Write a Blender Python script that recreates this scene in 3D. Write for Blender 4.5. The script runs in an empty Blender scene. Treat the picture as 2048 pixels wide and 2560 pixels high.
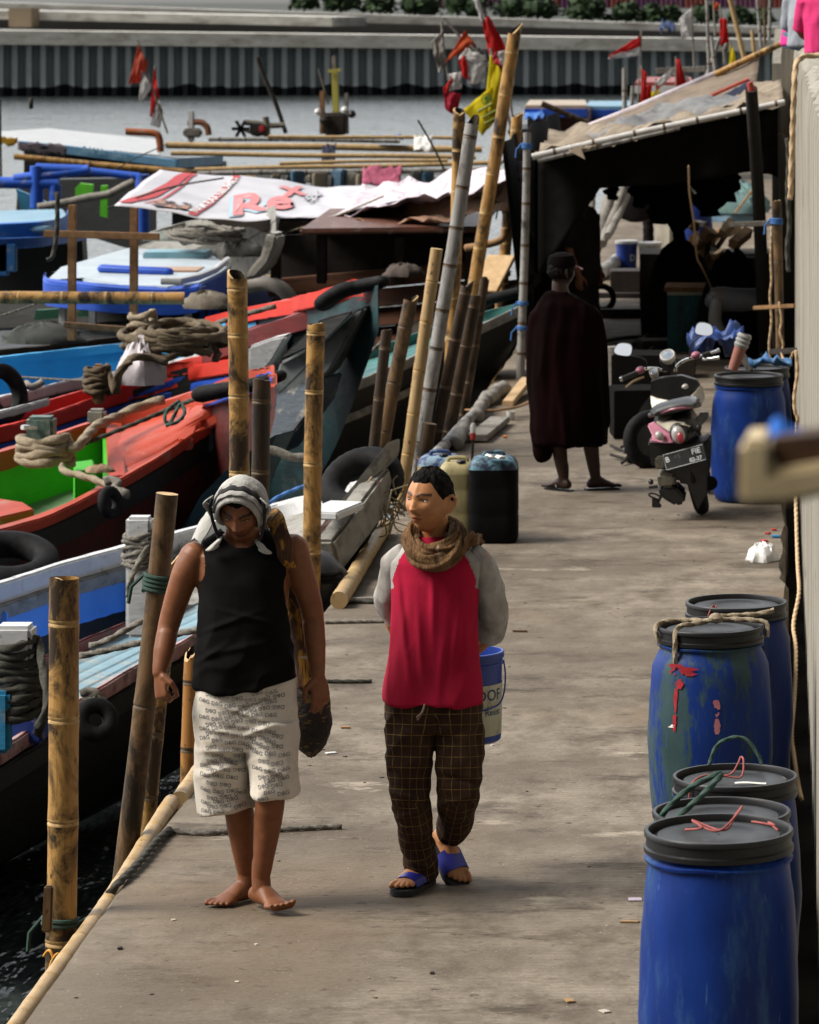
import bpy, bmesh, math, random
import numpy as np
from mathutils import Vector, Matrix, noise
from mathutils.bvhtree import BVHTree
R = math.radians
V = Vector
random.seed(7)
scn = bpy.context.scene
COL = scn.collection
# ---- the view: a level camera 3.48 m above the dock, so a photo pixel at a depth (or height) gives a place
F, H, VX, VY = 10000.0, 3.48, 1945.0, -20.0
def P(px, py, D):
    return V(((px - VX) * D / F, D, H - (py - VY) * D / F))
def PZ(px, py, z=0.0):
    return P(px, py, F * (H - z) / (py - VY))
def lerp(a, b, t): return a + (b - a) * t
def interp(xs, ys, x): return float(np.interp(x, xs, ys))
def nz(p, s=1.0, seed=0.0): return noise.noise(V((p[0]*s+seed*7.3, p[1]*s+seed*3.1, p[2]*s-seed*5.7)))

# ---------------- materials
def nodes_of(name):
    m = bpy.data.materials.new(name); m.use_nodes = True
    nt = m.node_tree; b = nt.nodes['Principled BSDF']
    return m, nt, b
def N(nt, t, **kw):
    n = nt.nodes.new(t)
    for k, v in kw.items():
        if k in n.inputs.keys() if hasattr(n.inputs, 'keys') else False: n.inputs[k].default_value = v
        else: setattr(n, k, v)
    return n
def L(nt, a, b): nt.links.new(a, b)
def rgba(c): return (c[0], c[1], c[2], 1.0)
def noise_fac(nt, scale, stretch=(1,1,1), lo=.35, hi=.65, detail=6, rough=.6, rot=(0,0,0), off=(0,0,0), dist=0.0):
    tc = N(nt, 'ShaderNodeTexCoord'); mp = N(nt, 'ShaderNodeMapping')
    mp.inputs['Scale'].default_value = stretch; mp.inputs['Rotation'].default_value = rot; mp.inputs['Location'].default_value = off
    L(nt, tc.outputs['Object'], mp.inputs['Vector'])
    no = N(nt, 'ShaderNodeTexNoise'); no.inputs['Scale'].default_value = scale; no.inputs['Detail'].default_value = detail
    no.inputs['Roughness'].default_value = rough; no.inputs['Distortion'].default_value = dist
    L(nt, mp.outputs[0], no.inputs['Vector'])
    mr = N(nt, 'ShaderNodeMapRange'); mr.inputs['From Min'].default_value = lo; mr.inputs['From Max'].default_value = hi
    L(nt, no.outputs['Fac'], mr.inputs['Value'])
    return mr.outputs[0]
def mix(nt, fac, a, b, mode='MIX'):
    m = N(nt, 'ShaderNodeMix'); m.data_type = 'RGBA'; m.blend_type = mode
    for sock, val in ((m.inputs[0], fac), (m.inputs[6], a), (m.inputs[7], b)):
        if isinstance(val, (int, float)): sock.default_value = val
        elif isinstance(val, (tuple, list)): sock.default_value = rgba(val)
        else: L(nt, val, sock)
    return m.outputs[2]
def bump(nt, b, h, strength, dist=.01):
    bp = N(nt, 'ShaderNodeBump'); bp.inputs['Strength'].default_value = strength; bp.inputs['Distance'].default_value = dist
    L(nt, h, bp.inputs['Height'])
    prev = b.inputs['Normal']
    if prev.is_linked: L(nt, prev.links[0].from_socket, bp.inputs['Normal'])
    L(nt, bp.outputs[0], b.inputs['Normal'])
def M(name, c1, c2=None, scale=6, stretch=(1,1,1), rough=.75, bmp=.0, bsc=60, bstr=None, dirt=None, dsc=3, dlo=.5, dhi=.7, dstr=None,
      metal=0, spec=.4, lo=.35, hi=.65, bdist=.006, sheen=0, tl=0):
    m, nt, b = nodes_of(name)
    b.inputs['Roughness'].default_value = rough; b.inputs['Metallic'].default_value = metal
    b.inputs['Specular IOR Level'].default_value = spec
    if sheen: b.inputs['Sheen Weight'].default_value = sheen
    col = tuple(c1)
    if c2 is not None: col = mix(nt, noise_fac(nt, scale, stretch, lo, hi), c1, c2)
    if dirt is not None: col = mix(nt, noise_fac(nt, dsc, dstr or stretch, dlo, dhi, detail=9, rough=.7, off=(3,7,1)), col, dirt)
    if isinstance(col, tuple): b.inputs['Base Color'].default_value = rgba(col)
    else: L(nt, col, b.inputs['Base Color'])
    if tl:
        tr = N(nt, 'ShaderNodeBsdfTranslucent'); ms = N(nt, 'ShaderNodeMixShader'); ms.inputs[0].default_value = tl; out = nt.nodes['Material Output']
        if isinstance(col, tuple): tr.inputs['Color'].default_value = rgba(col)
        else: L(nt, col, tr.inputs['Color'])
        L(nt, b.outputs[0], ms.inputs[1]); L(nt, tr.outputs[0], ms.inputs[2]); L(nt, ms.outputs[0], out.inputs['Surface'])
    if bmp: bump(nt, b, noise_fac(nt, bsc, bstr or stretch, .2, .8, detail=4), bmp, bdist)
    return m

# ---------------- mesh building
class MB:
    def __init__(s): s.v = []; s.f = []; s.m = []
    def add(s, vs, fs, mi=0):
        o = len(s.v); s.v.extend(V(p) for p in vs)
        s.f.extend(tuple(i + o for i in f) for f in fs); s.m.extend([mi] * len(fs)); return s
    def loft(s, rings, closed=True, cap0=True, cap1=True, mi=0, loop=False):
        n = len(rings[0]); vs = [p for r in rings for p in r]; fs = []
        K = len(rings)
        for k in range(K if loop else K - 1):
            a, b = k * n, ((k + 1) % K) * n
            for i in range(n if closed else n - 1):
                j = (i + 1) % n
                fs.append((a + i, a + j, b + j, b + i))
        if closed and cap0 and not loop: fs.append(tuple(range(n - 1, -1, -1)))
        if closed and cap1 and not loop: fs.append(tuple((K - 1) * n + i for i in range(n)))
        return s.add(vs, fs, mi)
    def tube(s, pts, r, n=8, mi=0, caps=True, round_=False, flat=None, up=None):
        pts = [V(p) for p in pts]; K = len(pts)
        rs = r if isinstance(r, (list, tuple)) else [r] * K
        if round_:
            d0 = (pts[0] - pts[1]).normalized(); d1 = (pts[-1] - pts[-2]).normalized()
            np_, nr = [], []
            for a in (80, 55, 28): np_.append(pts[0] + d0 * rs[0] * math.sin(R(a))); nr.append(rs[0] * math.cos(R(a)))
            np_ += pts; nr += list(rs)
            for a in (28, 55, 80): np_.append(pts[-1] + d1 * rs[-1] * math.sin(R(a))); nr.append(rs[-1] * math.cos(R(a)))
            pts, rs, K = np_, nr, len(np_)
        t = (pts[1] - pts[0]).normalized()
        ref = V(up) if up else (V((0,0,1)) if abs(t.z) < .9 else V((0,1,0)))
        u = (ref - t * ref.dot(t)).normalized()
        rings = []
        for k in range(K):
            t2 = (pts[min(k+1, K-1)] - pts[max(k-1, 0)])
            t2 = t2.normalized() if t2.length > 1e-9 else t
            u = (u - t2 * u.dot(t2)); u = u.normalized() if u.length > 1e-9 else V((1,0,0))
            w = t2.cross(u)
            fa, fb = flat if flat else (1, 1)
            rings.append([pts[k] + u * (rs[k] * fa * math.cos(2*math.pi*i/n)) + w * (rs[k] * fb * math.sin(2*math.pi*i/n)) for i in range(n)])
        return s.loft(rings, True, caps, caps, mi)
    def lathe(s, prof, c=(0,0,0), n=32, mi=0, axis=None, cap0=False, cap1=False):
        c = V(c); az = V(axis).normalized() if axis else V((0,0,1))
        ax = az.orthogonal().normalized() if axis else V((1,0,0)); ay = az.cross(ax)
        rings = [[c + az*z + ax*(r*math.cos(2*math.pi*i/n)) + ay*(r*math.sin(2*math.pi*i/n)) for i in range(n)] for r, z in prof]
        return s.loft(rings, True, cap0, cap1, mi)
    def box(s, c, size, rot=None, mi=0):
        c = V(c); hx, hy, hz = [q/2 for q in size]
        vs = [V((x, y, z)) for x in (-hx, hx) for y in (-hy, hy) for z in (-hz, hz)]
        if rot is not None: vs = [rot @ p for p in vs]
        return s.add([c + p for p in vs], [(0,1,3,2),(4,6,7,5),(0,4,5,1),(2,3,7,6),(0,2,6,4),(1,5,7,3)], mi)
    def beam(s, a, b, w, h, up=(0,0,1), mi=0):
        a, b = V(a), V(b); t = (b - a).normalized(); upv = V(up)
        if abs(t.dot(upv)) > .98: upv = V((0,1,0))
        sd = t.cross(upv).normalized(); u = sd.cross(t)
        q = [sd*(i*w/2) + u*(j*h/2) for i, j in ((-1,-1),(1,-1),(1,1),(-1,1))]
        return s.loft([[a + d for d in q], [b + d for d in q]], True, True, True, mi)
    def slab(s, poly, off, mi=0):            # polygon pushed along a vector
        off = V(off); poly = [V(p) for p in poly]
        return s.loft([poly, [p + off for p in poly]], True, True, True, mi)
    def grid(s, fn, nu, nv, mi=0, th=0.0, thdir=None):
        pts = [[V(fn(i/nu, j/nv)) for i in range(nu+1)] for j in range(nv+1)]
        vs = [p for r in pts for p in r]; w = nu + 1
        fs = [(j*w+i, j*w+i+1, (j+1)*w+i+1, (j+1)*w+i) for j in range(nv) for i in range(nu)]
        if th:
            d = V(thdir) * th if thdir else None
            n0 = len(vs); back = []
            for j in range(nv+1):
                for i in range(nu+1):
                    p = pts[j][i]
                    if d is None:
                        a = pts[j][min(i+1,nu)] - pts[j][max(i-1,0)]; b = pts[min(j+1,nv)][i] - pts[max(j-1,0)][i]
                        nn = a.cross(b); nn = nn.normalized() if nn.length > 1e-12 else V((0,0,1)); back.append(p - nn*th)
                    else: back.append(p + d)
            vs = vs + back
            fs += [(n0+j*w+i, n0+(j+1)*w+i, n0+(j+1)*w+i+1, n0+j*w+i+1) for j in range(nv) for i in range(nu)]
            rim = [(0, i) for i in range(nu)]
            for i in range(nu):
                fs.append((i+1, i, n0+i, n0+i+1)); q = nv*w+i; fs.append((q, q+1, n0+q+1, n0+q))
            for j in range(nv):
                q = j*w; fs.append((q, q+w, n0+q+w, n0+q)); q = j*w+nu; fs.append((q+w, q, n0+q, n0+q+w))
        return s.add(vs, fs, mi)
    def rope(s, pts, r, mi=0, n=12, k=6):              # three-strand laid rope
        pts = smooth_path(pts, k); d = [0.0]
        for a, b in zip(pts, pts[1:]): d.append(d[-1] + (b-a).length)
        m = max(3, min(900, int(d[-1]/(r*1.1)))); A = np.array([tuple(p) for p in pts]); q = np.linspace(0, d[-1], m)
        P2 = [V((float(np.interp(x, d, A[:,0])), float(np.interp(x, d, A[:,1])), float(np.interp(x, d, A[:,2])))) for x in q]
        o = len(s.v); s.tube(P2, r, n, mi)
        for i in range(m):
            for j in range(n):
                v = o + i*n + j; s.v[v] = P2[i] + (s.v[v]-P2[i])*(.93 + .20*math.cos(3*(2*math.pi*j/n) - q[i]/r*1.05))
        return s
    def build(s, name, mats, parent=None, angle=40, bevel=0, origin=None, jit=0, segs=2):
        mats = mats if isinstance(mats, (list, tuple)) else [mats]
        if parent is not None: org = wloc(parent)
        else:
            if origin is None:
                a = np.array([tuple(p) for p in s.v]); lo, hi = a.min(0), a.max(0)
                origin = ((lo[0]+hi[0])/2, (lo[1]+hi[1])/2, lo[2])
            org = V(origin)
        me = bpy.data.meshes.new(name)
        me.from_pydata([p - org for p in s.v], [], s.f)
        for m in mats: me.materials.append(m)
        if len(mats) > 1: me.polygons.foreach_set('material_index', s.m)
        bm = bmesh.new(); bm.from_mesh(me)
        bmesh.ops.recalc_face_normals(bm, faces=bm.faces)
        if bevel:
            es = [e for e in bm.edges if len(e.link_faces) == 2 and e.calc_face_angle(0) > R(35)]
            bmesh.ops.bevel(bm, geom=es, offset=bevel, segments=segs, affect='EDGES', clamp_overlap=True)
        if jit:
            for v in bm.verts:
                q = v.co * 9; v.co += V((noise.noise(q), noise.noise(q + V((9,1,4))), noise.noise(q + V((3,8,2))))) * jit
        bm.to_mesh(me); bm.free()
        me.polygons.foreach_set('use_smooth', [True] * len(me.polygons))
        if angle < 180: me.set_sharp_from_angle(angle=R(angle))
        me.update()
        o = bpy.data.objects.new(name, me); COL.objects.link(o)
        if parent is not None: o.parent = parent
        else: o.location = org
        return o
def wloc(o):
    p = V((0,0,0))
    while o is not None: p = p + o.location; o = o.parent
    return p
def tag(o, label=None, cat=None, group=None, kind=None):
    if label: o['label'] = label
    if cat: o['category'] = cat
    if group: o['group'] = group
    if kind: o['kind'] = kind
    return o
def thing(name, label, cat, loc, group=None):
    o = bpy.data.objects.new(name, None); COL.objects.link(o); o.location = V(loc); o.empty_display_size = .1
    return tag(o, label, cat, group)
def struct(o): o['kind'] = 'structure'; return o
def smooth_path(pts, k=6):
    pts = [V(p) for p in pts]
    if len(pts) < 3: return pts
    out = []
    for i in range(len(pts) - 1):
        p0, p1, p2, p3 = pts[max(i-1,0)], pts[i], pts[i+1], pts[min(i+2, len(pts)-1)]
        for j in range(k):
            t = j / k
            out.append(.5*((2*p1) + (p2-p0)*t + (2*p0-5*p1+4*p2-p3)*t*t + (3*p1-p0-3*p2+p3)*t**3))
    return out + [pts[-1]]
def vox(mb, size, smooth=4, fac=.5):
    me = bpy.data.meshes.new('t'); me.from_pydata([tuple(p) for p in mb.v], [], mb.f)
    bm = bmesh.new(); bm.from_mesh(me); bmesh.ops.recalc_face_normals(bm, faces=bm.faces); bm.to_mesh(me); bm.free()
    o = bpy.data.objects.new('t', me); COL.objects.link(o)
    r = o.modifiers.new('r', 'REMESH'); r.mode = 'VOXEL'; r.voxel_size = size; r.adaptivity = 0
    if smooth:
        sm = o.modifiers.new('s', 'SMOOTH'); sm.factor = fac; sm.iterations = smooth
    dg = bpy.context.evaluated_depsgraph_get(); e = o.evaluated_get(dg); m2 = e.to_mesh()
    vs = np.empty(len(m2.vertices)*3, np.float32); m2.vertices.foreach_get('co', vs); vs = vs.reshape(-1, 3)
    ns = np.empty(len(m2.vertices)*3, np.float32); m2.vertices.foreach_get('normal', ns); ns = ns.reshape(-1, 3)
    fs = [tuple(p.vertices) for p in m2.polygons]
    e.to_mesh_clear(); bpy.data.objects.remove(o); bpy.data.meshes.remove(me)
    return vs, ns, fs
def from_np(vs, fs, name, mats, parent=None, attr=None, angle=180, fm=None):
    mb = MB(); mb.v = [V(p) for p in vs.tolist()]; mb.f = fs; mb.m = fm or [0]*len(fs)
    mats = mats if isinstance(mats, (list, tuple)) else [mats]
    org = wloc(parent) if parent is not None else V((0,0,0))
    me = bpy.data.meshes.new(name); me.from_pydata([p - org for p in mb.v], [], fs)
    for m in mats: me.materials.append(m)
    if fm: me.polygons.foreach_set('material_index', fm)
    me.polygons.foreach_set('use_smooth', [True]*len(me.polygons))
    if attr is not None:
        for an, arr in attr.items():
            a = me.attributes.new(an, 'FLOAT_VECTOR', 'POINT'); a.data.foreach_set('vector', np.asarray(arr, np.float32).ravel())
    me.update()
    o = bpy.data.objects.new(name, me); COL.objects.link(o)
    if parent is not None: o.parent = parent
    return o
_fonts = {}
def text_mesh(txt, size=1.0, bold=0.0, res=4):
    key = (txt, size, bold, res)
    if key in _fonts: return _fonts[key]
    cu = bpy.data.curves.new('t', 'FONT'); cu.body = txt; cu.size = size; cu.offset = bold; cu.align_x = 'CENTER'; cu.align_y = 'CENTER'; cu.resolution_u = res
    o = bpy.data.objects.new('t', cu); COL.objects.link(o)
    dg = bpy.context.evaluated_depsgraph_get(); e = o.evaluated_get(dg); m2 = e.to_mesh()
    bm = bmesh.new(); bm.from_mesh(m2)
    bmesh.ops.triangulate(bm, faces=bm.faces)
    bmesh.ops.subdivide_edges(bm, edges=[x for x in bm.edges if x.calc_length() > size*.25], cuts=1, use_grid_fill=False)
    bmesh.ops.triangulate(bm, faces=bm.faces)
    vs = [tuple(v.co) for v in bm.verts]; bm.verts.index_update(); fs = [tuple(v.index for v in f.verts) for f in bm.faces]
    bm.free(); e.to_mesh_clear(); bpy.data.objects.remove(o); bpy.data.curves.remove(cu)
    _fonts[key] = (vs, fs); return vs, fs
def add_text(mb, txt, size, fn, bold=0.0, mi=0, dx=0, dy=0):       # fn maps flat text coordinates onto a surface
    vs, fs = text_mesh(txt, size, bold)
    mb.add([fn(x+dx, y+dy) for x, y, z in vs], fs, mi)
# ---------------- camera, light, sky
cam = bpy.data.cameras.new('camera'); co = bpy.data.objects.new('camera', cam); COL.objects.link(co)
co.location = (0, 0, H); co.rotation_euler = (R(90), 0, 0)
cam.lens = F / 2560 * 36; cam.sensor_fit = 'VERTICAL'; cam.sensor_height = 36; cam.sensor_width = 28.8
cam.shift_x = (1024 - VX) / 2560; cam.shift_y = -(1280 - VY) / 2560
cam.clip_start = .5; cam.clip_end = 4000
cam.dof.use_dof = True; cam.dof.focus_distance = 16.0; cam.dof.aperture_fstop = 9.5
scn.camera = co
w = bpy.data.worlds.new('World'); scn.world = w; w.use_nodes = True
sky = w.node_tree.nodes.new('ShaderNodeTexSky'); sky.sky_type = 'NISHITA'; sky.sun_disc = False
SUN_EL, SUN_AZ = R(46), R(-102)          # azimuth from +Y, clockwise; light comes from the left of the picture
sky.sun_elevation = SUN_EL; sky.sun_rotation = SUN_AZ; sky.dust_density = 3.0; sky.air_density = 1.2; sky.ozone_density = 1.0
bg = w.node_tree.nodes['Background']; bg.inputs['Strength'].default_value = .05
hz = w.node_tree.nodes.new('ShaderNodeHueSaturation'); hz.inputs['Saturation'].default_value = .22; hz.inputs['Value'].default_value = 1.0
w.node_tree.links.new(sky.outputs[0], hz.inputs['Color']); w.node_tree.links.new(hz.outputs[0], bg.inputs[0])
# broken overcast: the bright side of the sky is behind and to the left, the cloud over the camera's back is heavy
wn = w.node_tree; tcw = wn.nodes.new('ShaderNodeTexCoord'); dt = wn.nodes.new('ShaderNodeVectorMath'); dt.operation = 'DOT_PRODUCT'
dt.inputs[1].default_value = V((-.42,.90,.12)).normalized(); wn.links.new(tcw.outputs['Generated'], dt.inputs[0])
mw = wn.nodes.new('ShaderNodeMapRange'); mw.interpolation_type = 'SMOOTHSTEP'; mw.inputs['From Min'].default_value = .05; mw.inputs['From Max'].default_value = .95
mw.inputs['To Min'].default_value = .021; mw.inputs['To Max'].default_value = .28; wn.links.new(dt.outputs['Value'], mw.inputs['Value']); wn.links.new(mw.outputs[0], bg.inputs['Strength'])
sl = bpy.data.lights.new('sun', 'SUN'); sl.energy = 3.5; sl.angle = R(28); sl.color = (1, .95, .87)
so = bpy.data.objects.new('sun', sl); COL.objects.link(so)
sd = V((math.sin(SUN_AZ)*math.cos(SUN_EL), math.cos(SUN_AZ)*math.cos(SUN_EL), math.sin(SUN_EL)))
so.rotation_euler = (-sd).to_track_quat('-Z', 'Y').to_euler()
scn.view_settings.view_transform = 'Standard'; scn.view_settings.look = 'None'; scn.view_settings.gamma = 1
scn.view_settings.exposure = .64
scn.cycles.max_bounces = 5; scn.cycles.diffuse_bounces = 1; scn.cycles.glossy_bounces = 3
scn.cycles.use_denoising = True

# ---------------- shared materials
def bamboo_mat(name, c1, c2, dirt, dlo=.5, dhi=.66, dsc=5):
    m, nt, b = nodes_of(name); b.inputs['Roughness'].default_value = .5; b.inputs['Specular IOR Level'].default_value = .3
    c = mix(nt, noise_fac(nt, 9, (1,1,.12)), c1, c2)
    c = mix(nt, noise_fac(nt, 90, (1,1,.03), .55, .8), c, tuple(q*.55 for q in c2))
    c = mix(nt, noise_fac(nt, dsc, (1,1,.55), dlo, dhi, detail=10, rough=.72, off=(5,2,8), dist=.6), c, dirt)
    c = mix(nt, noise_fac(nt, 30, (1,1,.5), .62, .72, detail=4, off=(1,9,3)), c, tuple(q*.6 for q in dirt))
    L(nt, c, b.inputs['Base Color'])
    bump(nt, b, noise_fac(nt, 60, (1,1,.05), .2, .8), .25, .004)
    return m
mBAM = bamboo_mat('bamboo_tan', (.46,.27,.085), (.35,.18,.05), (.028,.016,.007), .46, .59)
mBAM2 = bamboo_mat('bamboo_pale', (.46,.32,.16), (.34,.22,.095), (.06,.035,.015), .58, .75)
mBAMD = bamboo_mat('bamboo_dark', (.075,.042,.018), (.04,.022,.010), (.008,.005,.003), .40, .62)
mBAMG = bamboo_mat('bamboo_grey', (.34,.33,.31), (.20,.19,.18), (.03,.025,.02), .50, .66)
mBAMB = bamboo_mat('bamboo_brown', (.17,.10,.045), (.11,.06,.025), (.012,.008,.004), .46, .62)
mNODE = M('bamboo_node', (.50,.33,.13), (.26,.15,.05), 30, rough=.6)
mNODED = M('bamboo_node_dark', (.05,.03,.015), (.11,.07,.035), 30, rough=.6)
mINNER = M('bamboo_cut', (.62,.44,.22), (.40,.25,.10), 25, rough=.7)
mINNERD = M('bamboo_hollow', (.02,.012,.006))
mROPE = M('rope_hemp', (.34,.28,.20), (.20,.155,.10), 60, rough=.95, bmp=.5, bsc=120)
mROPEG = M('rope_grey', (.22,.20,.17), (.10,.09,.075), 50, rough=.95, bmp=.5, bsc=120)
mROPEK = M('rope_dark', (.035,.035,.03), (.07,.065,.05), 50, rough=.95, bmp=.5, bsc=120)
mROPEGR = M('rope_green', (.02,.06,.045), (.045,.07,.06), 50, rough=.9, bmp=.4, bsc=120)
mROPEB = M('cord_blue', (.03,.11,.33), (.05,.16,.40), 40, rough=.8)
mTWINE = M('twine_pale', (.52,.38,.23), (.40,.27,.15), 40, rough=.9)
mRUB = M('rubber', (.007,.007,.0075), (.014,.014,.015), 20, rough=.7, spec=.1, bmp=.2, dirt=(.035,.033,.03), dsc=8, dlo=.58, dhi=.8)
mBLK = M('black_plastic', (.005,.005,.0055), (.009,.009,.010), 12, spec=.3, rough=.42, dirt=(.07,.065,.06), dsc=7, dlo=.6, dhi=.85)
mWOOD = M('timber', (.30,.17,.075), (.20,.105,.045), 14, (1,1,1), rough=.85, bmp=.3, bsc=50, dirt=(.06,.035,.018), dlo=.55, dhi=.75)
mWOODP = M('timber_pale', (.52,.36,.20), (.40,.26,.13), 14, rough=.85, bmp=.3, dirt=(.16,.10,.05), dlo=.58, dhi=.8)
mWOODG = M('timber_grey', (.27,.25,.22), (.17,.155,.135), 18, rough=.9, bmp=.4, dirt=(.06,.055,.045), dlo=.52, dhi=.72)
mWOODK = M('timber_dark', (.028,.018,.012), (.012,.009,.007), 12, rough=.8, bmp=.3)

# ---------------- water
def water_mat():
    m, nt, b = nodes_of('water'); b.inputs['Base Color'].default_value = (.03,.038,.036,1); b.inputs['Roughness'].default_value = .16
    b.inputs['IOR'].default_value = 1.33; b.inputs['Specular IOR Level'].default_value = .5
    bump(nt, b, noise_fac(nt, .9, (1,.35,1), .2, .8, detail=5, rough=.6), 1.0, .35)
    bump(nt, b, noise_fac(nt, 4.0, (1,.45,1), .2, .8, detail=3), .6, .06)
    return m
mb = MB(); mb.add([(-400,-20,-1.3),(200,-20,-1.3),(200,900,-1.3),(-400,900,-1.3)], [(0,1,2,3)])
struct(mb.build('water', water_mat()))

# ---------------- dock slab
def dock_mat():
    m, nt, b = nodes_of('dock_concrete'); b.inputs['Roughness'].default_value = .85; b.inputs['Specular IOR Level'].default_value = .25
    c = mix(nt, noise_fac(nt, 5.0, (.8,.55,1), .40, .62, detail=12, rough=.72), (.245,.205,.158), (.105,.083,.060))
    c = mix(nt, noise_fac(nt, .8, (.5,.9,1), .42, .62, detail=8, rough=.65, off=(2,5,0)), c, (.120,.095,.070))
    c = mix(nt, noise_fac(nt, 2.2, (.45,.9,1), .54, .62, detail=12, rough=.75, off=(9,1,0)), c, (.066,.050,.035))
    c = mix(nt, noise_fac(nt, 1.5, (.6,1,1), .60, .66, detail=12, rough=.75, off=(4,11,0)), c, (.34,.29,.225))
    c = mix(nt, noise_fac(nt, .45, (.8,.8,1), .55, .70, detail=6, rough=.6, off=(14,3,0)), c, (.165,.118,.075))
    c = mix(nt, noise_fac(nt, 7.0, (.25,1,1), .60, .66, detail=10, rough=.8, off=(3,17,0)), c, (.045,.035,.026))
    c = mix(nt, noise_fac(nt, 26, (.5,.6,1), .62, .70, detail=5, off=(7,3,0)), c, (.055,.043,.032))
    c = mix(nt, noise_fac(nt, 60, (1,.7,1), .67, .74, detail=3, off=(1,2,0)), c, (.42,.39,.34))
    # broom lines pulled across the slab
    tc = N(nt, 'ShaderNodeTexCoord'); wv = N(nt, 'ShaderNodeTexWave'); wv.wave_type = 'BANDS'; wv.bands_direction = 'Y'
    wv.inputs['Scale'].default_value = 7; wv.inputs['Distortion'].default_value = 5.0; wv.inputs['Detail'].default_value = 3; wv.inputs['Detail Scale'].default_value = 1.5
    L(nt, tc.outputs['Object'], wv.inputs['Vector'])
    c = mix(nt, mul(nt, wv.outputs['Fac'], .24), c, (.12,.098,.075))
    L(nt, c, b.inputs['Base Color'])
    bump(nt, b, wv.outputs['Fac'], .3, .008)
    bump(nt, b, noise_fac(nt, 45, (1,1,1), .2, .8, detail=6), .35, .008)
    bump(nt, b, noise_fac(nt, 2.5, (.6,1,1), .3, .7, detail=5), .3, .03)
    return m
def mul(nt, a, k):
    q = N(nt, 'ShaderNodeMath'); q.operation = 'MULTIPLY'; L(nt, a, q.inputs[0]); q.inputs[1].default_value = k; return q.outputs[0]
mb = MB()
ys = [9 + i*.22 for i in range(520)]
rows = []
for k, y in enumerate(ys):
    xl = -2.56 + .012*nz((0,y,0), 1.6) + .02*nz((3,y,0), .4)
    xr = .045 + .035*nz((9,y,0), 1.3) + .03*nz((5,y,1), 5)
    rows.append([(xl,y,-.32),(xl-.004,y,-.02),(xl+.02,y,0)] + [(lerp(xl+.02,xr-.02,i/8.),y,.0) for i in range(1,8)] + [(xr-.02,y,0),(xr,y,-.03),(xr,y,-.32)])
mb.loft(rows, closed=False, cap0=False, cap1=False)
struct(mb.build('dock', dock_mat(), origin=(0,0,0)))
# sea bed under the dock so nothing shines through from below: the dock's own bearing wall
mb = MB(); mb.box((-1.25, 60, -1.1), (2.2, 103, 1.5))
struct(mb.build('dock_foundation', M('foundation', (.05,.045,.04), (.03,.028,.025), 2)))

mb = MB(); mb.box((.30, 45, -.75), (.50, 80, .7)); struct(mb.build('dark_gap_fill', M('gap_fill_dark', (.012,.010,.008), (.02,.017,.014), 3, rough=.95, spec=.05)))  # added dark fill in the gap, hides water glints beside the wall
# ---------------- wall on the right: corrugated concrete sheet piles
def pile_mat(name, c1, c2, streak, dark, sz=1.0):
    m, nt, b = nodes_of(name); b.inputs['Roughness'].default_value = .8; b.inputs['Specular IOR Level'].default_value = .25
    c = mix(nt, noise_fac(nt, 4*sz, (1,1,.07), .3, .7, detail=8), c1, c2)
    c = mix(nt, noise_fac(nt, 22*sz, (1,1,.03), .52, .72, detail=5, off=(3,0,2)), c, streak)
    c = mix(nt, noise_fac(nt, 7*sz, (1,1,.22), .60, .72, detail=10, rough=.75, off=(8,4,0)), c, dark)
    L(nt, c, b.inputs['Base Color'])
    bump(nt, b, noise_fac(nt, 25*sz, (1,1,.03), .2, .8, detail=4), .5, .012/sz)
    bump(nt, b, noise_fac(nt, 60*sz, (1,1,1), .2, .8), .2, .004/sz)
    return m
mPILE = pile_mat('sheet_pile', (.30,.28,.24), (.21,.19,.155), (.12,.10,.075), (.045,.036,.027))
mb = MB()
pr = []
y = 5.0
while y < 38.2:
    pr += [(.155, y), (.155, y+.10), (.35, y+.28), (.35, y+.55), (.155, y+.92)]
    y += 1.0
pr += [(.155, y), (.03, y), (.03, y+.55), (.4, y+.8)]
zs = [-1.2, 0, 1, 2, 2.86, 2.955, 3.0]
inset = [0, 0, 0, 0, 0, .012, .055]
rings = []
for z, i in zip(zs, inset):
    rings.append([V((x+i, y_, z + (.012*nz((x*9,y_,2)) if z > 2.9 else 0))) for x, y_ in pr] + [V((1.5, 38.5, z)), V((1.5, 5, z))])
mb.loft(rings, cap0=False, cap1=True)
concrete_wall = mb.build('concrete_wall', mPILE, angle=25, origin=(.7,20,-1.2))
tag(concrete_wall, 'tall pale concrete sheet pile wall with ribbed face running along right edge of the dock', 'wall')
mb = MB(); pr = []
y = 41.0
while y < 80: pr += [(-.06, y), (-.06, y+.3), (.2, y+.55), (.2, y+.9)]; y += 1.2
mb.loft([[V((x,y_,z)) for x, y_ in pr] + [V((1.5,80,z)), V((1.5,41,z))] for z in (-1.2, 2.2, 2.75)], cap0=False)
tag(mb.build('concrete_wall', mPILE, angle=25), 'far lower stretch of ribbed concrete wall behind the awning and the sitting people', 'wall')

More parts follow.
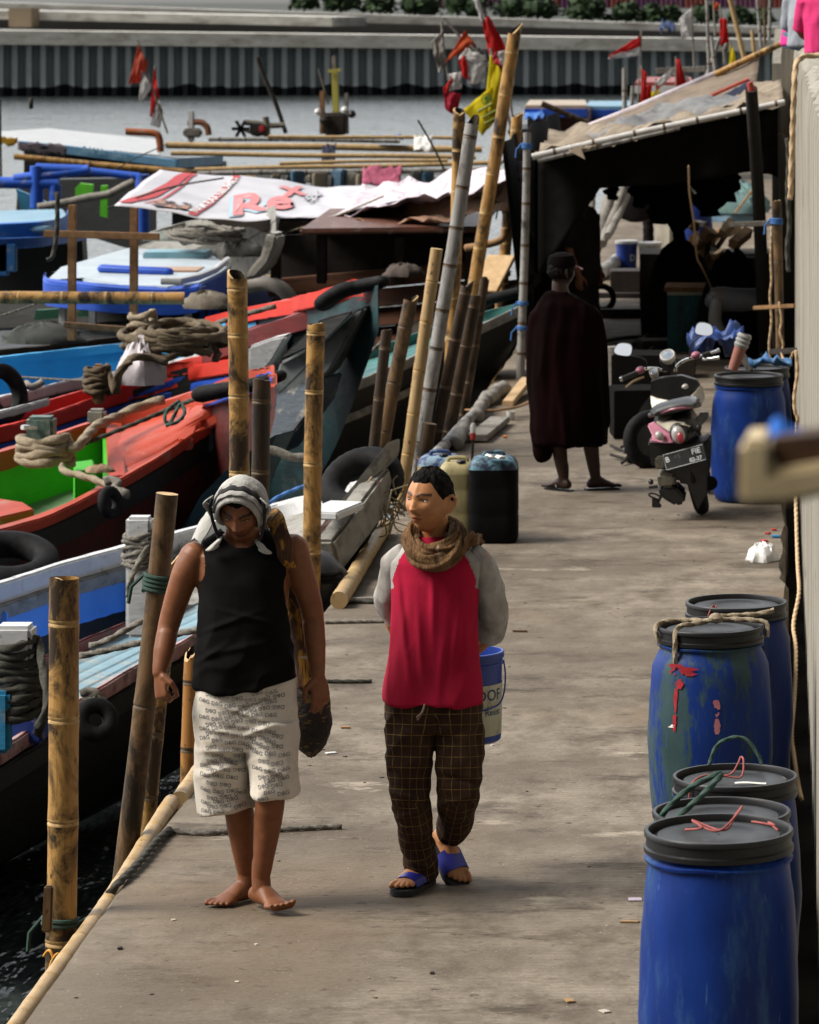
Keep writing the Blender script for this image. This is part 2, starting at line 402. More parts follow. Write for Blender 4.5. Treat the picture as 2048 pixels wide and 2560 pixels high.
# ---------------- far sea wall across the water
def farp(px, py, off=0.0):                # a place on the far wall's line seen at photo column px
    t = px / 1600.; s = lerp(54.6, 53.6, t); D = F / s + off
    return P(px, py, D)
mSEA = pile_mat('sea_wall_concrete', (.88,.93,.95), (.74,.80,.84), (.48,.53,.57), (.34,.25,.17), .18)
mWET = M('sea_wall_wet', (.018,.024,.03), (.03,.038,.042), 1.2, rough=.5)
mCAP = M('sea_wall_cap', (.66,.65,.61), (.48,.46,.42), .8, (1,1,3), rough=.85, dirt=(.12,.09,.06), dsc=.6, dlo=.5, dhi=.75, bmp=.3, bsc=5)
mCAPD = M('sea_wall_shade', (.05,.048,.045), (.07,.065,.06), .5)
mb = MB(); wet = MB()
X0, X1 = -500, 2400
npl = int((X1-X0)/35.5)
prof = []
for k in range(npl):
    px = X0 + k*35.5
    for dx, off in ((0,0),(11,0),(15,.6),(27,.6)): prof.append((px+dx, off))
def top_pile(px): return interp([0,1880],[110,128],px)
def bot(px): return interp([0,1600],[241,237],px)+4
ra = [farp(px, bot(px), o) for px, o in prof]; ra = [V((p.x,p.y,-2.0)) for p in ra]
rm = [farp(px, bot(px), o) for px, o in prof]; rm = [V((p.x,p.y,-.88+.22*nz((p.x,0,0),.9))) for p in rm]
rt = []
for px, o in prof:
    q = farp(px, bot(px), o); zt = farp(px, top_pile(px)).z; rt.append(V((q.x,q.y,zt)))
mb.loft([ra, rm], closed=False, mi=1); mb.loft([rm, rt], closed=False, mi=0)
sea = thing('sea_wall', 'long grey concrete sheet pile sea wall across the water, dark and wet at its foot', 'wall', (-20,185,-1.3))
mb.build('sheet_piles', [mSEA, mWET], sea, angle=20)
def band(name, mat, ytop, ybot, front, depth, parent, x0=X0, x1=X1, kn=24):
    mb = MB(); rr = []
    for k in range(kn+1):
        px = lerp(x0, x1, k/kn); a = farp(px, ybot(px), front); zt = farp(px, ytop(px), front).z
        rr.append([a, V((a.x,a.y,zt)), V((a.x+depth*.3,a.y+depth,zt)), V((a.x+depth*.3,a.y+depth,a.z))])
    mb.loft(rr); return mb.build(name, mat, parent, angle=30)
band('cap_beam', mCAP, lambda x: interp([0,1880],[76,98],x), lambda x: top_pile(x)+1, -.7, 3.0, sea)
road = thing('sea_road', 'raised concrete road parapet running above the far sea wall', 'road barrier', (-20,192,1))
pt = lambda x: interp([-500,60,1024,1880,2400],[-8,8,39,66,80],x)
pb = lambda x: interp([-500,60,1024,1880,2400],[20,32,60,83,98],x)
band('parapet', mCAP, pt, pb, 7.0, 1.2, road)
band('shade_band', mCAPD, lambda x: pb(x)-2, lambda x: pb(x)+40, 8.6, .6, road)  # dark strip set in for the shadow under the parapet
# bridge on the far left, on its pier
br = thing('bridge', 'low concrete bridge on a stubby pier beyond the far sea wall, at the left', 'bridge', (-38,190,0))
band('deck_beam', mCAP, lambda x: 26+x*.02, lambda x: 48+x*.022, 2.6, 4, br, -400, 830, 12)
band('pier_cap', M('bridge_pier', (.32,.25,.17), (.22,.17,.11), .8), lambda x: 20, lambda x: 68, 1.8, .8, br, 22, 78, 2)
# land behind, hedge shrubs, container stacks
mb = MB(); g0 = 1.6
mb.add([(-140,190,1.55),(60,262,1.0),(60,900,1.0),(-400,900,1.0),(-400,150,1.5)], [(0,1,2,3,4)])
struct(mb.build('embankment', M('far_ground', (.022,.026,.016), (.035,.035,.022), .2)))
mLEAF = M('far_leaf', (.018,.040,.012), (.045,.085,.025), 2.5, rough=.7, spec=.3)
mLEAF2 = M('far_leaf_dark', (.012,.026,.010), (.025,.05,.016), 2.5, rough=.7, spec=.3)
mTRK = M('far_trunk', (.05,.035,.02))
def shrub(px, py, wpx, hpx, k):
    base = farp(px, py, 12.0); s = F / base.y; rx, rz = wpx/s/2*1.3, hpx/s*1.1
    t = thing('shrub', SHL[k % len(SHL)], 'shrub', base, 'shrubs along the far sea road')
    rnd = random.Random(k); mb = MB()
    for i in range(230):
        a = rnd.uniform(0, 6.28); h = rnd.random()**.8; rr = rx * math.sqrt(rnd.random()) * (1.0 - .55*max(0,h-.45)*1.6)
        c = base + V((math.cos(a)*rr, math.sin(a)*rr*.8, rz*(.08+.92*h*(1-.18*rnd.random()))))
        q = .10 + .16*rnd.random()
        e1 = V((rnd.uniform(-1,1), rnd.uniform(-1,1), rnd.uniform(-.6,.9))).normalized(); e2 = e1.orthogonal().normalized()
        mb.add([c-e1*q, c+e2*q*.5, c+e1*q, c-e2*q*.5], [(0,1,2,3)], i % 2)
    for i in range(9):
        a = rnd.uniform(0, 6.28); c = base + V((math.cos(a)*rx*.45, math.sin(a)*rx*.4, rz*rnd.uniform(.3,.7)))
        pts = [[c + V((math.cos(u)*math.sin(vv), math.sin(u)*math.sin(vv), math.cos(vv))) * (rx*.36*(1+.35*nz((u*2,vv*2,i),1.3))) for u in [x*6.283/8 for x in range(8)]] for vv in (.3,.9,1.5,2.1,2.8)]
        mb.loft(pts, mi=1)
    mb.build('crown', [mLEAF, mLEAF2], t, angle=30)
    m2 = MB(); m2.tube([base - V((0,0,.1)), base + V((0,0,rz*.5))], .07, 5); m2.build('trunk', mTRK, t)
SHL = ['round dark green shrub on the far sea road']
for k, (px, py, wd, ht, lab) in enumerate([
    (760,24,60,40,'low dark shrub at the left end of the row on the far sea road'), (850,30,90,60,'wide dark shrub above the far sea wall, second in the row from the left'),
    (950,36,70,54,'dark shrub above the far sea wall standing right of the wide one'), (1050,40,90,56,'dark shrub on the far sea road behind the dirty grey flag'),
    (1170,42,110,62,'broad dark shrub on the far sea road, left of the tallest twisted flag'), (1275,46,70,50,'dark shrub on the far sea road just right of the tallest red and white flag'),
    (1345,46,90,54,'bushy shrub on the far sea road above the long bamboo pole tip'), (1455,50,80,50,'brownish loose shrub in the middle of the far sea road'),
    (1480,54,66,62,'dense shrub right of the loose brownish one on the far sea road'), (1565,56,66,48,'neat round shrub on the far sea road, left of the small round pair'),
    (1630,58,46,46,'small round shrub, left one of a pair on the far sea road'), (1678,58,46,42,'small round shrub, right one of a pair on the far sea road'),
    (1765,62,60,50,'shrub on the far sea road beside the white rag flag'), (1850,64,56,44,'shrub on the far sea road behind the bamboo masts at the right'),
    (1905,66,50,40,'last shrub at the right end of the row, behind the thin masts')]):
    SHL[0] = lab; shrub(px, py, wd, ht, k)
cols = [((.10,.03,.09),'purple'), ((.03,.12,.07),'green'), ((.22,.05,.04),'red'), ((.05,.09,.16),'blue'), ((.28,.17,.05),'ochre'), ((.14,.05,.10),'plum'), ((.04,.16,.12),'teal'), ((.25,.25,.25),'grey')]
rnd = random.Random(3); k = 0
CPL = ['left end of the row','second from the left end','third from the left end','fourth from the left end','left of the middle','left of the row centre','at the row centre','right of the row centre','above the round shrub pair','left of the leaning mast','behind the leaning mast','third from the right end','second from the right end','at the right end','far right']
for px in list(range(1060, 1930, 62)):
    c, nm = cols[(k*5+k//3) % len(cols)]; D = 620
    base = P(px, 24, D); base.z = P(px, 26, D).z
    t = thing('container_stack', '%s container stack beyond the far sea road, %s' % (nm, CPL[k % 15]), 'shipping container', base, 'container stacks beyond the sea road')
    for lev in range(2):
        c2 = cols[(k*3+lev*2) % len(cols)][0] if lev else c
        m2 = MB(); n = 10; w_ = 3.7
        ring = [(-w_/2 + i*w_/n, (.0 if (i//1) % 2 else .12)) for i in range(n+1)]
        z0 = base.z + lev*2.65
        m2.loft([[V((base.x+x, base.y+o, z)) for x, o in ring] + [V((base.x+w_/2, base.y+6, z)), V((base.x-w_/2, base.y+6, z))] for z in (z0, z0+2.55)])
        m2.build('container', M('container_paint', c2, tuple(q*.7 for q in c2), 1.5), t, angle=20)
    k += 1
# ---------------- people
def skin_mat(name, c, dark):
    m, nt, b = nodes_of(name); b.inputs['Roughness'].default_value = .5; b.inputs['Specular IOR Level'].default_value = .35
    at = N(nt, 'ShaderNodeAttribute'); at.attribute_name = 'tint'
    col = mix(nt, noise_fac(nt, 30, (1,1,1), .3, .7), c, dark)
    col = mix(nt, 1.0, col, at.outputs['Color'], 'MULTIPLY')
    L(nt, col, b.inputs['Base Color'])
    b.inputs['Subsurface Weight'].default_value = .08; b.inputs['Subsurface Radius'].default_value = (.02,.008,.004); b.inputs['Subsurface Scale'].default_value = .5
    bump(nt, b, noise_fac(nt, 160, (1,1,1), .2, .8), .12, .002)
    return m
mSKIN = skin_mat('skin_brown', (.34,.145,.06), (.27,.105,.043))
mSKIND = skin_mat('skin_deep', (.14,.05,.022), (.10,.036,.016))
mHAIR = M('hair_black', (.004,.0035,.0035), (.010,.008,.007), 90, (1,1,.3), rough=.7, spec=.06, bmp=.7, bsc=150, bstr=(1,1,.25))
mEYEW = M('eye_white', (.55,.50,.46), rough=.25); mEYED = M('eye_dark', (.012,.008,.006), rough=.12)

def frame(d, up):
    d = V(d).normalized(); u = V(up); u = (u - d*u.dot(d)).normalized(); return d, u, d.cross(u)
def ell(c, u, v, a, b, n=20, e=2.0):
    out = []
    for i in range(n):
        t = 2*math.pi*i/n; ca, sa = math.cos(t), math.sin(t)
        ca = math.copysign(abs(ca)**(2/e), ca); sa = math.copysign(abs(sa)**(2/e), sa)
        out.append(V(c) + V(u)*a*ca + V(v)*b*sa)
    return out
def eloft(mb, secs, n=20, e=2.0, mi=0):
    mb.loft([ell(c, u, v, a, b, n, e) for c, u, v, a, b in secs], mi=mi)
def limb(mb, pts, rs, n=14):
    mb.tube(smooth_path(pts, 5), list(np.interp(np.linspace(0, len(pts)-1, (len(pts)-1)*5+1), range(len(pts)), rs)), 30, round_=True)
def hand(mb, wrist, d, palm_n, thumb, curl=35, spread=1.0, s=1.0, tcurl=0):
    d, n_, w = V(d).normalized(), V(palm_n).normalized(), V(thumb).normalized()
    n_ = (n_ - d*n_.dot(d)).normalized(); w = (w - d*w.dot(d) - n_*w.dot(n_)).normalized()
    wr = V(wrist); sc = s
    eloft(mb, [(wr - d*.02*sc, w, n_, .026*sc, .019*sc), (wr + d*.015*sc, w, n_, .029*sc, .018*sc), (wr + d*.05*sc, w, n_, .039*sc, .016*sc),
               (wr + d*.085*sc, w, n_, .041*sc, .013*sc), (wr + d*.097*sc, w, n_, .036*sc, .010*sc)], 16)
    for k, (off, ln, cu) in enumerate(((.0305,.070,1.0), (.0105,.079,1.08), (-.0105,.073,1.15), (-.030,.058,1.25))):
        p = wr + d*(.088 - abs(off-.008)*.22)*sc + w*off*sc*spread; pts = [p]; a = 0
        for seg, fr in enumerate((.45, .31, .24)):
            a += R(curl * cu * (.6, 1.0, .75)[seg])
            p = p + (d*math.cos(a) + n_*math.sin(a)) * ln * fr * sc; pts.append(p)
        mb.tube(pts, [.0092*sc, .0086*sc, .0078*sc, .0068*sc], 8, round_=True)
    p = wr + d*.022*sc + w*.026*sc; q = p + (d*.62 + w*.62 + n_*.35).normalized()*.040*sc
    r = q + (d*.85 + w*(.25-tcurl*.5) + n_*(.40+tcurl*.3)).normalized()*.032*sc; t = r + (d*.9 + w*(-.05-tcurl*.6) + n_*(.40+tcurl*.2)).normalized()*.025*sc
    mb.tube([p, q, r, t], [.0145*sc, .0115*sc, .0100*sc, .0078*sc], 8, round_=True)
def foot(mb, ankle, fwd, up=(0,0,1), side=1, toes=0.0, s=1.0):   # ankle: joint centre about 8 cm above the sole; side=+1 big toe towards +lat
    f, u, l = frame(fwd, up); l = l * side
    a = V(ankle)
    q = lambda x, z, y=0: a + f*x*s + u*z*s + l*y*s
    eloft(mb, [(q(-.062,-.052), l, u, .016*s, .016*s), (q(-.052,-.048), l, u, .027*s, .028*s), (q(-.025,-.040), l, u, .032*s, .040*s), (q(.01,-.035), l, u, .034*s, .045*s),
               (q(.05,-.043,.002), l, u, .037*s, .036*s), (q(.09,-.055,.004), l, u, .043*s, .024*s), (q(.125,-.062,.004), l, u, .047*s, .017*s), (q(.142,-.066,.002), l, u, .042*s, .012*s)], 18)
    mb.tube([q(0,.08), q(-.002,.03), q(.005,-.02)], [.036*s, .036*s, .037*s], 14, round_=True)
    for y, x, ln, r in ((.034,.136,.046,.0135), (.012,.140,.040,.0095), (-.006,.135,.036,.009), (-.022,.127,.031,.0085), (-.037,.115,.027,.0085)):
        mb.tube([q(x-.02,-.066,y), q(x+ln*.5,-.064+toes*.25*ln,y), q(x+ln*.85,-.069+toes*.8*ln,y*1.03)], [r*s*1.05, r*s*1.05, r*s*.9], 8, round_=True)

def head_rot(yaw, pitch, roll=0): return Matrix.Rotation(yaw,3,'Z') @ Matrix.Rotation(pitch,3,'X') @ Matrix.Rotation(roll,3,'Y')
def G(x, z, cx, cz, sx, sz): return math.exp(-((x-cx)/sx)**2 - ((z-cz)/sz)**2)
def head_pt(th, ph, fat=1.0):                   # th: 0 at crown .. pi at the neck; ph: 0 = face front
    dx, dy, dz = math.sin(th)*math.sin(ph), -math.sin(th)*math.cos(ph), math.cos(th)
    x, y, z = .0765*dx, .0955*dy, .116*dz
    if z < -.01:
        k = min(1, (-.01 - z)/.10); k = k*k*(3-2*k)
        x *= 1 - .36*k/fat
        y = y*(1-.10*k) if y < 0 else y*(1-.55*k)
    if y > 0: y *= 1.0 + .06*max(0, 1-abs(z-.03)/.08)
    if y < 0 and z > -.08: x *= 1.0 + .03*max(0,1-abs(z+.0)/.06)
    if y < 0:
        fr = min(1, -y/.05)
        d = 0
        d -= .0095*(G(x,z,.031,.010,.015,.011)+G(x,z,-.031,.010,.015,.011))
        d += .0050*(G(x,z,.026,.028,.022,.008)+G(x,z,-.026,.028,.022,.008))
        d += .004*(G(x,z,.046,-.018,.018,.016)+G(x,z,-.046,-.018,.018,.016))
        t = max(0, min(1, (.014 - z)/.040))
        if z > -.045: d += (.005+.0165*t)*math.exp(-(x/(.0085+.004*t))**2) * (1 if z > -.026 else max(0, 1-(-.026-z)/.010))
        d += .0095*(G(x,z,.0135,-.026,.007,.008)+G(x,z,-.0135,-.026,.007,.008))
        d += .0060*G(x,z,0,-.052,.021,.0055) + .0065*G(x,z,0,-.0655,.018,.006) - .004*G(x,z,0,-.0585,.022,.0025) + .004*G(x,z,0,-.058,.03,.018)
        d += .0075*G(x,z,0,-.096,.020,.014) - .003*G(x,z,0,-.078,.02,.006)
        d -= .004*(G(x,z,.030,-.05,.012,.02)+G(x,z,-.030,-.05,.012,.02))
        y -= d*fr
    return V((x, y, z))
def head_mesh(mb, c, rot, s=1.0, fat=1.0):
    nt_, np_ = 72, 96
    rings = [[V(c) + rot @ (head_pt(math.pi*(.02+.96*k/nt_), 2*math.pi*i/np_, fat)*s) for i in range(np_)] for k in range(nt_+1)]
    mb.loft(rings)
    for sx in (-1, 1):                          # ears
        q = lambda x, y, z: V(c) + rot @ (V((sx*x, y, z))*s)
        mb.tube([q(.070,.008,.020), q(.086,.022,.028), q(.094,.034,.014), q(.091,.033,-.010), q(.082,.018,-.032), q(.070,.004,-.038)], [.006*s,.007*s,.008*s,.0075*s,.008*s,.006*s], 8, round_=True)
        mb.tube([q(.070,.012,.014), q(.081,.020,.0), q(.074,.008,-.024)], [.009*s,.010*s,.008*s], 8, round_=True)
        mb.tube([q(.060,.010,-.002), q(.076,.019,-.002)], [.019*s,.015*s], 12, round_=True)
def face_tint(vs, c, rot, s, stub=.35, mous=.5, brow=1.0):
    inv = rot.inverted(); Rm = np.array(inv); q = (vs - np.array(c)) @ Rm.T / s
    x, y, z = q[:,0], q[:,1], q[:,2]
    g = lambda cx, cz, sx, sz: np.exp(-((x-cx)/sx)**2 - ((z-cz)/sz)**2)
    front = ((y < -.02) & (z > -.13) & (z < .13) & (np.abs(x) < .09)).astype(float)
    t = np.ones((len(vs), 3))
    ax = np.abs(x)
    br = np.exp(-((z - (.033 - .10*(ax-.03)**2*30*.1 - .004*(ax<.02)))/.0056)**2) * ((ax > .010) & (ax < .055)) * brow * 1.25
    lips = np.clip(np.exp(-(x/.021)**2)*1.6, 0, 1) * np.exp(-((z+.0585)/.0095)**2)
    mid = np.exp(-((z+.0588)/.0026)**2) * (ax < .022)
    st = np.clip(np.exp(-(x/.05)**2)*np.exp(-((z+.085)/.025)**2)*1.1, 0, 1)*stub
    mo = np.clip(np.exp(-(x/.024)**2)*1.4,0,1)*np.exp(-((z+.043)/.0052)**2)*mous
    lash = np.exp(-((z-.0135)/.0036)**2)*((ax>.015)&(ax<.047))*.9
    nost = (np.exp(-((ax-.007)/.004)**2-((z+.0345)/.003)**2))*.8
    for wgt, colr in ((br,(.06,.05,.05)), (lash,(.10,.07,.06)), (lips,(.80,.50,.52)), (mid,(.25,.15,.15)), (st,(.42,.42,.45)), (mo,(.16,.14,.14)), (nost,(.25,.18,.18))):
        wgt = np.clip(wgt*front, 0, 1)[:,None]; t = t*(1-wgt) + t*np.array(colr)*wgt
    return t
def eyes(parent, c, rot, s, look=0.0, open_=1.0):
    for sx in (-1, 1):
        mb = MB(); q = lambda x, y, z: V(c) + rot @ (V((x, y, z))*s)
        cx = sx*.0305; yb = head_pt(math.acos(.010/.116), math.asin(cx/.0765)).y
        mb.loft([[q(cx + math.cos(t)*.0125*k*math.cos(0), yb - .0022*(1-k*k) - .0006, .0095 + math.sin(t)*.0044*open_*k - sx*0) for t in [u*6.2832/16 for u in range(16)]] for k in (1.0,.6,.25,.05)], cap0=False)
        e = mb.build('eye', mEYEW, parent)
        m2 = MB(); ix = cx + look*.004
        m2.loft([[q(ix + math.cos(t)*.0056*k, yb - .0022 - .0016*(1.3-k*k), .0095 + math.sin(t)*.0046*min(1,open_*1.0)*k) for t in [u*6.2832/14 for u in range(14)]] for k in (1.0,.6,.1)], cap0=False)
        m2.build('iris', mEYED, e)
def hair_cap(parent, c, rot, s, hairline, thick=.014, name='hair', seed=1):
    mb = MB(); nt_, np_ = 44, 80; pts = {}; fs = []
    def h(th, ph):
        p = head_pt(th, ph); a = abs(((ph+math.pi) % (2*math.pi)) - math.pi)
        lim = hairline(a); e = (lim - th)
        k = max(0.0, min(1.0, e/.35)); nn = nz((math.sin(ph)*3, th*4, math.cos(ph)*3), 1.6, seed); n2 = nz((p.x*170, p.y*26, p.z*30), 1.0, seed)
        g = -.004 + k**.6*(thick*(1+.5*nn)) + .0035*n2*k
        nrm = V((p.x/.0765**2, p.y/.0955**2, p.z/.116**2)).normalized()
        return V(c) + rot @ ((p + nrm*g)*s), e
    idx = {}
    rows = []
    for k in range(nt_+1):
        row = []
        for i in range(np_):
            ph = 2*math.pi*i/np_; a = abs(((ph+math.pi) % (2*math.pi)) - math.pi)
            lim = hairline(a) + .05*nz((math.sin(ph)*9, 0, math.cos(ph)*9), 1.5, seed)
            th = .02 + (lim-.02)*k/nt_
            p, e = h(th, ph); row.append(p)
        rows.append(row)
    mb.loft(rows, cap0=True, cap1=False)
    return mb.build(name, mHAIR, parent, angle=180)
def fold(vs, ns, amp, seed, sx=14, sz=4, centre=None):
    out = vs.copy()
    for i in range(len(vs)):
        p = vs[i]; a = nz((p[0]*sx, p[1]*sx, p[2]*sz), 1.0, seed); b_ = nz((p[0]*sx*2.2+3, p[1]*sx*2, p[2]*sz*3), 1.0, seed+3)
        out[i] = p + ns[i]*amp*(1.1*(1-abs(a)*2) + .6*b_)
    return out
def limb_uv(vs, bones):                       # (around, along) cloth coordinates from the nearest bone
    best = np.full(len(vs), 1e9); uv = np.zeros((len(vs), 3)); off = 0
    for a, b, uoff in bones:
        a, b = np.array(a), np.array(b); d = b - a; L_ = np.linalg.norm(d); d = d/L_
        t = np.clip((vs - a) @ d, 0, L_); q = vs - a - np.outer(t, d); r = np.linalg.norm(q, axis=1)
        ex = np.cross(d, [0,1,0]); ex /= np.linalg.norm(ex); ey = np.cross(d, ex)
        ang = np.arctan2(q @ ey, q @ ex); w = r < best
        uv[w,0] = ang[w]*.085 + uoff; uv[w,1] = (a[2] - t*1.0)[w] if False else ((vs - a) @ d)[w] + (uoff*0) ; uv[w,1] += off*0; best[w] = r[w]
    return uv

# ======== the man in the red raglan shirt
D2 = 15.45
J = lambda px, py, dy=0.0: P(px, py, D2 + dy)
SH = {}
def man_red():
    root = thing('person', 'man in dirty red raglan shirt, checked trousers and blue slides, hands behind his back', 'person', (J(1081,2240).x, D2, 0))
    rot = head_rot(R(-30), R(-1), R(3)); hc = J(1073,1252,-.03); hs = 1.05
    b = MB()
    head_mesh(b, hc, rot, hs, 1.45)
    limb(b, [J(1083,1290,.03), J(1084,1345,.045), J(1088,1400,.03)], [.056,.058,.070])
    eloft(b, [(J(1088,1375,.02), V((1,0,0)), V((0,1,0)), .09, .06), (J(1088,1420,.02), V((1,0,0)), V((0,1,0)), .17, .09), (J(1090,1560,.02), V((1,0,0)), V((0,1,0)), .14, .095), (J(1090,1700,.02), V((1,0,0)), V((0,1,0)), .15, .10), (J(1090,1790,.02), V((1,0,0)), V((0,1,0)), .15, .10)], 24)
    armL = [J(1000,1402,.03), J(976,1500,.12), J(1003,1590,.22), J(1075,1635,.24)]
    armR = [J(1196,1404,.03), J(1228,1515,.12), J(1208,1600,.24), J(1150,1640,.26)]
    for a in (armL, armR): limb(b, a, [.052,.040,.034,.026])
    hand(b, armL[-1], (.8,.1,-.5), (0,1,0), (0,-.2,1), 40); hand(b, armR[-1], (-.2,.05,-1), (0,1,0), (-1,0,0), 62)
    hipL, hipR = J(1032,1790,.0), J(1148,1790,.03)
    kneeL, kneeR = J(1022,2005,-.06), J(1146,1975,-.05)
    ankL, ankR = J(1052,2190,.10), J(1119,2088,.19)
    limb(b, [hipL, kneeL, kneeL*.5+ankL*.5, ankL], [.060,.036,.034,.034]); limb(b, [hipR, kneeR, ankR], [.058,.036,.034])
    fL = V((-.42,-1,0)).normalized(); fR = (J(1185,2190,.22) - ankR + V((0,0,.06))).normalized()
    aL = V((ankL.x, ankL.y, .107)); 
    foot(b, aL, fL, (0,0,1), 1); uR = V((.15,-.62,.77)); 
    fR = V((.48,-.55,-.68)).normalized(); foot(b, ankR, fR, (.30,-.55,.75), -1)
    vs, ns, fs = vox(b, .0042, 2, .4)
    t = face_tint(vs, hc, rot, hs, .2, .55)
    from_np(vs, fs, 'body', skin_mat('skin_warm', (.47,.215,.088), (.37,.155,.062)), root, {'tint': t})
    eyes(root, hc, rot, hs, -.6, .68)
    hair_cap(root, hc, rot, hs, lambda a: interp([0,.35,.75,1.05,1.35,1.6,2.0,2.5,3.2],[.92,.96,.90,1.24,1.52,1.40,1.95,2.1,2.12], a), .014)
    # shirt: one remeshed solid, split along the raglan seams into trunk and sleeves
    sb = MB(); X, Y = V((1,0,0)), V((0,1,0))
    eloft(sb, [(J(1080,1340,.035), X, Y, .070, .062), (J(1084,1358,.03), X, Y, .105, .078), (J(1092,1378,.03), X, Y, .160, .095), (J(1093,1402,.025), X, Y, .186, .112), (J(1090,1450,.02), X, Y, .172, .128), (J(1087,1520,.015), X, Y, .166, .135),
               (J(1087,1600,.01), X, Y, .166, .138), (J(1084,1670,.01), X, Y, .176, .140), (J(1083,1722,.01), X, Y, .186, .142), (J(1083,1752,.01), X, Y, .188, .143)], 40, 2.3)
    sL = MB(); sR = MB()
    for a, q, e in ((armL, sb, J(981,1540,.13)), (armR, sb, J(1222,1592,.20))):
        pass
    vs, ns, fs = vox(sb, .0062, 7, .5)
    k = np.clip((J(0,1440).z - vs[:,2])/.4, .15, 1)
    o = fold(vs, ns, .011, 2, 9, 2.4); vs = vs + (o - vs)*k[:,None]
    # long vertical creases down the front
    px = VX + vs[:,0]*F/vs[:,1]; py = VY + (H - vs[:,2])*F/vs[:,1]
    fr = (ns[:,1] < -.2)
    for cx, cy, sx, sy, am, tilt in ((1083,1500,9,90,.011,.0),(1050,1610,8,80,.009,.06),(1010,1590,9,90,.012,.12),(1105,1660,10,70,.008,-.1),(1010,1500,8,60,-.008,.1),(1065,1700,14,40,.008,.2),(1140,1600,9,90,.007,-.12)):
        gx = (px - cx - tilt*(py-cy)); vs[:,1] -= fr*am*np.exp(-(gx/sx)**2 - ((py-cy)/sy)**2)
    # raglan seam tests in photo columns/rows
    seamL = np.interp(py, [1345,1362,1400,1450,1480,1800],[1030,1018,990,975,982,982]); seamR = np.interp(py, [1345,1372,1410,1450,1490,1800],[1150,1160,1182,1197,1193,1193])
    left = (px < seamL+6) & (py < 1470); right = (px > seamR-6) & (py < 1470)
    cl = left | right
    fm = [1 if sum(cl[i] for i in f) > 1 else 0 for f in fs]
    mRED = M('shirt_red', (.40,.010,.042), (.30,.008,.030), 7, (1,1,.5), rough=.9, spec=.12, bmp=.2, bsc=220, dirt=(.26,.012,.03), dsc=6, dlo=.5, dhi=.75)
    mGRY = M('sleeve_grey', (.44,.42,.40), (.28,.26,.24), 8, (1,1,.6), rough=.95, spec=.12, bmp=.2, bsc=220, dirt=(.14,.12,.105), dsc=5, dlo=.46, dhi=.68)
    shirt = from_np(vs, fs, 'shirt', [mRED, mGRY], root, fm=fm)
    for pth, rr in (([J(1022,1392,.03), J(998,1414,.04), J(979,1465,.075), J(975,1510,.115), J(990,1542,.17)], [.058,.064,.057,.052,.052]),
                    ([J(1166,1394,.03), J(1191,1416,.04), J(1217,1475,.075), J(1229,1530,.115), J(1217,1586,.17)], [.060,.067,.063,.060,.060])):
        tb_ = MB(); tb_.tube(smooth_path(pth,5), list(np.interp(np.linspace(0,4,21), range(5), rr)), 26)
        v2, n2, f2 = vox(tb_, .006, 4, .5); v2 = fold(v2, n2, .008, 31, 10, 6); from_np(v2, f2, 'sleeve', mGRY, shirt)
    # trousers
    tb = MB()
    eloft(tb, [(J(1085,1700,.02), X, Y, .165, .118), (J(1085,1760,.02), X, Y, .182, .128), (J(1086,1800,.02), X, Y, .186, .128), (J(1088,1822,.02), X, Y, .178, .115)], 30, 2.4)
    def leg(secs): mb_pts = secs; tb.tube(smooth_path([q[0] for q in secs], 5), list(np.interp(np.linspace(0,len(secs)-1,(len(secs)-1)*5+1), range(len(secs)), [q[1] for q in secs])), 22)
    leg([(J(1030,1770,.01),.098),(J(1026,1850,-.01),.095),(J(1023,1930,-.03),.078),(J(1026,1990,-.04),.069),(J(1035,2050,-.01),.064),(J(1046,2120,.05),.058),(J(1056,2188,.10),.058)])
    leg([(J(1142,1770,.02),.096),(J(1149,1850,.0),.090),(J(1147,1920,-.03),.083),(J(1148,1975,-.03),.077),(J(1142,2030,.06),.068),(J(1127,2084,.15),.056)])
    vs, ns, fs = vox(tb, .0065, 5, .5)
    vs = fold(vs, ns, .0095, 5, 10, 9)
    px = VX + vs[:,0]*F/vs[:,1]; py = VY + (H - vs[:,2])*F/vs[:,1]
    for cx, cy, sx, sy, am, tl in ((1020,1990,60,8,.016,.25),(1030,2035,60,7,.012,-.3),(1045,2080,50,6,.010,.3),(1148,1950,60,7,-.012,.2),(1148,2000,50,8,.012,-.2),(1060,2165,40,6,.010,.2),(1090,1810,14,25,-.02,0)):
        gy = py - cy - tl*(px-cx); vs[:,1] -= (ns[:,1]<0)*am*np.exp(-(gy/sy)**2-((px-cx)/sx)**2)
    gL = [(hipL, kneeL, 0.0), (kneeL, ankL, 0.0)]; gR = [(hipR, kneeR, 0.5), (kneeR, ankR, .5)]
    uv = limb_uv(vs, [(tuple(J(1032,1700)), tuple(kneeL), 0.0), (tuple(kneeL), tuple(ankL), 0.0), (tuple(J(1148,1700)), tuple(kneeR), .5), (tuple(kneeR), tuple(ankR), .5)])
    lower = vs[:,2] < kneeL.z; uv[:,1] += lower*(J(0,1700).z - kneeL.z)
    m, nt, bs = nodes_of('trouser_check'); bs.inputs['Roughness'].default_value = .9; bs.inputs['Specular IOR Level'].default_value = .1
    at = N(nt, 'ShaderNodeAttribute'); at.attribute_name = 'cuv'; sp = N(nt, 'ShaderNodeSeparateXYZ'); L(nt, at.outputs['Vector'], sp.inputs[0])
    fac = None
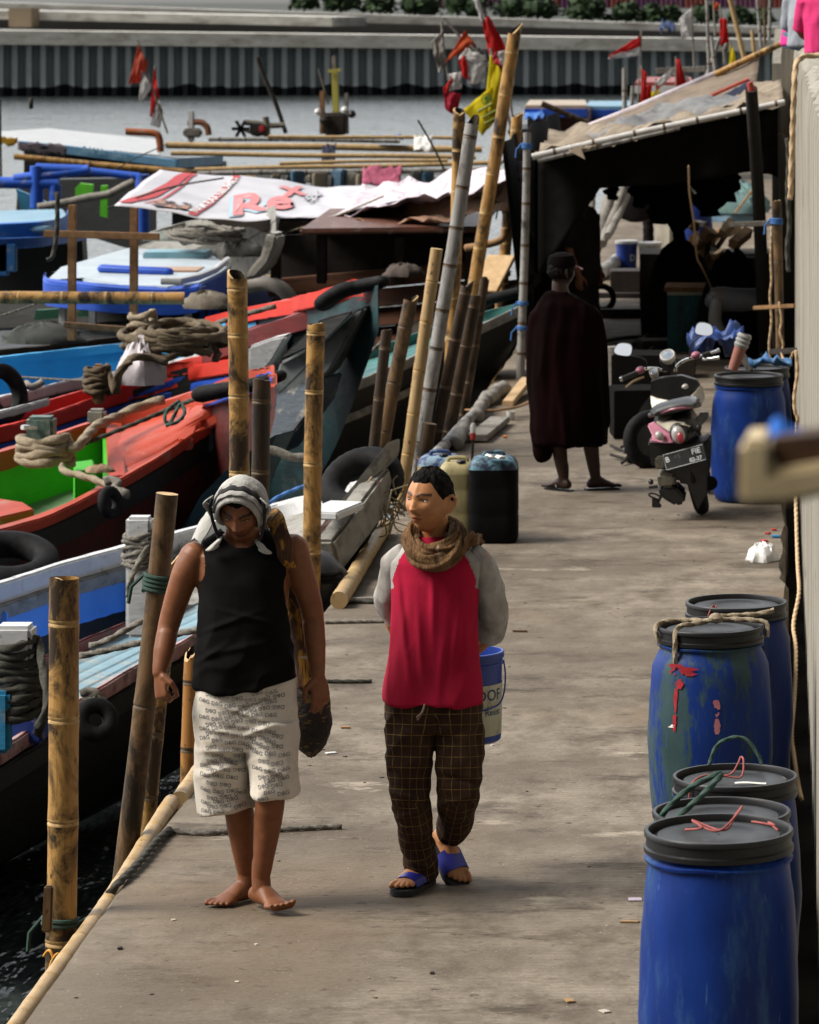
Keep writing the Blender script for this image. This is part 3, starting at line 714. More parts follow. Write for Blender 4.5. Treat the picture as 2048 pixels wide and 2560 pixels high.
    for ax, per in ((0,.041),(1,.041)):
        dv = N(nt,'ShaderNodeMath'); dv.operation='DIVIDE'; L(nt, sp.outputs[ax], dv.inputs[0]); dv.inputs[1].default_value = per
        fr_ = N(nt,'ShaderNodeMath'); fr_.operation='FRACT'; L(nt, dv.outputs[0], fr_.inputs[0])
        lt = N(nt,'ShaderNodeMath'); lt.operation='LESS_THAN'; L(nt, fr_.outputs[0], lt.inputs[0]); lt.inputs[1].default_value = .065
        if fac is None: fac = lt.outputs[0]
        else:
            mx = N(nt,'ShaderNodeMath'); mx.operation='MAXIMUM'; L(nt, fac, mx.inputs[0]); L(nt, lt.outputs[0], mx.inputs[1]); fac = mx.outputs[0]
    base = mix(nt, noise_fac(nt, 9, (1,1,.5)), (.050,.027,.018), (.026,.014,.010))
    thin = mix(nt, noise_fac(nt, 18), (.20,.125,.04), (.09,.06,.02))
    L(nt, mix(nt, fac, base, thin), bs.inputs['Base Color']); bump(nt, bs, noise_fac(nt, 200), .2, .002)
    tr = from_np(vs, fs, 'trousers', m, root, {'cuv': uv})
    mb = MB(); mb.tube(smooth_path([J(1062,1760,-.128), J(1058,1775,-.14), J(1050,1790,-.135), J(1044,1800,-.13)]), .004, 6); mb.tube(smooth_path([J(1062,1760,-.128), J(1056,1780,-.142), J(1042,1794,-.132)]), .004, 6)
    mb.build('drawstring', M('drawstring', (.20,.13,.10)), tr)
    # scarf: twisted rolls round the neck, loose end over the shoulder
    m, nt, bs = nodes_of('scarf_check'); bs.inputs['Roughness'].default_value = .95; bs.inputs['Specular IOR Level'].default_value = .1
    c = mix(nt, noise_fac(nt, 30, (1,.4,1), .3, .7, rot=(.3,.5,.2)), (.22,.125,.06), (.05,.026,.013))
    c = mix(nt, noise_fac(nt, 16, (2.2,.3,.3), .62, .70, detail=2, rot=(0,.6,.4)), c, (.26,.19,.13))
    L(nt, c, bs.inputs['Base Color']); bump(nt, bs, noise_fac(nt, 40, (2.5,.5,.6), .2, .8, rot=(.2,.6,.4)), .8, .012)
    mb = MB()
    def roll(pts, rs, tw, n=32):
        pp = smooth_path(pts, 8); K = len(pp); rr = np.interp(np.linspace(0,len(pts)-1,K), range(len(pts)), rs)
        base_v = len(mb.v)
        mb.tube(pp, list(rr), n, round_=False)
        for k in range(K):
            for i in range(n):
                q = base_v + k*n + i; d = mb.v[q] - pp[k]; a = 2*math.pi*i/n
                mb.v[q] = pp[k] + d*(.86 + .20*math.sin(4*a + tw*k) + .11*math.sin(9*a + tw*1.7*k + 1))
    roll([J(1032,1318,.02), J(1022,1350,-.05), J(1040,1390,-.115), J(1078,1408,-.145), J(1120,1396,-.125), J(1147,1362,-.06), J(1142,1322,.03), J(1105,1300,.10), J(1060,1300,.09), J(1034,1318,.03)], [.026,.03,.034,.036,.034,.032,.027,.026,.026,.026], .35)
    roll([J(1030,1335,0), J(1038,1362,-.075), J(1070,1378,-.115), J(1108,1372,-.105), J(1136,1345,-.05), J(1135,1315,.03)], [.022,.028,.032,.031,.028,.022], -.4)
    roll([J(1075,1405,-.125), J(1120,1392,-.11), J(1150,1368,-.06), J(1172,1350,-.03), J(1190,1346,.02), J(1200,1356,.06)], [.022,.030,.030,.028,.026,.020], .5)
    mb.build('scarf', m, root, angle=180)
    # slides
    mSOLE = M('slide_sole', (.012,.012,.014), (.03,.03,.032), 20, rough=.7); mSTR = M('slide_strap', (.022,.028,.30), (.016,.02,.22), 14, rough=.45, spec=.5)
    for ank, f_, up, side in ((aL, fL, (0,0,1), 1), (ankR, fR, (.30,-.55,.75), -1)):
        f, u, l = frame(f_, up); l = l*side
        q = lambda x, z, y=0: ank + f*x + u*z + l*y
        mb = MB(); out = []
        xs = [-.085,-.08,-.06,-.02,.03,.08,.12,.16,.185,.195]; wd = [.012,.026,.036,.038,.040,.048,.053,.050,.036,.014]
        top = [q(x,-.082,-w_) for x, w_ in zip(xs, wd)] + [q(x,-.082,w_) for x, w_ in reversed(list(zip(xs, wd)))]
        mb.slab(top, -u*.024); so_ = mb.build('slide', mSOLE, root, bevel=.004)
        mb = MB()
        def strap(uu, vv):
            x = lerp(.045,.128,uu); a = lerp(-1.45,1.45,vv); w_ = .052; hgt = lerp(.066,.047,uu)
            return q(x, -.086 + hgt*max(0,math.cos(a))**.75, w_*math.sin(a)/math.sin(1.45))
        mb.grid(strap, 6, 20, th=-.005); mb.build('strap', mSTR, so_, angle=50)
    return root, armR
person_red, ARM = man_red()

# bucket the man carries behind his back
def bucket_profile(r0, r1, h, t=.003):
    return [(0,.004),(r0-.01,.004),(r0,.012),(r0+.003,.03)] + [(lerp(r0,r1,k),h*k) for k in (.2,.4,.6,.8)] + [(r1-.002,h*.86),(r1+.006,h*.865),(r1+.006,h*.885),(r1,h*.89),(r1+.001,h*.93),(r1+.007,h*.935),(r1+.007,h*.99),(r1+.003,h),(r1-.004,h),(r1-.006,h*.9),(r0-.006,.03),(0,.02)]
mBKT = M('bucket_blue', (.010,.045,.30), (.008,.03,.20), 9, rough=.4, spec=.5, dirt=(.05,.08,.15), dsc=8, dlo=.6, dhi=.8)
mLAB = M('bucket_label', (.50,.49,.38), (.42,.40,.28), 8, rough=.6, dirt=(.13,.09,.05), dsc=12, dlo=.55, dhi=.7, dstr=(1,1,.3))
mNAVY = M('print_navy', (.03,.05,.12))
def carried_bucket():
    s = F/(D2+.42); top = J(1172,1628,.42); bot_ = J(1178,1855,.42); ax = (top - bot_).normalized(); h = (top-bot_).length*1.0
    root = thing('bucket', 'open blue bucket with dirty PROOF label, carried behind the man in the red shirt', 'bucket', bot_)
    mb = MB(); mb.lathe(bucket_profile(.118,.134,h), bot_, 40, axis=ax); mb.build('pail', mBKT, root)
    # label: a thin printed sleeve
    side = V((1,0,0)); side = (side - ax*side.dot(ax)).normalized(); fr = ax.cross(side); fr = fr if fr.y < 0 else -fr
    def cyl(x, z, dr): 
        r = lerp(.118,.134,z/h) + dr; a = x/r; return bot_ + ax*z + side*(r*math.sin(a)) + fr*(r*math.cos(a))
    mb = MB(); mb.grid(lambda u, v: cyl(lerp(-.24,.24,u), lerp(h*.10,h*.66,v), .002), 40, 6); lb = mb.build('label', mLAB, root)
    for tx, sz, bo, dy in (('PROOF',.062,.0004,h*.545),('Water Resist',.036,.0003,h*.36)):
        mb = MB(); add_text(mb, tx, sz, lambda x, z: cyl(x, z, .0032), bo, 0, .060, dy); mb.build('lettering', mNAVY, lb)
    mb = MB(); hp = [cyl(.205,h*.90,.006), cyl(.215,h*.75,.014), cyl(.19,h*.56,.016), cyl(.14,h*.44,.014), cyl(.06,h*.40,.012)]
    mb.tube(smooth_path(hp, 6), .0035, 6); mb.build('handle', mBKT, root)
    mb = MB()
    hook = ARM[-1] + V((0,.02,-.09)); mb.tube([cyl(-.2,h*.93,.004), hook, cyl(.2,h*.93,.004)], .003, 6); mb.build('wire', M('wire', (.3,.3,.3), metal=1, rough=.4), root)
carried_bucket()

# ======== the man in the black vest
D1 = 15.2
J1 = lambda px, py, dy=0.0: P(px, py, D1 + dy)
def man_vest():
    root = thing('person', 'barefoot man in black vest and printed white shorts, grey cloth wrapped round his bowed head', 'person', (J1(620,2250).x, D1, 0))
    X, Y = V((1,0,0)), V((0,1,0))
    rot = head_rot(R(-6), R(31), R(3)); hc = J1(604,1272,-.10); hs = 1.0
    b = MB(); head_mesh(b, hc, rot, hs, 1.25)
    limb(b, [J1(606,1320,.0), J1(608,1355,.03), J1(610,1410,.02)], [.062,.064,.075])
    eloft(b, [(J1(608,1335,.03), X, Y, .075, .06), (J1(609,1362,.03), X, Y, .155, .075), (J1(609,1385,.02), X, Y, .198, .095), (J1(608,1430,.02), X, Y, .185, .115), (J1(610,1520,.0), X, Y, .165, .12), (J1(614,1620,.0), X, Y, .17, .125), (J1(616,1720,.01), X, Y, .175, .12), (J1(616,1830,.02), X, Y, .16, .11)], 28)
    armL = [J1(487,1392,.01), J1(462,1440,.0), J1(422,1565,.0), J1(399,1680,-.08)]
    armR = [J1(733,1372,.01), J1(752,1430,.02), J1(782,1535,.05), J1(795,1685,.0)]
    limb(b, armL, [.058,.053,.041,.027]); limb(b, armR, [.058,.053,.042,.026])
    limb(b, [armL[2]*.8+armL[3]*.2, armL[2]*.45+armL[3]*.55, armL[3]], [.041,.039,.027]); limb(b, [armR[2]*.85+armR[3]*.15, armR[2]*.5+armR[3]*.5, armR[3]], [.042,.040,.027])
    hand(b, armL[-1], (.12,-.25,-1), (.75,.65,0), (.5,-.85,0), 72, 1.0, 1.02, .7)
    hand(b, armR[-1], (.14,-.1,-1), (-.6,.8,.0), (-.75,-.6,0), 30, 1.0, 1.02, .5)
    hipL, hipR = J1(560,1830,.02), J1(672,1830,.0); kneeL, kneeR = J1(595,2010,.05), J1(676,1985,-.08)
    ankL, ankR = V((J1(617,2175,.12).x, D1+.12, .083)), V((J1(652,2175,-.03).x, D1-.02, .098))
    for h_, k_, a_ in ((hipL,kneeL,ankL),(hipR,kneeR,ankR)):
        limb(b, [h_, k_, k_*.68+a_*.32+V((0,.012,0)), k_*.3+a_*.7, a_+V((0,0,.02))], [.082,.056,.054,.040,.033])
    foot(b, ankL, (-.62,-.78,0), (0,0,1), 1, 0.1); foot(b, ankR, (.62,-.78,-.02), (0,0,1), -1, .75)
    vs, ns, fs = vox(b, .0042, 4, .5)
    t = face_tint(vs, hc, rot, hs, .75, .95)
    from_np(vs, fs, 'body', mSKIND if False else mSKIN2, root, {'tint': t})
    eyes(root, hc, rot, hs, 0, .35)
    hair_cap(root, hc, rot, hs, lambda a: interp([0,.6,1.2,1.6,2.2,3.2],[1.02,1.0,1.2,1.5,1.9,2.1], a), .012)
    # vest
    sb = MB()
    eloft(sb, [(J1(608,1322,.035), X, Y, .090, .066), (J1(609,1345,.03), X, Y, .140, .084), (J1(609,1366,.02), X, Y, .185, .100), (J1(608,1400,.01), X, Y, .182, .122), (J1(607,1450,.0), X, Y, .163, .138), (J1(607,1520,-.01), X, Y, .165, .146), (J1(610,1600,-.02), X, Y, .172, .152), (J1(614,1670,-.02), X, Y, .185, .150), (J1(617,1700,-.015), X, Y, .194, .148), (J1(617,1716,-.015), X, Y, .196, .148)], 40, 2.25)
    vs, ns, fs = vox(sb, .0062, 6, .5)
    k = np.clip((J1(0,1440).z - vs[:,2])/.3, .2, 1)
    o = fold(vs, ns, .010, 8, 8, 7); vs = vs + (o-vs)*k[:,None]
    px = VX + vs[:,0]*F/vs[:,1]; py = VY + (H - vs[:,2])*F/vs[:,1]
    for cx, cy, sx, sy, am, tl in ((560,1560,70,7,.010,-.35),(630,1545,70,6,.009,.25),(600,1620,90,8,.008,-.2),(700,1600,40,8,.008,.5),(520,1640,40,8,.010,-.6)):
        gy = py - cy - tl*(px-cx); vs[:,1] -= (ns[:,1]<0)*am*np.exp(-(gy/sy)**2-((px-cx)/sx)**2)
    sag = np.clip((py-1690)/30,0,1); vs[:,2] += sag*np.interp(px,[488,583,747],[0,-.012,.05])*1.0
    def keep(f):
        c_ = np.mean(vs[list(f)], axis=0); qx = VX + c_[0]*F/c_[1]; qy = VY + (H - c_[2])*F/c_[1]
        back = c_[1] > D1 + .03
        if ((qx-606)/54)**2 + ((qy-1318)/(52 if not back else 24))**2 < 1: return False
        if qy < 1452 and (qx < np.interp(qy,[1330,1356,1400,1440,1456],[516,506,513,511,502]) or qx > np.interp(qy,[1300,1340,1400,1456],[692,703,713,718])): return False
        return True
    fs = [f for f in fs if keep(f)]
    from_np(vs, fs, 'vest', M('vest_black', (.004,.004,.004), (.007,.0065,.0065), 10, rough=.95, spec=.08, bmp=.2, bsc=250), root)
    # shorts
    tb = MB()
    eloft(tb, [(J1(616,1670,.0), X, Y, .180, .128), (J1(615,1720,.0), X, Y, .188, .140), (J1(614,1780,.0), X, Y, .192, .142), (J1(614,1840,.0), X, Y, .188, .135), (J1(614,1865,.0), X, Y, .178, .12)], 36, 2.4)
    def leg(secs): tb.loft([ell(c, X, Y, a, b_, 28, 2.4) for c, a, b_ in secs])
    leg([(J1(562,1800,.02), .105,.125), (J1(562,1860,.03), .106,.128), (J1(563,1930,.04), .107,.128), (J1(565,1985,.05), .107,.128), (J1(568,2012,.05), .107,.128)])
    leg([(J1(676,1800,-.02), .100,.122), (J1(680,1860,-.03), .092,.118), (J1(684,1920,-.05), .089,.114), (J1(685,1965,-.06), .090,.114), (J1(685,1986,-.06), .091,.115)])
    vs, ns, fs = vox(tb, .0065, 5, .5)
    vs = fold(vs, ns, .010, 11, 7, 5)
    px = VX + vs[:,0]*F/vs[:,1]; py = VY + (H - vs[:,2])*F/vs[:,1]
    for cx, cy, sx, sy, am, tl in ((560,1880,60,7,.013,.05),(555,1905,60,6,-.008,-.25),(560,1922,70,7,.012,-.28),(655,1823,40,6,.016,-.35),(600,1780,60,7,.010,.35),(640,1760,50,6,-.009,-.5),(690,1930,40,6,.009,.3),(560,1830,50,6,.009,.2),(520,1960,30,40,.010,0)):
        gy = py - cy - tl*(px-cx); vs[:,1] -= (ns[:,1]<0)*am*np.exp(-(gy/sy)**2-((px-cx)/sx)**2)
    low = np.clip((py-1960)/50,0,1)*(px<630); vs[:,2] += low*np.interp(px,[500,560,630],[-.028,-.004,.006])
    mSHO = M('shorts_white', (.68,.63,.55), (.58,.52,.44), 6, rough=.95, spec=.1, bmp=.25, bsc=250, dirt=(.33,.25,.17), dsc=5, dlo=.56, dhi=.78)
    sh = from_np(vs, fs, 'shorts', mSHO, root)
    bv = BVHTree.FromPolygons([V(p) for p in vs.tolist()], fs)
    mb = MB(); row = 0; py_ = 1712
    while py_ < 2035:
        px_ = 488 + (row % 2)*17
        while px_ < 752:
            c = J1(px_, py_ + 6*math.sin(px_*.03+row), 0); flip = -1 if row % 2 else 1
            tvs, tfs = text_mesh('D&G', .0205, .0003)
            bent = .25*math.sin(px_*.021 + row*.4); ca, sa = math.cos(bent), math.sin(bent); out = []; ok = True
            for x, y, z in tvs:
                x2, y2 = x*flip*ca - y*flip*sa, x*flip*sa + y*flip*ca
                src = V((c.x + x2, D1 - .6, c.z + y2)); hit = bv.ray_cast(src, V((0,1,0)))
                if hit[0] is None or abs(hit[1].y) < .22: ok = False; break
                out.append(hit[0] + V((0,-.0016,0)))
            if ok and max(p.y for p in out)-min(p.y for p in out) < .04: mb.add(out, tfs)
            px_ += 33.5
        row += 1; py_ += 15.6
    mb.build('lettering', M('print_grey', (.24,.23,.225), (.17,.165,.16), 20), sh, angle=180)
    # head cloth
    mCL = M('cloth_grey', (.44,.43,.40), (.33,.32,.30), 9, rough=.95, spec=.1, bmp=.35, bsc=90, dirt=(.20,.19,.18), dsc=6, dlo=.55, dhi=.75)
    mCLD = M('cloth_black', (.016,.015,.017), (.03,.028,.03), 20, rough=.95)
    q = lambda x, y, z: hc + rot @ V((x, y, z))
    mb = MB()
    def hood(secs, n=44):
        rr = []
        for k, (y, cz, a, b_) in enumerate(secs):
            rr.append([q(a*math.sin(t)*(1+.03*nz((math.sin(t)*4,y*40,1),1)), y + (-.018*math.cos(t) if math.cos(t) > 0 else .085*min(1,(-math.cos(t)/.9))**1.5*(1 if y < .02 else .3)), cz + b_*math.cos(t)*(1+.04*nz((math.sin(t)*4,y*40,math.cos(t)*4),1.2))) for t in [2*math.pi*i/n for i in range(n)]])
        mb.loft(rr, cap0=False)
    hood([(-.045,.002,.0745,.097),(-.072,.000,.076,.100),(-.077,.000,.079,.103),(-.070,.002,.086,.110),(-.045,.006,.095,.120),(-.005,.010,.100,.126),(.04,.012,.098,.122),(.075,.010,.085,.108),(.105,.005,.055,.075),(.118,.0,.02,.03)])
    cloth = mb.build('head_cloth', mCL, root, angle=180)
    mb = MB()   # folded bands across the brow and their raised corners
    arc = lambda y0, dy, a_, b_, t0=-1.35, t1=1.35, n=20: [q(a_*math.sin(lerp(t0,t1,i/n)), y0 - dy*math.cos(lerp(t0,t1,i/n)), .006 + b_*math.cos(lerp(t0,t1,i/n)) + .003*math.sin(i*1.7)) for i in range(n+1)]
    mb.tube(arc(-.046,.020,.096,.121), .013, 10, flat=(1,.35), up=(0,-1,0)); mb.build('fold', mCL, cloth, angle=180)
    mb = MB(); mb.tube(arc(-.022,.018,.0995,.126), .014, 10, flat=(1,.28), up=(0,-1,0)); mb.build('fold', mCLD, cloth, angle=180)
    mb = MB(); mb.tube(arc(.004,.012,.101,.1275), .014, 10, flat=(1,.3), up=(0,-1,0)); mb.build('fold', mCL, cloth, angle=180)
    for sx in (-1,1):
        mb = MB(); mb.tube(smooth_path([q(sx*.096,-.045,.080), q(sx*.104,-.058,.050), q(sx*.100,-.062,.0), q(sx*.090,-.066,-.05), q(sx*.080,-.070,-.085)],5), [.012]*21, 10, flat=(.45,1), up=(sx,0,0))
        mb.build('side_panel', mCLD, cloth, angle=180)
        mb = MB(); mb.tube(smooth_path([q(sx*.090,-.05,.096), q(sx*.116,-.066,.082), q(sx*.124,-.058,.060), q(sx*.112,-.05,.035), q(sx*.100,-.052,.01)],5), list(np.linspace(.007,.015,21)), 8, flat=(1,.4), up=(0,-1,0))
        mb.build('raised_corner', mCL, cloth, angle=180)
        mb = MB(); rr = []
        for k in range(8):
            t = k/7; cc = q(sx*lerp(.070,.104,t), lerp(-.085,-.098,t), lerp(-.080,-.122,t))
            rr.append([cc + V((math.cos(a_)*(.010+.014*t)*(1+.3*nz((a_*2,t*4,sx),1)), math.sin(a_)*.012, math.sin(a_)*.006+.012*math.cos(a_)*sx*-.4)) for a_ in [x*6.2832/10 for x in range(10)]])
        mb.loft(rr); mb.build('knot', mCL, cloth, angle=180)
    mb = MB()
    def tail(u, v):
        a = [J1(545,1255,-.02), J1(520,1275,.0), J1(495,1310,.02), J1(478,1352,.0)]; c_ = [J1(545,1290,-.07), J1(536,1298,-.08), J1(522,1325,-.09), J1(501,1360,-.08)]
        t = u*3; i = min(2,int(t)); f_ = t-i
        p = a[i].lerp(a[i+1], f_).lerp(c_[i].lerp(c_[i+1], f_), v); return p + V((0,-.02*math.sin(math.pi*v),.018*math.sin(math.pi*v))) + V((0,0,1))*.006*nz((u*4,v*6,0),1.5)
    mb.grid(tail, 16, 10, th=.008); mb.build('cloth_tail', mCL, cloth, angle=60)
    return root
mSKIN2 = skin_mat('skin_tan', (.23,.085,.034), (.17,.06,.024))
man_vest()
# batik sling over the man's shoulder with the net sack it carries
m, nt, bs = nodes_of('batik'); bs.inputs['Roughness'].default_value = .9
c = mix(nt, noise_fac(nt, 14, (1,1,.35), .48, .52, detail=2, rot=(0,.35,0)), (.42,.20,.025), (.05,.022,.012))
c = mix(nt, noise_fac(nt, 60, (2.5,1,.15), .5, .6, detail=2, rot=(0,.3,0)), c, (.10,.04,.012))
c = mix(nt, noise_fac(nt, 8, (.5,1,2), .66, .69, detail=1), c, (.50,.42,.30))
L(nt, c, bs.inputs['Base Color'])
sling = thing('sling_bag', 'yellow and brown batik sling with dark net sack, worn by the man in black vest', 'bag', J1(780,1886,.1))
mb = MB(); pts = [J1(640,1300,.12), J1(672,1288,.06), J1(690,1300,-.03), J1(704,1345,-.085), J1(716,1400,-.07), J1(722,1430,.03), J1(728,1480,.12), J1(740,1560,.17), J1(752,1640,.19), J1(766,1720,.2)]
mb.tube(smooth_path(pts, 6), list(np.interp(np.linspace(0,9,55), range(10), [.03,.036,.038,.038,.030,.030,.034,.034,.036,.04])), 14, flat=(.35,1), up=(.35,-.7,.6))
for i in range(len(mb.v)): mb.v[i] += V((1,0,0))*.004*math.sin(mb.v[i].z*70+mb.v[i].x*90)
mb.build('strap', m, sling, angle=180)
mb = MB(); rr = []
for k in range(15):
    t = k/14; py = lerp(1660,1892,t); cx = lerp(760,778,t); wd = [12,28,40,48,53,57,60,61,61,59,55,49,40,27,7][k]
    rr.append([P(cx,py,D1+.26) + V((math.cos(a)*wd/650*(1+.09*nz((math.cos(a)*2,math.sin(a)*2,t*5),1.4)), math.sin(a)*wd/650*.85, .012*nz((math.cos(a)*3,math.sin(a)*3,t*6),1))) for a in [x*6.2832/24 for x in range(24)]])
mb.loft(rr)
msk, nt, bs = nodes_of('net_sack'); bs.inputs['Roughness'].default_value = .7
c = mix(nt, noise_fac(nt, 26, (1,1,2.4), .56, .64, detail=3), (.012,.009,.007), (.16,.095,.02)); c = mix(nt, noise_fac(nt, 9, (1,1,1), .66, .69, off=(2,2,2)), c, (.02,.05,.16))
L(nt, c, bs.inputs['Base Color']); bump(nt, bs, noise_fac(nt, 40, (1,1,1), .2,.8), .8, .01)
mb.build('sack', msk, sling, angle=180)
# ---------------- bamboo poles, barrels, cans and clutter on the dock
def pole(label, a, b, ra, rb, mats, nodes=(), cut='slant', group='bamboo mooring poles', name='bamboo_pole', bend=0.0, cat='bamboo pole', seed=0, slant=.06, tie=None):
    a, b = V(a), V(b); ax = b - a; ln = ax.length; t = ax.normalized()
    u = t.cross(V((0,1,0))); u = u.normalized() if u.length > 1e-6 else V((1,0,0)); w = u.cross(t); n = 18
    rnd = random.Random(seed*13+5)
    if not nodes:
        x = .16 + .1*rnd.random(); nodes = []
        while x < ln-.05: nodes.append(x); x += rnd.uniform(.27,.40)
    else: nodes = [ln*(1-q) for q in nodes]
    st = {0.0, ln}
    for q in nodes:
        for d in (-.05,-.014,-.008,-.002,.004,.012,.05): st.add(min(ln,max(0,q+d)))
    x = 0
    while x < ln: st.add(x); x += .12
    st = sorted(st)
    st = [s for i, s in enumerate(st) if i == 0 or s - st[i-1] > .0015]
    mb = MB(); rings = []; mi = []
    ph = rnd.random()*6
    for s_ in st:
        f = s_/ln; r = lerp(ra, rb, f)
        for q in nodes:
            d = s_-q
            if abs(d) < .0025: r *= .975
            elif abs(d) < .016: r *= 1.045
            elif abs(d) < .055: r *= 1.012
        c = a + t*s_ + (u*math.sin(f*math.pi)*bend + w*.3*bend*math.sin(f*math.pi*1.3+ph))*1.0
        c += u*.006*math.sin(s_*2.1+ph)
        rings.append([c + u*(r*math.cos(i*2*math.pi/n)) + w*(r*math.sin(i*2*math.pi/n)) for i in range(n)])
    N0 = len(mb.v)
    for k in range(len(st)-1):
        m_ = (st[k]+st[k+1])/2
        mi.append(1 if any(abs(m_-q) < .0125 for q in nodes) else 0)
    # cut the top
    top = rings[-1]
    if cut in ('slant', 'hollow'):
        sg = slant if cut == 'slant' else .008
        for i in range(n):
            h_ = math.cos(i*2*math.pi/n + ph)
            top[i] = top[i] + t*(sg*h_ - sg + .008*nz((i*.8,seed,0),1))
            if cut == 'slant' and h_ < .1: top[i] += t*(-.03*rnd.random()*abs(h_))
        inner = [b - t*0 + (p - b)*.80 + t*((p-b).dot(t))*.0 for p in top]
        low = [p - t*.11 for p in inner]
        seq = rings + [inner, low]; mi += [2, 3]
    else:
        cc = sum(top, V((0,0,0)))/n; inner = [cc + (p-cc)*.05 for p in top]; seq = rings + [inner]; mi += [2]
    o0 = 0
    for k in range(len(seq)-1):
        base = len(mb.v); mb.v += seq[k] if k == 0 else []; 
        if k == 0: pass
        mb.v += seq[k+1]
        A = k*n; B = (k+1)*n
        for i in range(n):
            j = (i+1) % n; mb.f.append((A+i, A+j, B+j, B+i)); mb.m.append(mi[k])
    mb.f.append(tuple(range(n-1,-1,-1))); mb.m.append(0); mb.f.append(tuple((len(seq)-1)*n+i for i in range(n))); mb.m.append(3 if cut != 'flat' else 2)
    o = mb.build(name, mats, angle=35, origin=a)
    tag(o, label, cat, group)
    if tie:
        for f, rm, turns in tie:
            tb = MB(); c = a + t*ln*f; r = lerp(ra, rb, f) + .008; pts = []
            for i in range(turns*16+1):
                an = i*2*math.pi/16; pts.append(c + t*(.018*i/16) + u*(r*math.cos(an)) + w*(r*math.sin(an)))
            pts += [pts[-1] + u*.05 - t*.06, pts[-1] + u*.055 - t*.13]
            tb.tube(pts, .0085, 6); tb.build('rope_tie', rm, o)
    return o
SET_T = [mBAM, mNODE, mINNER, mINNERD]; SET_P = [mBAM2, mNODE, mINNER, mINNERD]; SET_D = [mBAMD, mNODED, mNODED, mINNERD]
SET_G = [mBAMG, mNODED, mBAMD, mINNERD]; SET_B = [mBAMB, mNODED, mINNER, mINNERD]
def pp(label, top, bot, X, w, mats, ext=.35, zb=None, **k):          # pole from photo points, standing at distance X left of the dock edge line
    s = (VX - bot[0])/X; D = F/s
    a, b = P(bot[0], bot[1], D), P(top[0], top[1], D)
    if zb is not None:
        t = (a-b).normalized(); a = a + t*((a.z - zb)/max(.2,-t.z)) if t.z < -.2 else a
    return pole(label, a, b, w/2/s, w/2/s*.97, mats, **k)
pp('thick stained tan bamboo post with slanted hollow top, nearest at the lower left', (163,1440), (150,2330), 2.72, 77, SET_T, zb=-1.5, nodes=(.063,.195,.335,.50,.58,.66,.80,.92), seed=1, slant=.075, tie=[(.52,mROPEGR,2),(.40,mROPEK,1)])
pp('dark brown leaning bamboo post with green rope near its top, beside the vest man', (418,1234), (310,2200), 2.70, 57, SET_B, zb=-1.5, nodes=(.30,.60,.85), seed=2, cut='flat', tie=[(.86,mROPEGR,4),(.30,mROPEGR,1)])
pp('amber bamboo pole leaning right behind the dark post tied with green rope', (440,1378), (358,2130), 2.74, 44, SET_B if False else [mBAM, mNODED, mINNER, mINNERD], zb=-1.5, seed=3, slant=.05)
pp('short orange bamboo stump with paint smears beside the printed shorts', (486,1610), (470,2000), 2.70, 42, [bamboo_mat('bamboo_orange', (.36,.17,.045), (.25,.11,.03), (.03,.02,.012), .55, .7), mNODED, mINNER, mINNERD], zb=-1.5, seed=4, slant=.03, tie=[(.35,mROPEG,2)])
pp('upright tan bamboo post with pale cut top rising behind the head cloth', (594,674), (598,1720), 2.70, 51, SET_T, zb=-1.5, nodes=(.026,.091,.176,.283,.40,.52,.64,.76), seed=5, slant=.03)
pp('nearly black hollow bamboo post close behind the upright tan one', (657,946), (640,1600), 2.78, 46, SET_D, zb=-1.5, seed=6, cut='hollow')
pp('tan bamboo post with dark stains standing alone left of the big tyre', (793,806), (776,1480), 2.70, 46, SET_T, zb=-1.5, nodes=(.02,.13,.265,.43,.60,.8), seed=7, slant=.02)
G2 = 'bamboo poles leaning along the dock edge'
pp('thin dark bamboo pole, first of the leaning cluster at the dock edge', (970,822), (935,1130), 2.66, 28, SET_D, zb=-1.4, seed=8, cut='hollow', group=G2)
pp('brown stained bamboo pole, second of the leaning cluster at the dock edge', (1029,737), (953,1140), 2.64, 36, SET_B, zb=-1.4, seed=9, slant=.04, group=G2)
pp('clean yellow bamboo pole with flat pale top in the leaning cluster', (1094,622), (1012,1185), 2.64, 31, SET_P, zb=-1.4, seed=10, cut='flat', group=G2)
pp('long weathered grey bamboo pole with dark slanted tip leaning over the dock edge', (1184,285), (1048,1150), 2.64, 35, [mBAMG, mNODED, mBAMD, mINNERD], zb=-1.4, seed=11, slant=.10, group=G2)
pp('dark leaning bamboo pole just right of the long grey one', (1172,700), (1082,1130), 2.62, 30, SET_D, zb=-1.4, seed=12, group=G2)
pp('blackened leaning bamboo pole, rightmost dark one of the cluster', (1192,737), (1112,1130), 2.62, 32, SET_D, zb=-1.4, seed=13, cut='hollow', group=G2)
pp('short blackened stump with pointed top at the foot of the leaning cluster', (1073,1058), (1056,1160), 2.60, 36, SET_D, zb=-1.4, seed=14, cut='flat', group=G2)
pp('upright tan bamboo pole behind the tip of the long grey one', (1150,270), (1128,900), 2.66, 32, SET_T, zb=-1.4, seed=15, slant=.02, group=G2)
pp('tallest tan bamboo pole, leaning right in front of the yellow flag', (1292,56), (1184,800), 2.66, 33, SET_T, zb=-1.4, seed=16, slant=.07, group=G2, bend=.03)
pp('stained bamboo pole with dark cloth tied round it beside the awning corner', (1293,280), (1252,780), 2.68, 29, SET_T, zb=-1.2, seed=17, slant=.03, group=G2, tie=[(.72,mROPEK,4),(.55,mROPEK,3)])
pp('dark thin bamboo pole standing between the tan ones near the awning', (1214,690), (1165,985), 2.64, 24, SET_D, zb=-1.2, seed=18, group=G2)
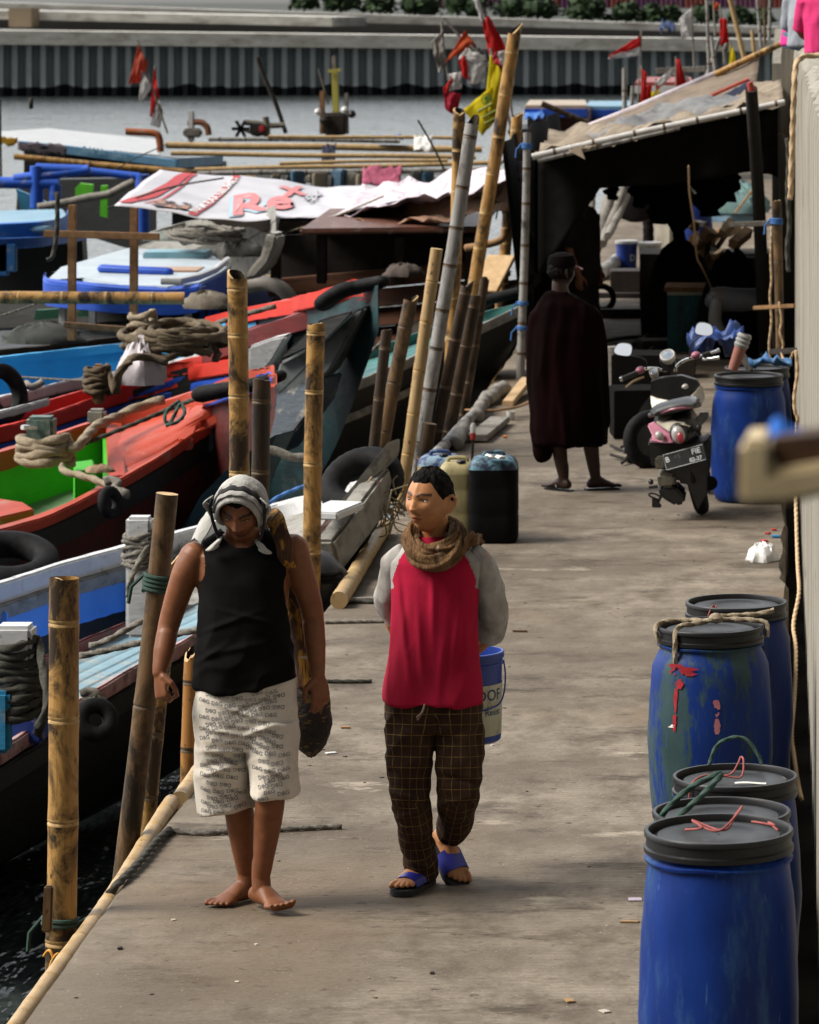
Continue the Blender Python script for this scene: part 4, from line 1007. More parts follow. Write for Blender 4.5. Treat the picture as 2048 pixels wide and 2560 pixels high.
pole('slim grey post with blue ties holding the front corner of the awning', P(1303,950,35.9), P(1318,330,35.9), .038, .034, SET_G, cut='hollow', seed=19, group=G2, tie=[(.93,mROPEB,3),(.30,mROPEB,2),(.20,mROPEB,2)])
pole('brown bamboo pole under the awning corner, right of the grey post', P(1342,820,40), P(1352,560,40), .04, .04, SET_B, seed=20, group=G2)
pole('bamboo pole lying along the dock edge at the bottom left corner', (-2.585,12.6,-.005), (-2.60,17.2,-.01), .030, .036, SET_P, seed=21, cut='flat', group='bamboo poles edging the dock', bend=.03)
pole('bamboo pole lying along the dock edge beside the orange stump', (-2.58,17.25,0), (-2.585,20.6,.0), .040, .042, SET_P, seed=22, cut='flat', group='bamboo poles edging the dock')
pole('thick pale bamboo log lying on the dock edge near the rubber fender', PZ(848,1500,.05), PZ(964,1312,.06), .050, .046, SET_P, seed=23, cut='hollow', group='bamboo poles edging the dock')
pole('grey bamboo log lying along the dock edge beneath the leaning cluster', PZ(1075,1150,.05), PZ(1185,1035,.06), .045, .04, SET_G, seed=24, cut='flat', group='bamboo poles edging the dock')
# ---- barrels
def barrel_mat(name, c1, c2, dirt, dlo=.55, dhi=.75, dsc=6, rough=.38):
    m, nt, b = nodes_of(name); b.inputs['Roughness'].default_value = rough+.1; b.inputs['Specular IOR Level'].default_value = .18
    c = mix(nt, noise_fac(nt, 5, (1,1,.4), .3, .7, detail=8), c1, c2)
    c = mix(nt, noise_fac(nt, dsc, (1,1,.25), dlo, dhi, detail=10, rough=.75, off=(4,1,9)), c, dirt)
    c = mix(nt, noise_fac(nt, 60, (1,1,.15), .66, .8, detail=3, off=(2,8,1)), c, tuple(min(1,q*1.6+.03) for q in dirt))
    L(nt, c, b.inputs['Base Color']); bump(nt, b, noise_fac(nt, 30, (1,1,.3), .2, .8), .15, .006)
    return m
mB1 = barrel_mat('barrel_blue', (.004,.030,.19), (.002,.015,.105), (.025,.075,.18), .52, .68)
mB2 = barrel_mat('barrel_blue_dark', (.005,.02,.12), (.004,.013,.08), (.04,.08,.14))
mB3 = barrel_mat('barrel_grey_green', (.04,.075,.085), (.018,.04,.04), (.005,.025,.15), .47, .53, 5)
mLID = M('barrel_lid', (.005,.005,.0055), (.010,.010,.011), 8, spec=.25, rough=.45, dirt=(.16,.15,.14), dsc=10, dlo=.6, dhi=.8)
GB = 'blue barrels with black lids'
def barrel(label, px, py, zt, D, rb, rl, mat, group=GB, rot=0):
    c = P(px, py, D); h = zt; x, y = c.x, c.y
    root = thing('barrel', label, 'barrel', (x, y, 0), group)
    k = h/.95; c0 = V((x,y,0)); g = rl
    prof = [(.02,.006),(rb*.80,.006),(rb*.86,.015),(rb*.90,.05)]
    for f in np.linspace(.08, .80, 14): prof.append((rb*(.93 + .07*math.sin((f-.08)/.72*math.pi)) , h*f))
    prof += [(lerp(rb*.93,g,.5), h*.85), (g*1.005, h*.883), (g*1.0, h*.90), (g*1.05,h*.903),(g*1.06,h*.912),(g*1.0,h*.918),(g*.97,h*.93)]
    mb = MB(); mb.lathe(prof, c0, 48, cap0=True, cap1=True); mb.build('body', mat, root, angle=60, jit=.005)
    ring = [(g*1.01,h-.068),(g*1.06,h-.064),(g*1.065,h-.050),(g*1.03,h-.046),(g*1.03,h-.020),(g*1.055,h-.017),(g*1.06,h-.004),(g*1.045,h),(g*1.0,h),(g*.985,h-.006),(g*.98,h-.028)]
    mb = MB(); mb.lathe(ring, c0, 48); mb.build('clamp_ring', mBLK, root, angle=50)
    lid = [(g*.985,h-.028),(g*.90,h-.027),(g*.87,h-.017),(g*.55,h-.013),(g*.5,h-.018),(.005,h-.018)]
    mb = MB(); mb.lathe(lid, c0, 48); mb.build('lid', mLID, root, angle=50)
    return root, V((x,y,h)), g
r_, n1, g1 = barrel('clean blue barrel with red twine on its lid, nearest at the bottom right corner', 1797, 2072, .95, 12.1, .243, .214, mB1)
r_, n2, g2 = barrel('blue barrel with green rope handle, second nearest, hidden behind the clean one', 1804, 2018, .79, 13.15, .24, .216, mB1)
r_, n3, g3 = barrel('blue barrel whose lid has a white strip, behind the two nearest', 1838, 1945, .71, 14.15, .235, .210, mB1)
r4, n4, g4 = barrel('grey green barrel with red paint drips and rope over its lid', 1776, 1562, .83, 16.75, .262, .212, mB3)
r_, n5, g5 = barrel('dark barrel with white flecks on its lid, behind the rope topped one', 1841, 1512, .80, 17.6, .25, .212, mB2)
r_, n6, g6 = barrel('faded blue barrel standing right of the motor scooter', 1872, 940, .86, 27.4, .265, .225, mB1)
r_, n7, g7 = barrel('blue barrel topped with crumpled blue plastic behind the faded one', 1893, 921, .80, 28.6, .25, .22, mB2)
r_, n8, g8 = barrel('far dark blue barrel among the firewood under the awning', 1745, 500, .95, 49.5, .185, .165, mB2)
# paint drips on the grey green barrel
def on_barrel(a, z, dr=.003, rb=.262, h=.83):
    f = z/h; r = rb*(.93+.07*math.sin((min(.8,max(.08,f))-.08)/.72*math.pi))+dr
    return V((n4.x + r*math.sin(a), n4.y - r*math.cos(a), z))
def smear(name, mat, pts, wd):
    mb = MB()
    for (a, z0, z1, w_) in pts:
        K = 9
        def fn(u, v):
            z = lerp(z1, z0, v); ww = w_*(.55+.6*abs(nz((a*7,v*4,1),1.7))+.25*math.sin(v*9))*(1-.75*max(0,v-.75)*3)
            return on_barrel(a + (u-.5)*ww/.26 + .02*nz((v*5,a*3,2),1), z)
        gb = MB(); gb.grid(fn, 14, 22)
        keep_ = [f for f in gb.f if nz(gb.v[f[0]]*1.0, 26, 3) + .5*nz(gb.v[f[0]], 60, 1) > -.16]
        mb.add(gb.v, keep_)
    return mb.build(name, mat, r4, angle=180)
mRP = M('paint_red', (.36,.012,.02), (.22,.01,.015), 30, rough=.5); mPK = M('paint_pink', (.50,.20,.22), (.38,.12,.15), 30, rough=.5)
smear('red_paint', mRP, [(-.52,.60,.695,.055),(-.60,.655,.70,.09),(-.40,.655,.69,.12)], .1); smear('red_drip', mRP, [(-.58,.42,.60,.022)], .1)
smear('pink_paint', mPK, [(.12,.42,.56,.030)], .1); smear('white_fleck', M('paint_white', (.7,.68,.66), rough=.5), [(-.66,.438,.452,.05)], .1)
# ropes and twine on the lids (things of their own)
mb = MB()
q = lambda a, r, z=.012: n4 + V((r*math.cos(a), r*math.sin(a), z))
mb.rope([q(3.5,.20,-.10), q(3.45,.235,-.03), q(3.3,.215,.012), q(3.0,.12,.016), q(4.4,.03,.022), q(.3,.06,.02), q(.05,.16,.02), q(.0,.235,.006), q(-.02,.236,-.05)], .0105)
mb2 = MB(); mb2.rope([q(4.05,.232,-.13), q(4.05,.232,-.03), q(4.0,.20,.014), q(4.1,.10,.018), q(5.2,.05,.032), q(6.0,.02,.03), q(1.2,.03,.03), q(.5,.12,.03), q(.35,.22,.035), q(.3,.28,.05)], .0105)
t_ = thing('rope', 'old hemp rope knotted across the lid of the grey green barrel', 'rope', n4)
mb.build('strand', mROPE, t_); mb2.build('strand', mROPE, t_)
mb = MB(); mb.lathe([(.004,-.02),(.026,-.012),(.03,.004),(.02,.02),(.004,.026)], q(5.4,.04,.03), 10); mb.build('knot', mROPE, t_, jit=.006)
mTW = M('twine_red', (.36,.10,.09), (.25,.06,.055), 30, rough=.8)
def twine(label, c, pts, m=None, r=.0035, name='twine'):
    mb = MB(); (mb.rope([c + V(p) for p in pts], r) if r > .006 else mb.tube(smooth_path([c + V(p) for p in pts], 6), r, 6)); o = mb.build(name, m or mTW, angle=180); return tag(o, label, name)
twine('tangled red twine on the lid of the nearest blue barrel', n1, [(-.10,-.02,.0),(-.05,-.05,.012),(-.08,.02,.02),(-.03,.0,.005),(.0,-.04,.004),(.03,-.02,.004),(.05,.05,.03),(.07,.08,.05),(.05,.03,.03),(.0,-.06,.004),(-.06,-.03,.015)])
twine('short bit of red twine at the right of the nearest barrel lid', n1, [(.10,.05,.01),(.13,.02,.012),(.17,.0,.008),(.15,.03,.012),(.18,-.03,.0)])
twine('looped red twine hanging over the lid that has a white strip', n3, [(-.16,-.16,-.06),(-.15,-.15,.0),(-.10,-.05,.01),(-.02,-.02,.005),(.01,.0,.04),(.02,.02,.06),(.03,.0,.05),(.02,-.04,.0),(-.05,-.06,.006),(-.09,-.19,-.02)])
twine('pair of red twine ends over the rim of the white flecked lid', n5, [(-.13,-.19,-.07),(-.115,-.195,-.02),(-.10,-.18,.008),(-.09,-.16,-.01),(-.085,-.185,.004),(-.10,-.2,-.05)])
twine('green rope handle arching off the second nearest barrel', n2, [(-.225,-.06,-.12),(-.215,-.08,-.03),(-.12,-.05,.07),(-.03,-.02,.115),(-.0,-.01,.12),(-.06,-.10,.07),(-.15,-.17,.0),(-.19,-.20,-.08),(-.16,-.21,-.14)], mROPEGR, .010, 'rope')
twine('thin green rope loop standing up behind the white strip lid', n3, [(-.10,.20,-.02),(-.07,.22,.06),(-.01,.23,.09),(.04,.23,.08),(.08,.22,.03),(.10,.21,-.02)], mROPEGR, .007, 'rope')
mb = MB(); mb.grid(lambda u, v: n3 + V((lerp(-.0,.11,u), lerp(-.10,-.075,v), -.010+.002*math.sin(u*5))), 8, 2, th=.002); tag(mb.build('paper_strip', M('paper', (.7,.68,.62))), 'white paper strip lying on a black barrel lid', 'paper')
# ---- jerrycans
def jerry(label, px, py0, py1, wpx, mat, D=None, group='jerrycans on the dock', topmat=None, dp=.27):
    s = (py1+20)/H; D = F/s; c = PZ(px, py1, 0); h = (py1-py0)/s*1.0; w_ = wpx/s
    root = thing('jerrycan', label, 'jerrycan', c, group); mb = MB(); rings = []
    for f, k in ((0,.90),(.015,.97),(.04,1),(.3,1.0),(.33,.985),(.36,1.0),(.62,1.0),(.65,.985),(.68,1.0),(.86,1.0),(.92,.97),(.965,.88),(1.0,.70)):
        rings.append(ell(c + V((0,dp/2,h*f)), V((1,0,0)), V((0,1,0)), w_/2*k*1.05, dp/2*k*1.05, 40, 5))
    nb = 9
    mb.loft(rings[:nb+1], cap1=False); mb2 = MB(); mb2.loft(rings[nb:], cap0=False)
    mb.build('body', mat, root, angle=50); mb2.build('shoulder', topmat or mat, root, angle=50)
    t = c + V((0,dp/2,h)); mb = MB(); mb.tube(smooth_path([t+V((-.06,0,-.01)), t+V((-.05,0,.022)), t+V((.05,0,.022)), t+V((.06,0,-.01))],5), .013, 8); mb.build('handle', topmat or mat, root)
    mb = MB(); mb.lathe([(.028,0),(.03,.022),(.024,.03),(.002,.03)], t+V((.03,-.08,-.012)), 16); mb.build('cap', mBLK, root)
    return root
mJB = M('can_black', (.004,.004,.0045), (.007,.007,.0075), 8, rough=.85, spec=.06)
mJT = M('can_flaked_blue', (.09,.20,.26), (.012,.02,.05), 12, rough=.6, lo=.46, hi=.54, dirt=(.02,.025,.04), dsc=9, dlo=.5, dhi=.6)
mJY = M('can_yellow', (.34,.29,.14), (.26,.21,.10), 6, rough=.6, dirt=(.12,.10,.05), dsc=7, dlo=.52, dhi=.75)
jerry('black jerrycan with flaking blue shoulders standing right of the yellowed one', 1231, 1146, 1360, 116, mJB, topmat=mJT)
jerry('dirty yellowed jerrycan behind the head of the man in red', 1140, 1160, 1348, 84, mJY)
jerry('pale blue topped jerrycan behind the yellowed one', 1096, 1143, 1312, 104, mJY, topmat=M('can_paleblue', (.20,.30,.38), (.03,.05,.14), 10, rough=.5, lo=.45, hi=.55))
# rag on the black jerrycan
def rag(label, c, sx, sy, m, name='rag', h=.02, seed=0, cat=None, n=12, dz=0):
    mb = MB(); c = V(c)
    mb.grid(lambda u, v: c + V(((u-.5)*sx*(1+.2*nz((v*3,seed,0),1)), (v-.5)*sy*(1+.25*nz((u*3,seed,3),1)), dz + h*(.5+nz((u*3,v*3,seed),1.2)+.5*nz((u*7,v*7,seed),1.2))*(1 if True else 0))), n, n, th=.003)
    return tag(mb.build(name, m, angle=180), label, cat or name)
mWH = M('plastic_white', (.72,.72,.70), (.58,.57,.55), 8, rough=.4, bmp=.3, bsc=25)
rag('crumpled white wrapper on top of the black jerrycan', P(1236,1149,25.1)+V((0,.08,0)), .13, .10, mWH, 'wrapper', .02, 4)
# white plastic bag on the ground
def bag(label, c, rx, ry, rz, m, seed=1, name='plastic_bag', ir=1.0):
    mb = MB(); c = V(c); rr = []
    for k in range(9):
        th = .12 + (math.pi/2-.1)*k/8
        rr.append([c + V((math.sin(th)*math.cos(a)*rx*(1+.35*ir*nz((math.cos(a)*1.5,math.sin(a)*1.5,k*.3+seed),1.3)+.1*ir*nz((math.cos(a)*5,math.sin(a)*5,k*.5+seed),1.3)), math.sin(th)*math.sin(a)*ry*(1+.3*nz((math.cos(a)*2,math.sin(a)*2,seed),1)), max(.002,math.cos(th)*rz*(1+.4*ir*nz((math.cos(a)*2,math.sin(a)*2,k*.4+seed),1.5))))) for a in [x*6.2832/30 for x in range(30)]])
    mb.loft(rr); return tag(mb.build(name, m, angle=35), label, name.replace('_',' '))
bag('crumpled white plastic bag lying on the dock near the wall', PZ(1905,1402,0), .10, .10, .105, mWH, 2)
def bit(label, px, py, sx, sy, sz, col, name='litter', rz=0):
    c = PZ(px, py, 0); mb = MB(); mb.box(c + V((0,0,sz/2+.001)), (sx,sy,sz), Matrix.Rotation(rz,3,'Z'))
    return tag(mb.build(name, M('litter_paint', col, tuple(q*.7 for q in col), 40, rough=.6), bevel=min(sx,sy,sz)*.3, jit=.002), label, 'litter')
bit('red scrap of plastic on the dock, farthest of the three red ones', 1935,1326,.030,.05,.010,(.5,.03,.03),rz=.2); bit('red scrap of plastic beside the blue bottle cap scrap', 1920,1335,.028,.05,.010,(.5,.03,.03),rz=-.3)
bit('red scrap of plastic just above the white bag, nearest of the three', 1911,1354,.032,.05,.010,(.55,.03,.03),rz=.5); bit('bright blue plastic scrap near the wall among the red scraps', 1940,1344,.05,.06,.014,(.02,.22,.45))
bit('small orange scrap on the dock left of the robed person', 1263,1095,.035,.05,.018,(.8,.28,.03)); bit('pale blue scrap near the scooter wheel', 1565,1134,.05,.05,.012,(.35,.42,.5))
bit('white splinter on the dock right of the printed shorts', 828,1884,.05,.03,.005,(.7,.7,.68),rz=.5); bit('tan wood chip on the dock right of the net sack', 864,1821,.045,.02,.008,(.4,.2,.07))
bit('brown stick lying on the dock between the red shirt man and the barrels', 1300,1580,.08,.02,.01,(.14,.08,.03),rz=-.1); bit('tan wood scrap near the bottom edge of the dock', 1424,2504,.03,.05,.006,(.35,.2,.08),rz=.3)
bit('pale paper scrap beside the nearest barrel', 1588,2250,.05,.05,.004,(.6,.5,.6),rz=.1); bit('dark pebble on the dock below the red shirt man', 1080,2434,.014,.03,.006,(.05,.04,.03)); bit('dark clod on the dock near the vest man, bottom left', 300,2373,.016,.03,.008,(.03,.025,.02))
bit('straw coloured splinter near the nearest barrel', 1574,2306,.07,.025,.006,(.35,.22,.1),rz=-.1); bit('pale chip at the bottom of the dock', 1512,2530,.03,.04,.004,(.5,.45,.36),rz=.6)
for k in range(46):
    rr_ = random.Random(k*7+1); py = rr_.uniform(1250,2540); s = (py+20)/H; xl = VX-2.45*s; px = rr_.uniform(max(60,xl), 1590 if py > 1500 else 1900)
    col = rr_.choice([(.10,.08,.055),(.06,.05,.04),(.38,.34,.28),(.5,.47,.42),(.14,.10,.06)]); z_ = rr_.uniform(.006,.016)
    c = PZ(px,py,0); mb = MB(); mb.box(c+V((0,0,.002)), (z_*rr_.uniform(.5,1.6),z_*1.1,.004), Matrix.Rotation(rr_.uniform(0,3),3,'Z'))
    if k == 0: DEB = M('debris', (.1,.08,.055)); 
    o = mb.build('debris', M('debris', col)); tag(o, 'tiny fleck of grit or wood lying on the dock concrete', 'debris', 'flecks of grit on the dock')
# ropes on the dock
def rope_thing(label, pts, r, m, name='rope'):
    mb = MB(); (mb.rope(pts, r) if name == 'rope' else mb.tube(smooth_path(pts, 6), r, 8)); return tag(mb.build(name, m, angle=180), label, 'rope' if name == 'rope' else name.replace('_', ' '))
rope_thing('old rope stretched across the dock behind the bare feet', [PZ(418,2074,.012), PZ(500,2083,.012), PZ(580,2078,.012), PZ(700,2073,.012), PZ(800,2068,.012), PZ(855,2066,.012)], .011, mROPEG)
rope_thing('dark rope running down along the dock edge to the near bamboo post', [PZ(425,2076,.015), PZ(395,2100,.02), PZ(340,2165,.02), PZ(290,2215,.01), PZ(270,2240,-.03), PZ(268,2255,-.12)], .016, mROPEK)
rope_thing('thin dark line slung from the dock edge to the near bamboo post', [PZ(262,2262,-.02), PZ(225,2290,-.05), PZ(190,2312,-.06), PZ(165,2330,-.1)], .006, mROPEGR)
rope_thing('dark rope laid in the dock joint left of the man in red', [PZ(815,1703,.01), PZ(870,1704,.01), PZ(930,1703,.01)], .010, mROPEK)
rope_thing('rope laid in the dock joint beyond the red shirt man elbow', [PZ(812,1556,.01), PZ(900,1554,.01), PZ(985,1553,.01)], .010, mROPEG)
rope_thing('short frayed rope end by the red shirt man sleeve', [PZ(845,1508,.012), PZ(880,1504,.012), PZ(935,1505,.012)], .010, mROPEK)
def plank(label, a, b, w, h, m, name='plank', cat='plank', group=None):
    mb = MB(); mb.beam(a, b, w, h); return tag(mb.build(name, m, bevel=.006, jit=.006), label, cat, group)
plank('wooden strip lying across the dock edge left of the red shirt man', PZ(862,1500,.02), PZ(958,1498,.02), .04, .025, mWOODG, 'stick')
plank('flat grey plank lying at the dock edge below the leaning poles', PZ(1192,1095,.04), PZ(1250,1048,.04), .16, .05, mWOODG)
plank('pale offcut of timber propped by the grey awning post', PZ(1270,1010,.02), PZ(1318,950,.10), .10, .05, mWOODP)
mb = MB(); mb.tube(smooth_path([PZ(1165,1025,.05), PZ(1230,1026,.06), PZ(1290,1018,.08), PZ(1330,1002,.10)],5), .022, 8, flat=(.5,1)); tag(mb.build('plank', mWOOD), 'thin curved wooden strip lying behind the flat grey plank', 'plank')
for k, (a, b, r, lb) in enumerate([((1190,1040),(1215,990),.05,'grey crumpled log at the dock edge beside the curved strip'),((1215,1000),(1262,968),.06,'knobbly grey driftwood log below the awning post'),((1140,1110),(1165,1060),.05,'short grey log against the foot of the leaning poles')]):
    mb = MB(); mb.tube(smooth_path([PZ(*a,.05), PZ((a[0]+b[0])/2,(a[1]+b[1])/2,.07), PZ(*b,.06)],6), r, 10, round_=True); tag(mb.build('log', mWOODG, jit=.03, angle=180), lb, 'log')
mb = MB(); c = PZ(1277,1050,0); mb.lathe([(.02,0),(.03,.01),(.036,.07),(.034,.07),(.028,.012),(.004,.01)], c, 16); tag(mb.build('plastic_cup', mWH), 'small clear plastic cup standing by the curved strip', 'cup')
t_ = thing('stick', 'thin dark stick with a red and white cap standing behind the jerrycans', 'stick', PZ(1180,1160,0)); mb = MB(); c = PZ(1180,1160,0); mb.tube([c, c+V((.008,0,.19))], .010, 8); mb.build('shaft', mWOODK, t_)
mb = MB(); mb.lathe([(.018,0),(.022,.03),(.018,.05)], c+V((.008,0,.18)), 12, cap1=True); mb.build('collar', M('red_plastic', (.4,.03,.03)), t_); mb = MB(); mb.lathe([(.02,.05),(.022,.10),(.012,.12)], c+V((.008,0,.18)), 12, cap0=True, cap1=True); mb.build('cap', mWH, t_)
# big tyre on the near boat's bow, torn rubber fender, frayed net
def torus(mb, c, axis, R_, r, n=40, m=16, flat=1.0, a0=0, a1=6.2832, tread=0):
    az = V(axis).normalized(); ax = az.orthogonal().normalized(); ay = az.cross(ax); rings = []; full = abs(a1-a0-6.2832) < .01
    for i in range(n + (0 if full else 1)):
        a = a0+(a1-a0)*i/n; d = ax*math.cos(a)+ay*math.sin(a)
        rings.append([V(c) + d*(R_ + r*math.cos(b)*(1+ (tread if math.cos(b) > .55 and i % 2 else 0))) + az*(r*flat*math.copysign(abs(math.sin(b))**.8, math.sin(b))) for b in [x*2*math.pi/m for x in range(m)]])
    mb.loft(rings, loop=full)
mb = MB(); cT = P(905,1208,24.6); torus(mb, cT, (-.25,-.62,.75), .19, .075, 56, 18, 1.15, tread=.06)
tag(mb.build('tyre', mRUB, angle=60), 'big worn tyre lying on the bow beside the jerrycans', 'tyre')
cFd = P(797,1452,23.3)
t_ = thing('rubber_fender', 'torn grey black rubber fender at the dock edge behind the vest man', 'fender', cFd); mb = MB(); rr = []
for k in range(17):
    f = k/16; rad = .16*math.sin(math.pi*(.08+.86*f))**.6; cc = cFd + V((.02*math.sin(f*4), 0, lerp(-.17,.17,f)))
    rr.append([cc + V((math.cos(a)*rad*(1+.10*nz((math.cos(a)*2,math.sin(a)*2,f*3),1.4)) * (.80 if (.52<f<.66 and math.sin(a)<.1 and math.cos(a)<.8) else 1), math.sin(a)*rad*(.55 if (.52<f<.66 and math.sin(a)<.0) else 1), 0)) for a in [x*6.2832/36 for x in range(36)]])
mb.loft(rr); mb.build('body', M('rubber_grey', (.045,.046,.05), (.022,.022,.024), 10, rough=.45, dirt=(.12,.12,.125), dsc=8, dlo=.6, dhi=.85), t_, angle=60)
mb = MB(); mb.tube(smooth_path([cFd+V((-.15,-.07,.06)), cFd+V((-.05,-.15,.075)), cFd+V((.06,-.15,.05)), cFd+V((.14,-.08,.06))],5), .012, 8); mb.build('torn_lip', mRUB, t_)
mb = MB(); c = P(955,1262,24.4); rnd = random.Random(5)
for k in range(60):
    a = V((rnd.gauss(0,.06), rnd.gauss(0,.05), rnd.gauss(0,.05))); b_ = a + V((rnd.gauss(0,.06), rnd.gauss(0,.04), rnd.gauss(-.02,.05))); d_ = b_ + V((rnd.gauss(0,.06), rnd.gauss(0,.04), rnd.gauss(-.02,.04)))
    mb.tube(smooth_path([c+a, c+b_, c+d_],4), .005, 4)
tag(mb.build('frayed_rope', M('frayed_hemp', (.36,.29,.19), (.26,.20,.12), 30, rough=.95)), 'bundle of frayed hemp rope between the tyre and the red shirt man head', 'rope')
# blurred pole end in the foreground, tied with blue cord
DF = 3.3
t_ = thing('pole_end', 'blurred sawn timber end with dark groove and blue cloth, close at the right edge', 'timber', P(2000,1180,DF))
q_ = lambda x, y, d=0.0: P(x, y, DF+d)
mb = MB(); mb.slab([q_(1848,1112), q_(1870,1098), q_(1925,1096), q_(1930,1178), q_(2100,1150), q_(2400,1105), q_(2400,1190), q_(2100,1232), q_(1960,1262), q_(1845,1264)], (.004,.09,.0)); mb.build('end_grain', M('timber_buff', (.50,.40,.24), (.38,.29,.16), 20, rough=.7), t_, bevel=.005)
mb = MB(); mb.slab([q_(1922,1100,.015), q_(2400,1050,.015), q_(2400,1110,.015), q_(1930,1182,.015)], (.004,.07,0)); mb.build('groove', M('timber_groove', (.07,.028,.006), (.03,.012,.004), 30), t_, bevel=.004)
mb = MB(); mb.grid(lambda u, v: q_(lerp(1925,2400,u), lerp(1112,1078,v) - 34*math.exp(-((u-.04)/.05)**2)*v - 8*v*math.sin(u*14), .05+.02*v), 40, 6, th=.004); mb.build('blue_cloth', M('cloth_bright_blue', (.02,.16,.62), (.015,.11,.45), 20, rough=.8), t_, angle=180)
# wires and ropes hanging on the wall
rope_thing('pale rope draped over the top of the concrete wall', [P(2055,138,27.5), P(2020,140,27.5), P(2002,146,27.4), P(1990,165,27.3), P(1986,220,27.2), P(1982,330,27.2), P(1978,440,27.2), P(1976,500,27.2)], .020, mTWINE)
rope_thing('dark rope hanging beside the pale one on the wall', [P(1968,345,30.5), P(1972,400,30.5), P(1969,480,30.5), P(1974,560,30.5), P(1968,620,30.5), P(1972,680,30.5)], .018, mROPEK)
rope_thing('pale cord wriggling down the wall above the white bag', [P(1990,875,24.6), P(1994,930,24.6), P(1986,990,24.6), P(1988,1030,24.6), P(1994,1045,24.6), P(1990,1090,24.6), P(1989,1200,24), P(1994,1400,23), P(1998,1480,22.4), P(1984,1560,22), P(1990,1620,21.6), P(1988,1720,21), P(1980,1830,20), P(1984,1880,19.6), P(1996,1960,18.8), P(2004,1998,18.4)], .011, mTWINE)
rope_thing('pale crooked wire hanging from the bamboo upright by the wall', [P(1930,560,33), P(1927,640,33), P(1929,700,33), P(1925,740,33), P(1929,800,33), P(1923,860,33), P(1926,900,33)], .010, mTWINE)
rope_thing('second pale wire looped between the upright and the wall rail', [P(1948,755,32.5), P(1954,800,32.5), P(1950,830,32.5), P(1958,860,32.5), P(1955,885,32.5), P(1962,905,32.4), P(1972,905,32.3), P(1984,880,32.2)], .010, mTWINE)
rope_thing('long pale wire hanging from the awning to the teal chest', [P(1722,415,35.8), P(1724,480,36), P(1735,560,36.3), P(1742,640,36.8), P(1753,665,37), P(1770,700,37.6), P(1785,735,38)], .009, mTWINE)
pole('slim brown bamboo upright by the wall holding a short rail', P(1952,945,32.8), P(1940,500,32.8), .030, .040, SET_B, seed=31, cut='hollow', group='awning posts', tie=[(.86,mROPEB,3),(.07,mROPEB,2)])
plank('short wooden rail sticking from the wall, upper one', P(1885,770,32.7), P(1988,764,32.4), .03, .035, mWOOD, 'rail'); plank('short dark rail sticking from the wall above the faded barrel', P(1925,880,32.7), P(2007,876,32.2), .03, .05, mWOODK, 'rail')
plank('small shelf board fixed to the bamboo upright near the firewood', P(1822,562,36), P(1930,558,36), .10, .045, mWOODG, 'shelf')

twine('orange and yellow twine tangle tied low on the near bamboo post', P(150,2390,15.0), [(-.06,0,.0),(-.03,-.04,.03),(.0,-.05,-.02),(.03,-.03,.035),(.05,-.02,-.03),(.0,-.05,.02),(-.03,-.05,-.05),(.02,-.04,-.09),(.05,-.02,-.14)], M('twine_orange', (.60,.30,.04), (.5,.22,.03), 30), .006)
plank('short broken stake beside the foot of the near bamboo post', P(118,2330,14.9), P(122,2215,14.9), .035, .03, mBAMB, 'stake')
def lumber(label, c, sz, rz, m, nm='crate', cat='crate'):
    mb = MB(); r = Matrix.Rotation(rz, 3, 'Z'); mb.box(c + V((0,0,sz[2]/2)), sz, r); return tag(mb.build(nm, m, bevel=.008, jit=.004), label, cat)
# ---------------- motor scooter seen from behind, leaning on its stand
DB = 26.3
Bk = lambda x, y, dy=0.0: P(1500 + x/3.92, 800 + y/3.92, DB + dy)
up_b = (Bk(830,1200) - Bk(1010,1900)); up_b = V((-.235,0,.972)); rt_b = V((.972,0,.235)); fw = V((0,1,0))
bike = thing('motor_scooter', 'dusty white and pink motor scooter leaning on its stand, seen from behind', 'motorcycle', Bk(1010,1985))
mWP = M('scooter_white', (.50,.46,.37), (.38,.34,.27), 12, rough=.35, dirt=(.20,.16,.11), dsc=12, dlo=.55, dhi=.8)
mPI = M('scooter_pink', (.36,.12,.17), (.26,.08,.12), 10, rough=.35, dirt=(.14,.08,.07), dsc=14, dlo=.58, dhi=.8)
mCH = M('chrome', (.7,.7,.68), metal=1, rough=.18); mDK = M('scooter_dark', (.008,.008,.009), (.014,.013,.013), 15, rough=.45)
mENG = M('engine_cast', (.16,.145,.11), (.09,.08,.06), 14, rough=.6, dirt=(.04,.035,.03), dsc=12, dlo=.5, dhi=.7)
mMIR = M('mirror_glass', (.86,.90,.95), metal=1, rough=.03)
# rear wheel
wc = Bk(985,1720,.28) ; hub = V((Bk(1010,1985).x - .235*.29, DB+.30, .285))
w_o = MB(); torus(w_o, hub, rt_b, .235, .048, 44, 14, 1.0, tread=.05); wh = w_o.build('rear_wheel', mRUB, bike, angle=60)
mb = MB(); mb.lathe([(.19,-.03),(.19,.03),(.17,.02),(.06,.015),(.05,.05),(.0,.05)], hub, 24, axis=rt_b); mb.build('rim', mDK, wh)
hub2 = hub + V((0,1.25,0)); mb = MB(); torus(mb, hub2, rt_b, .235, .045, 36, 12); mb.build('front_wheel', mRUB, bike)
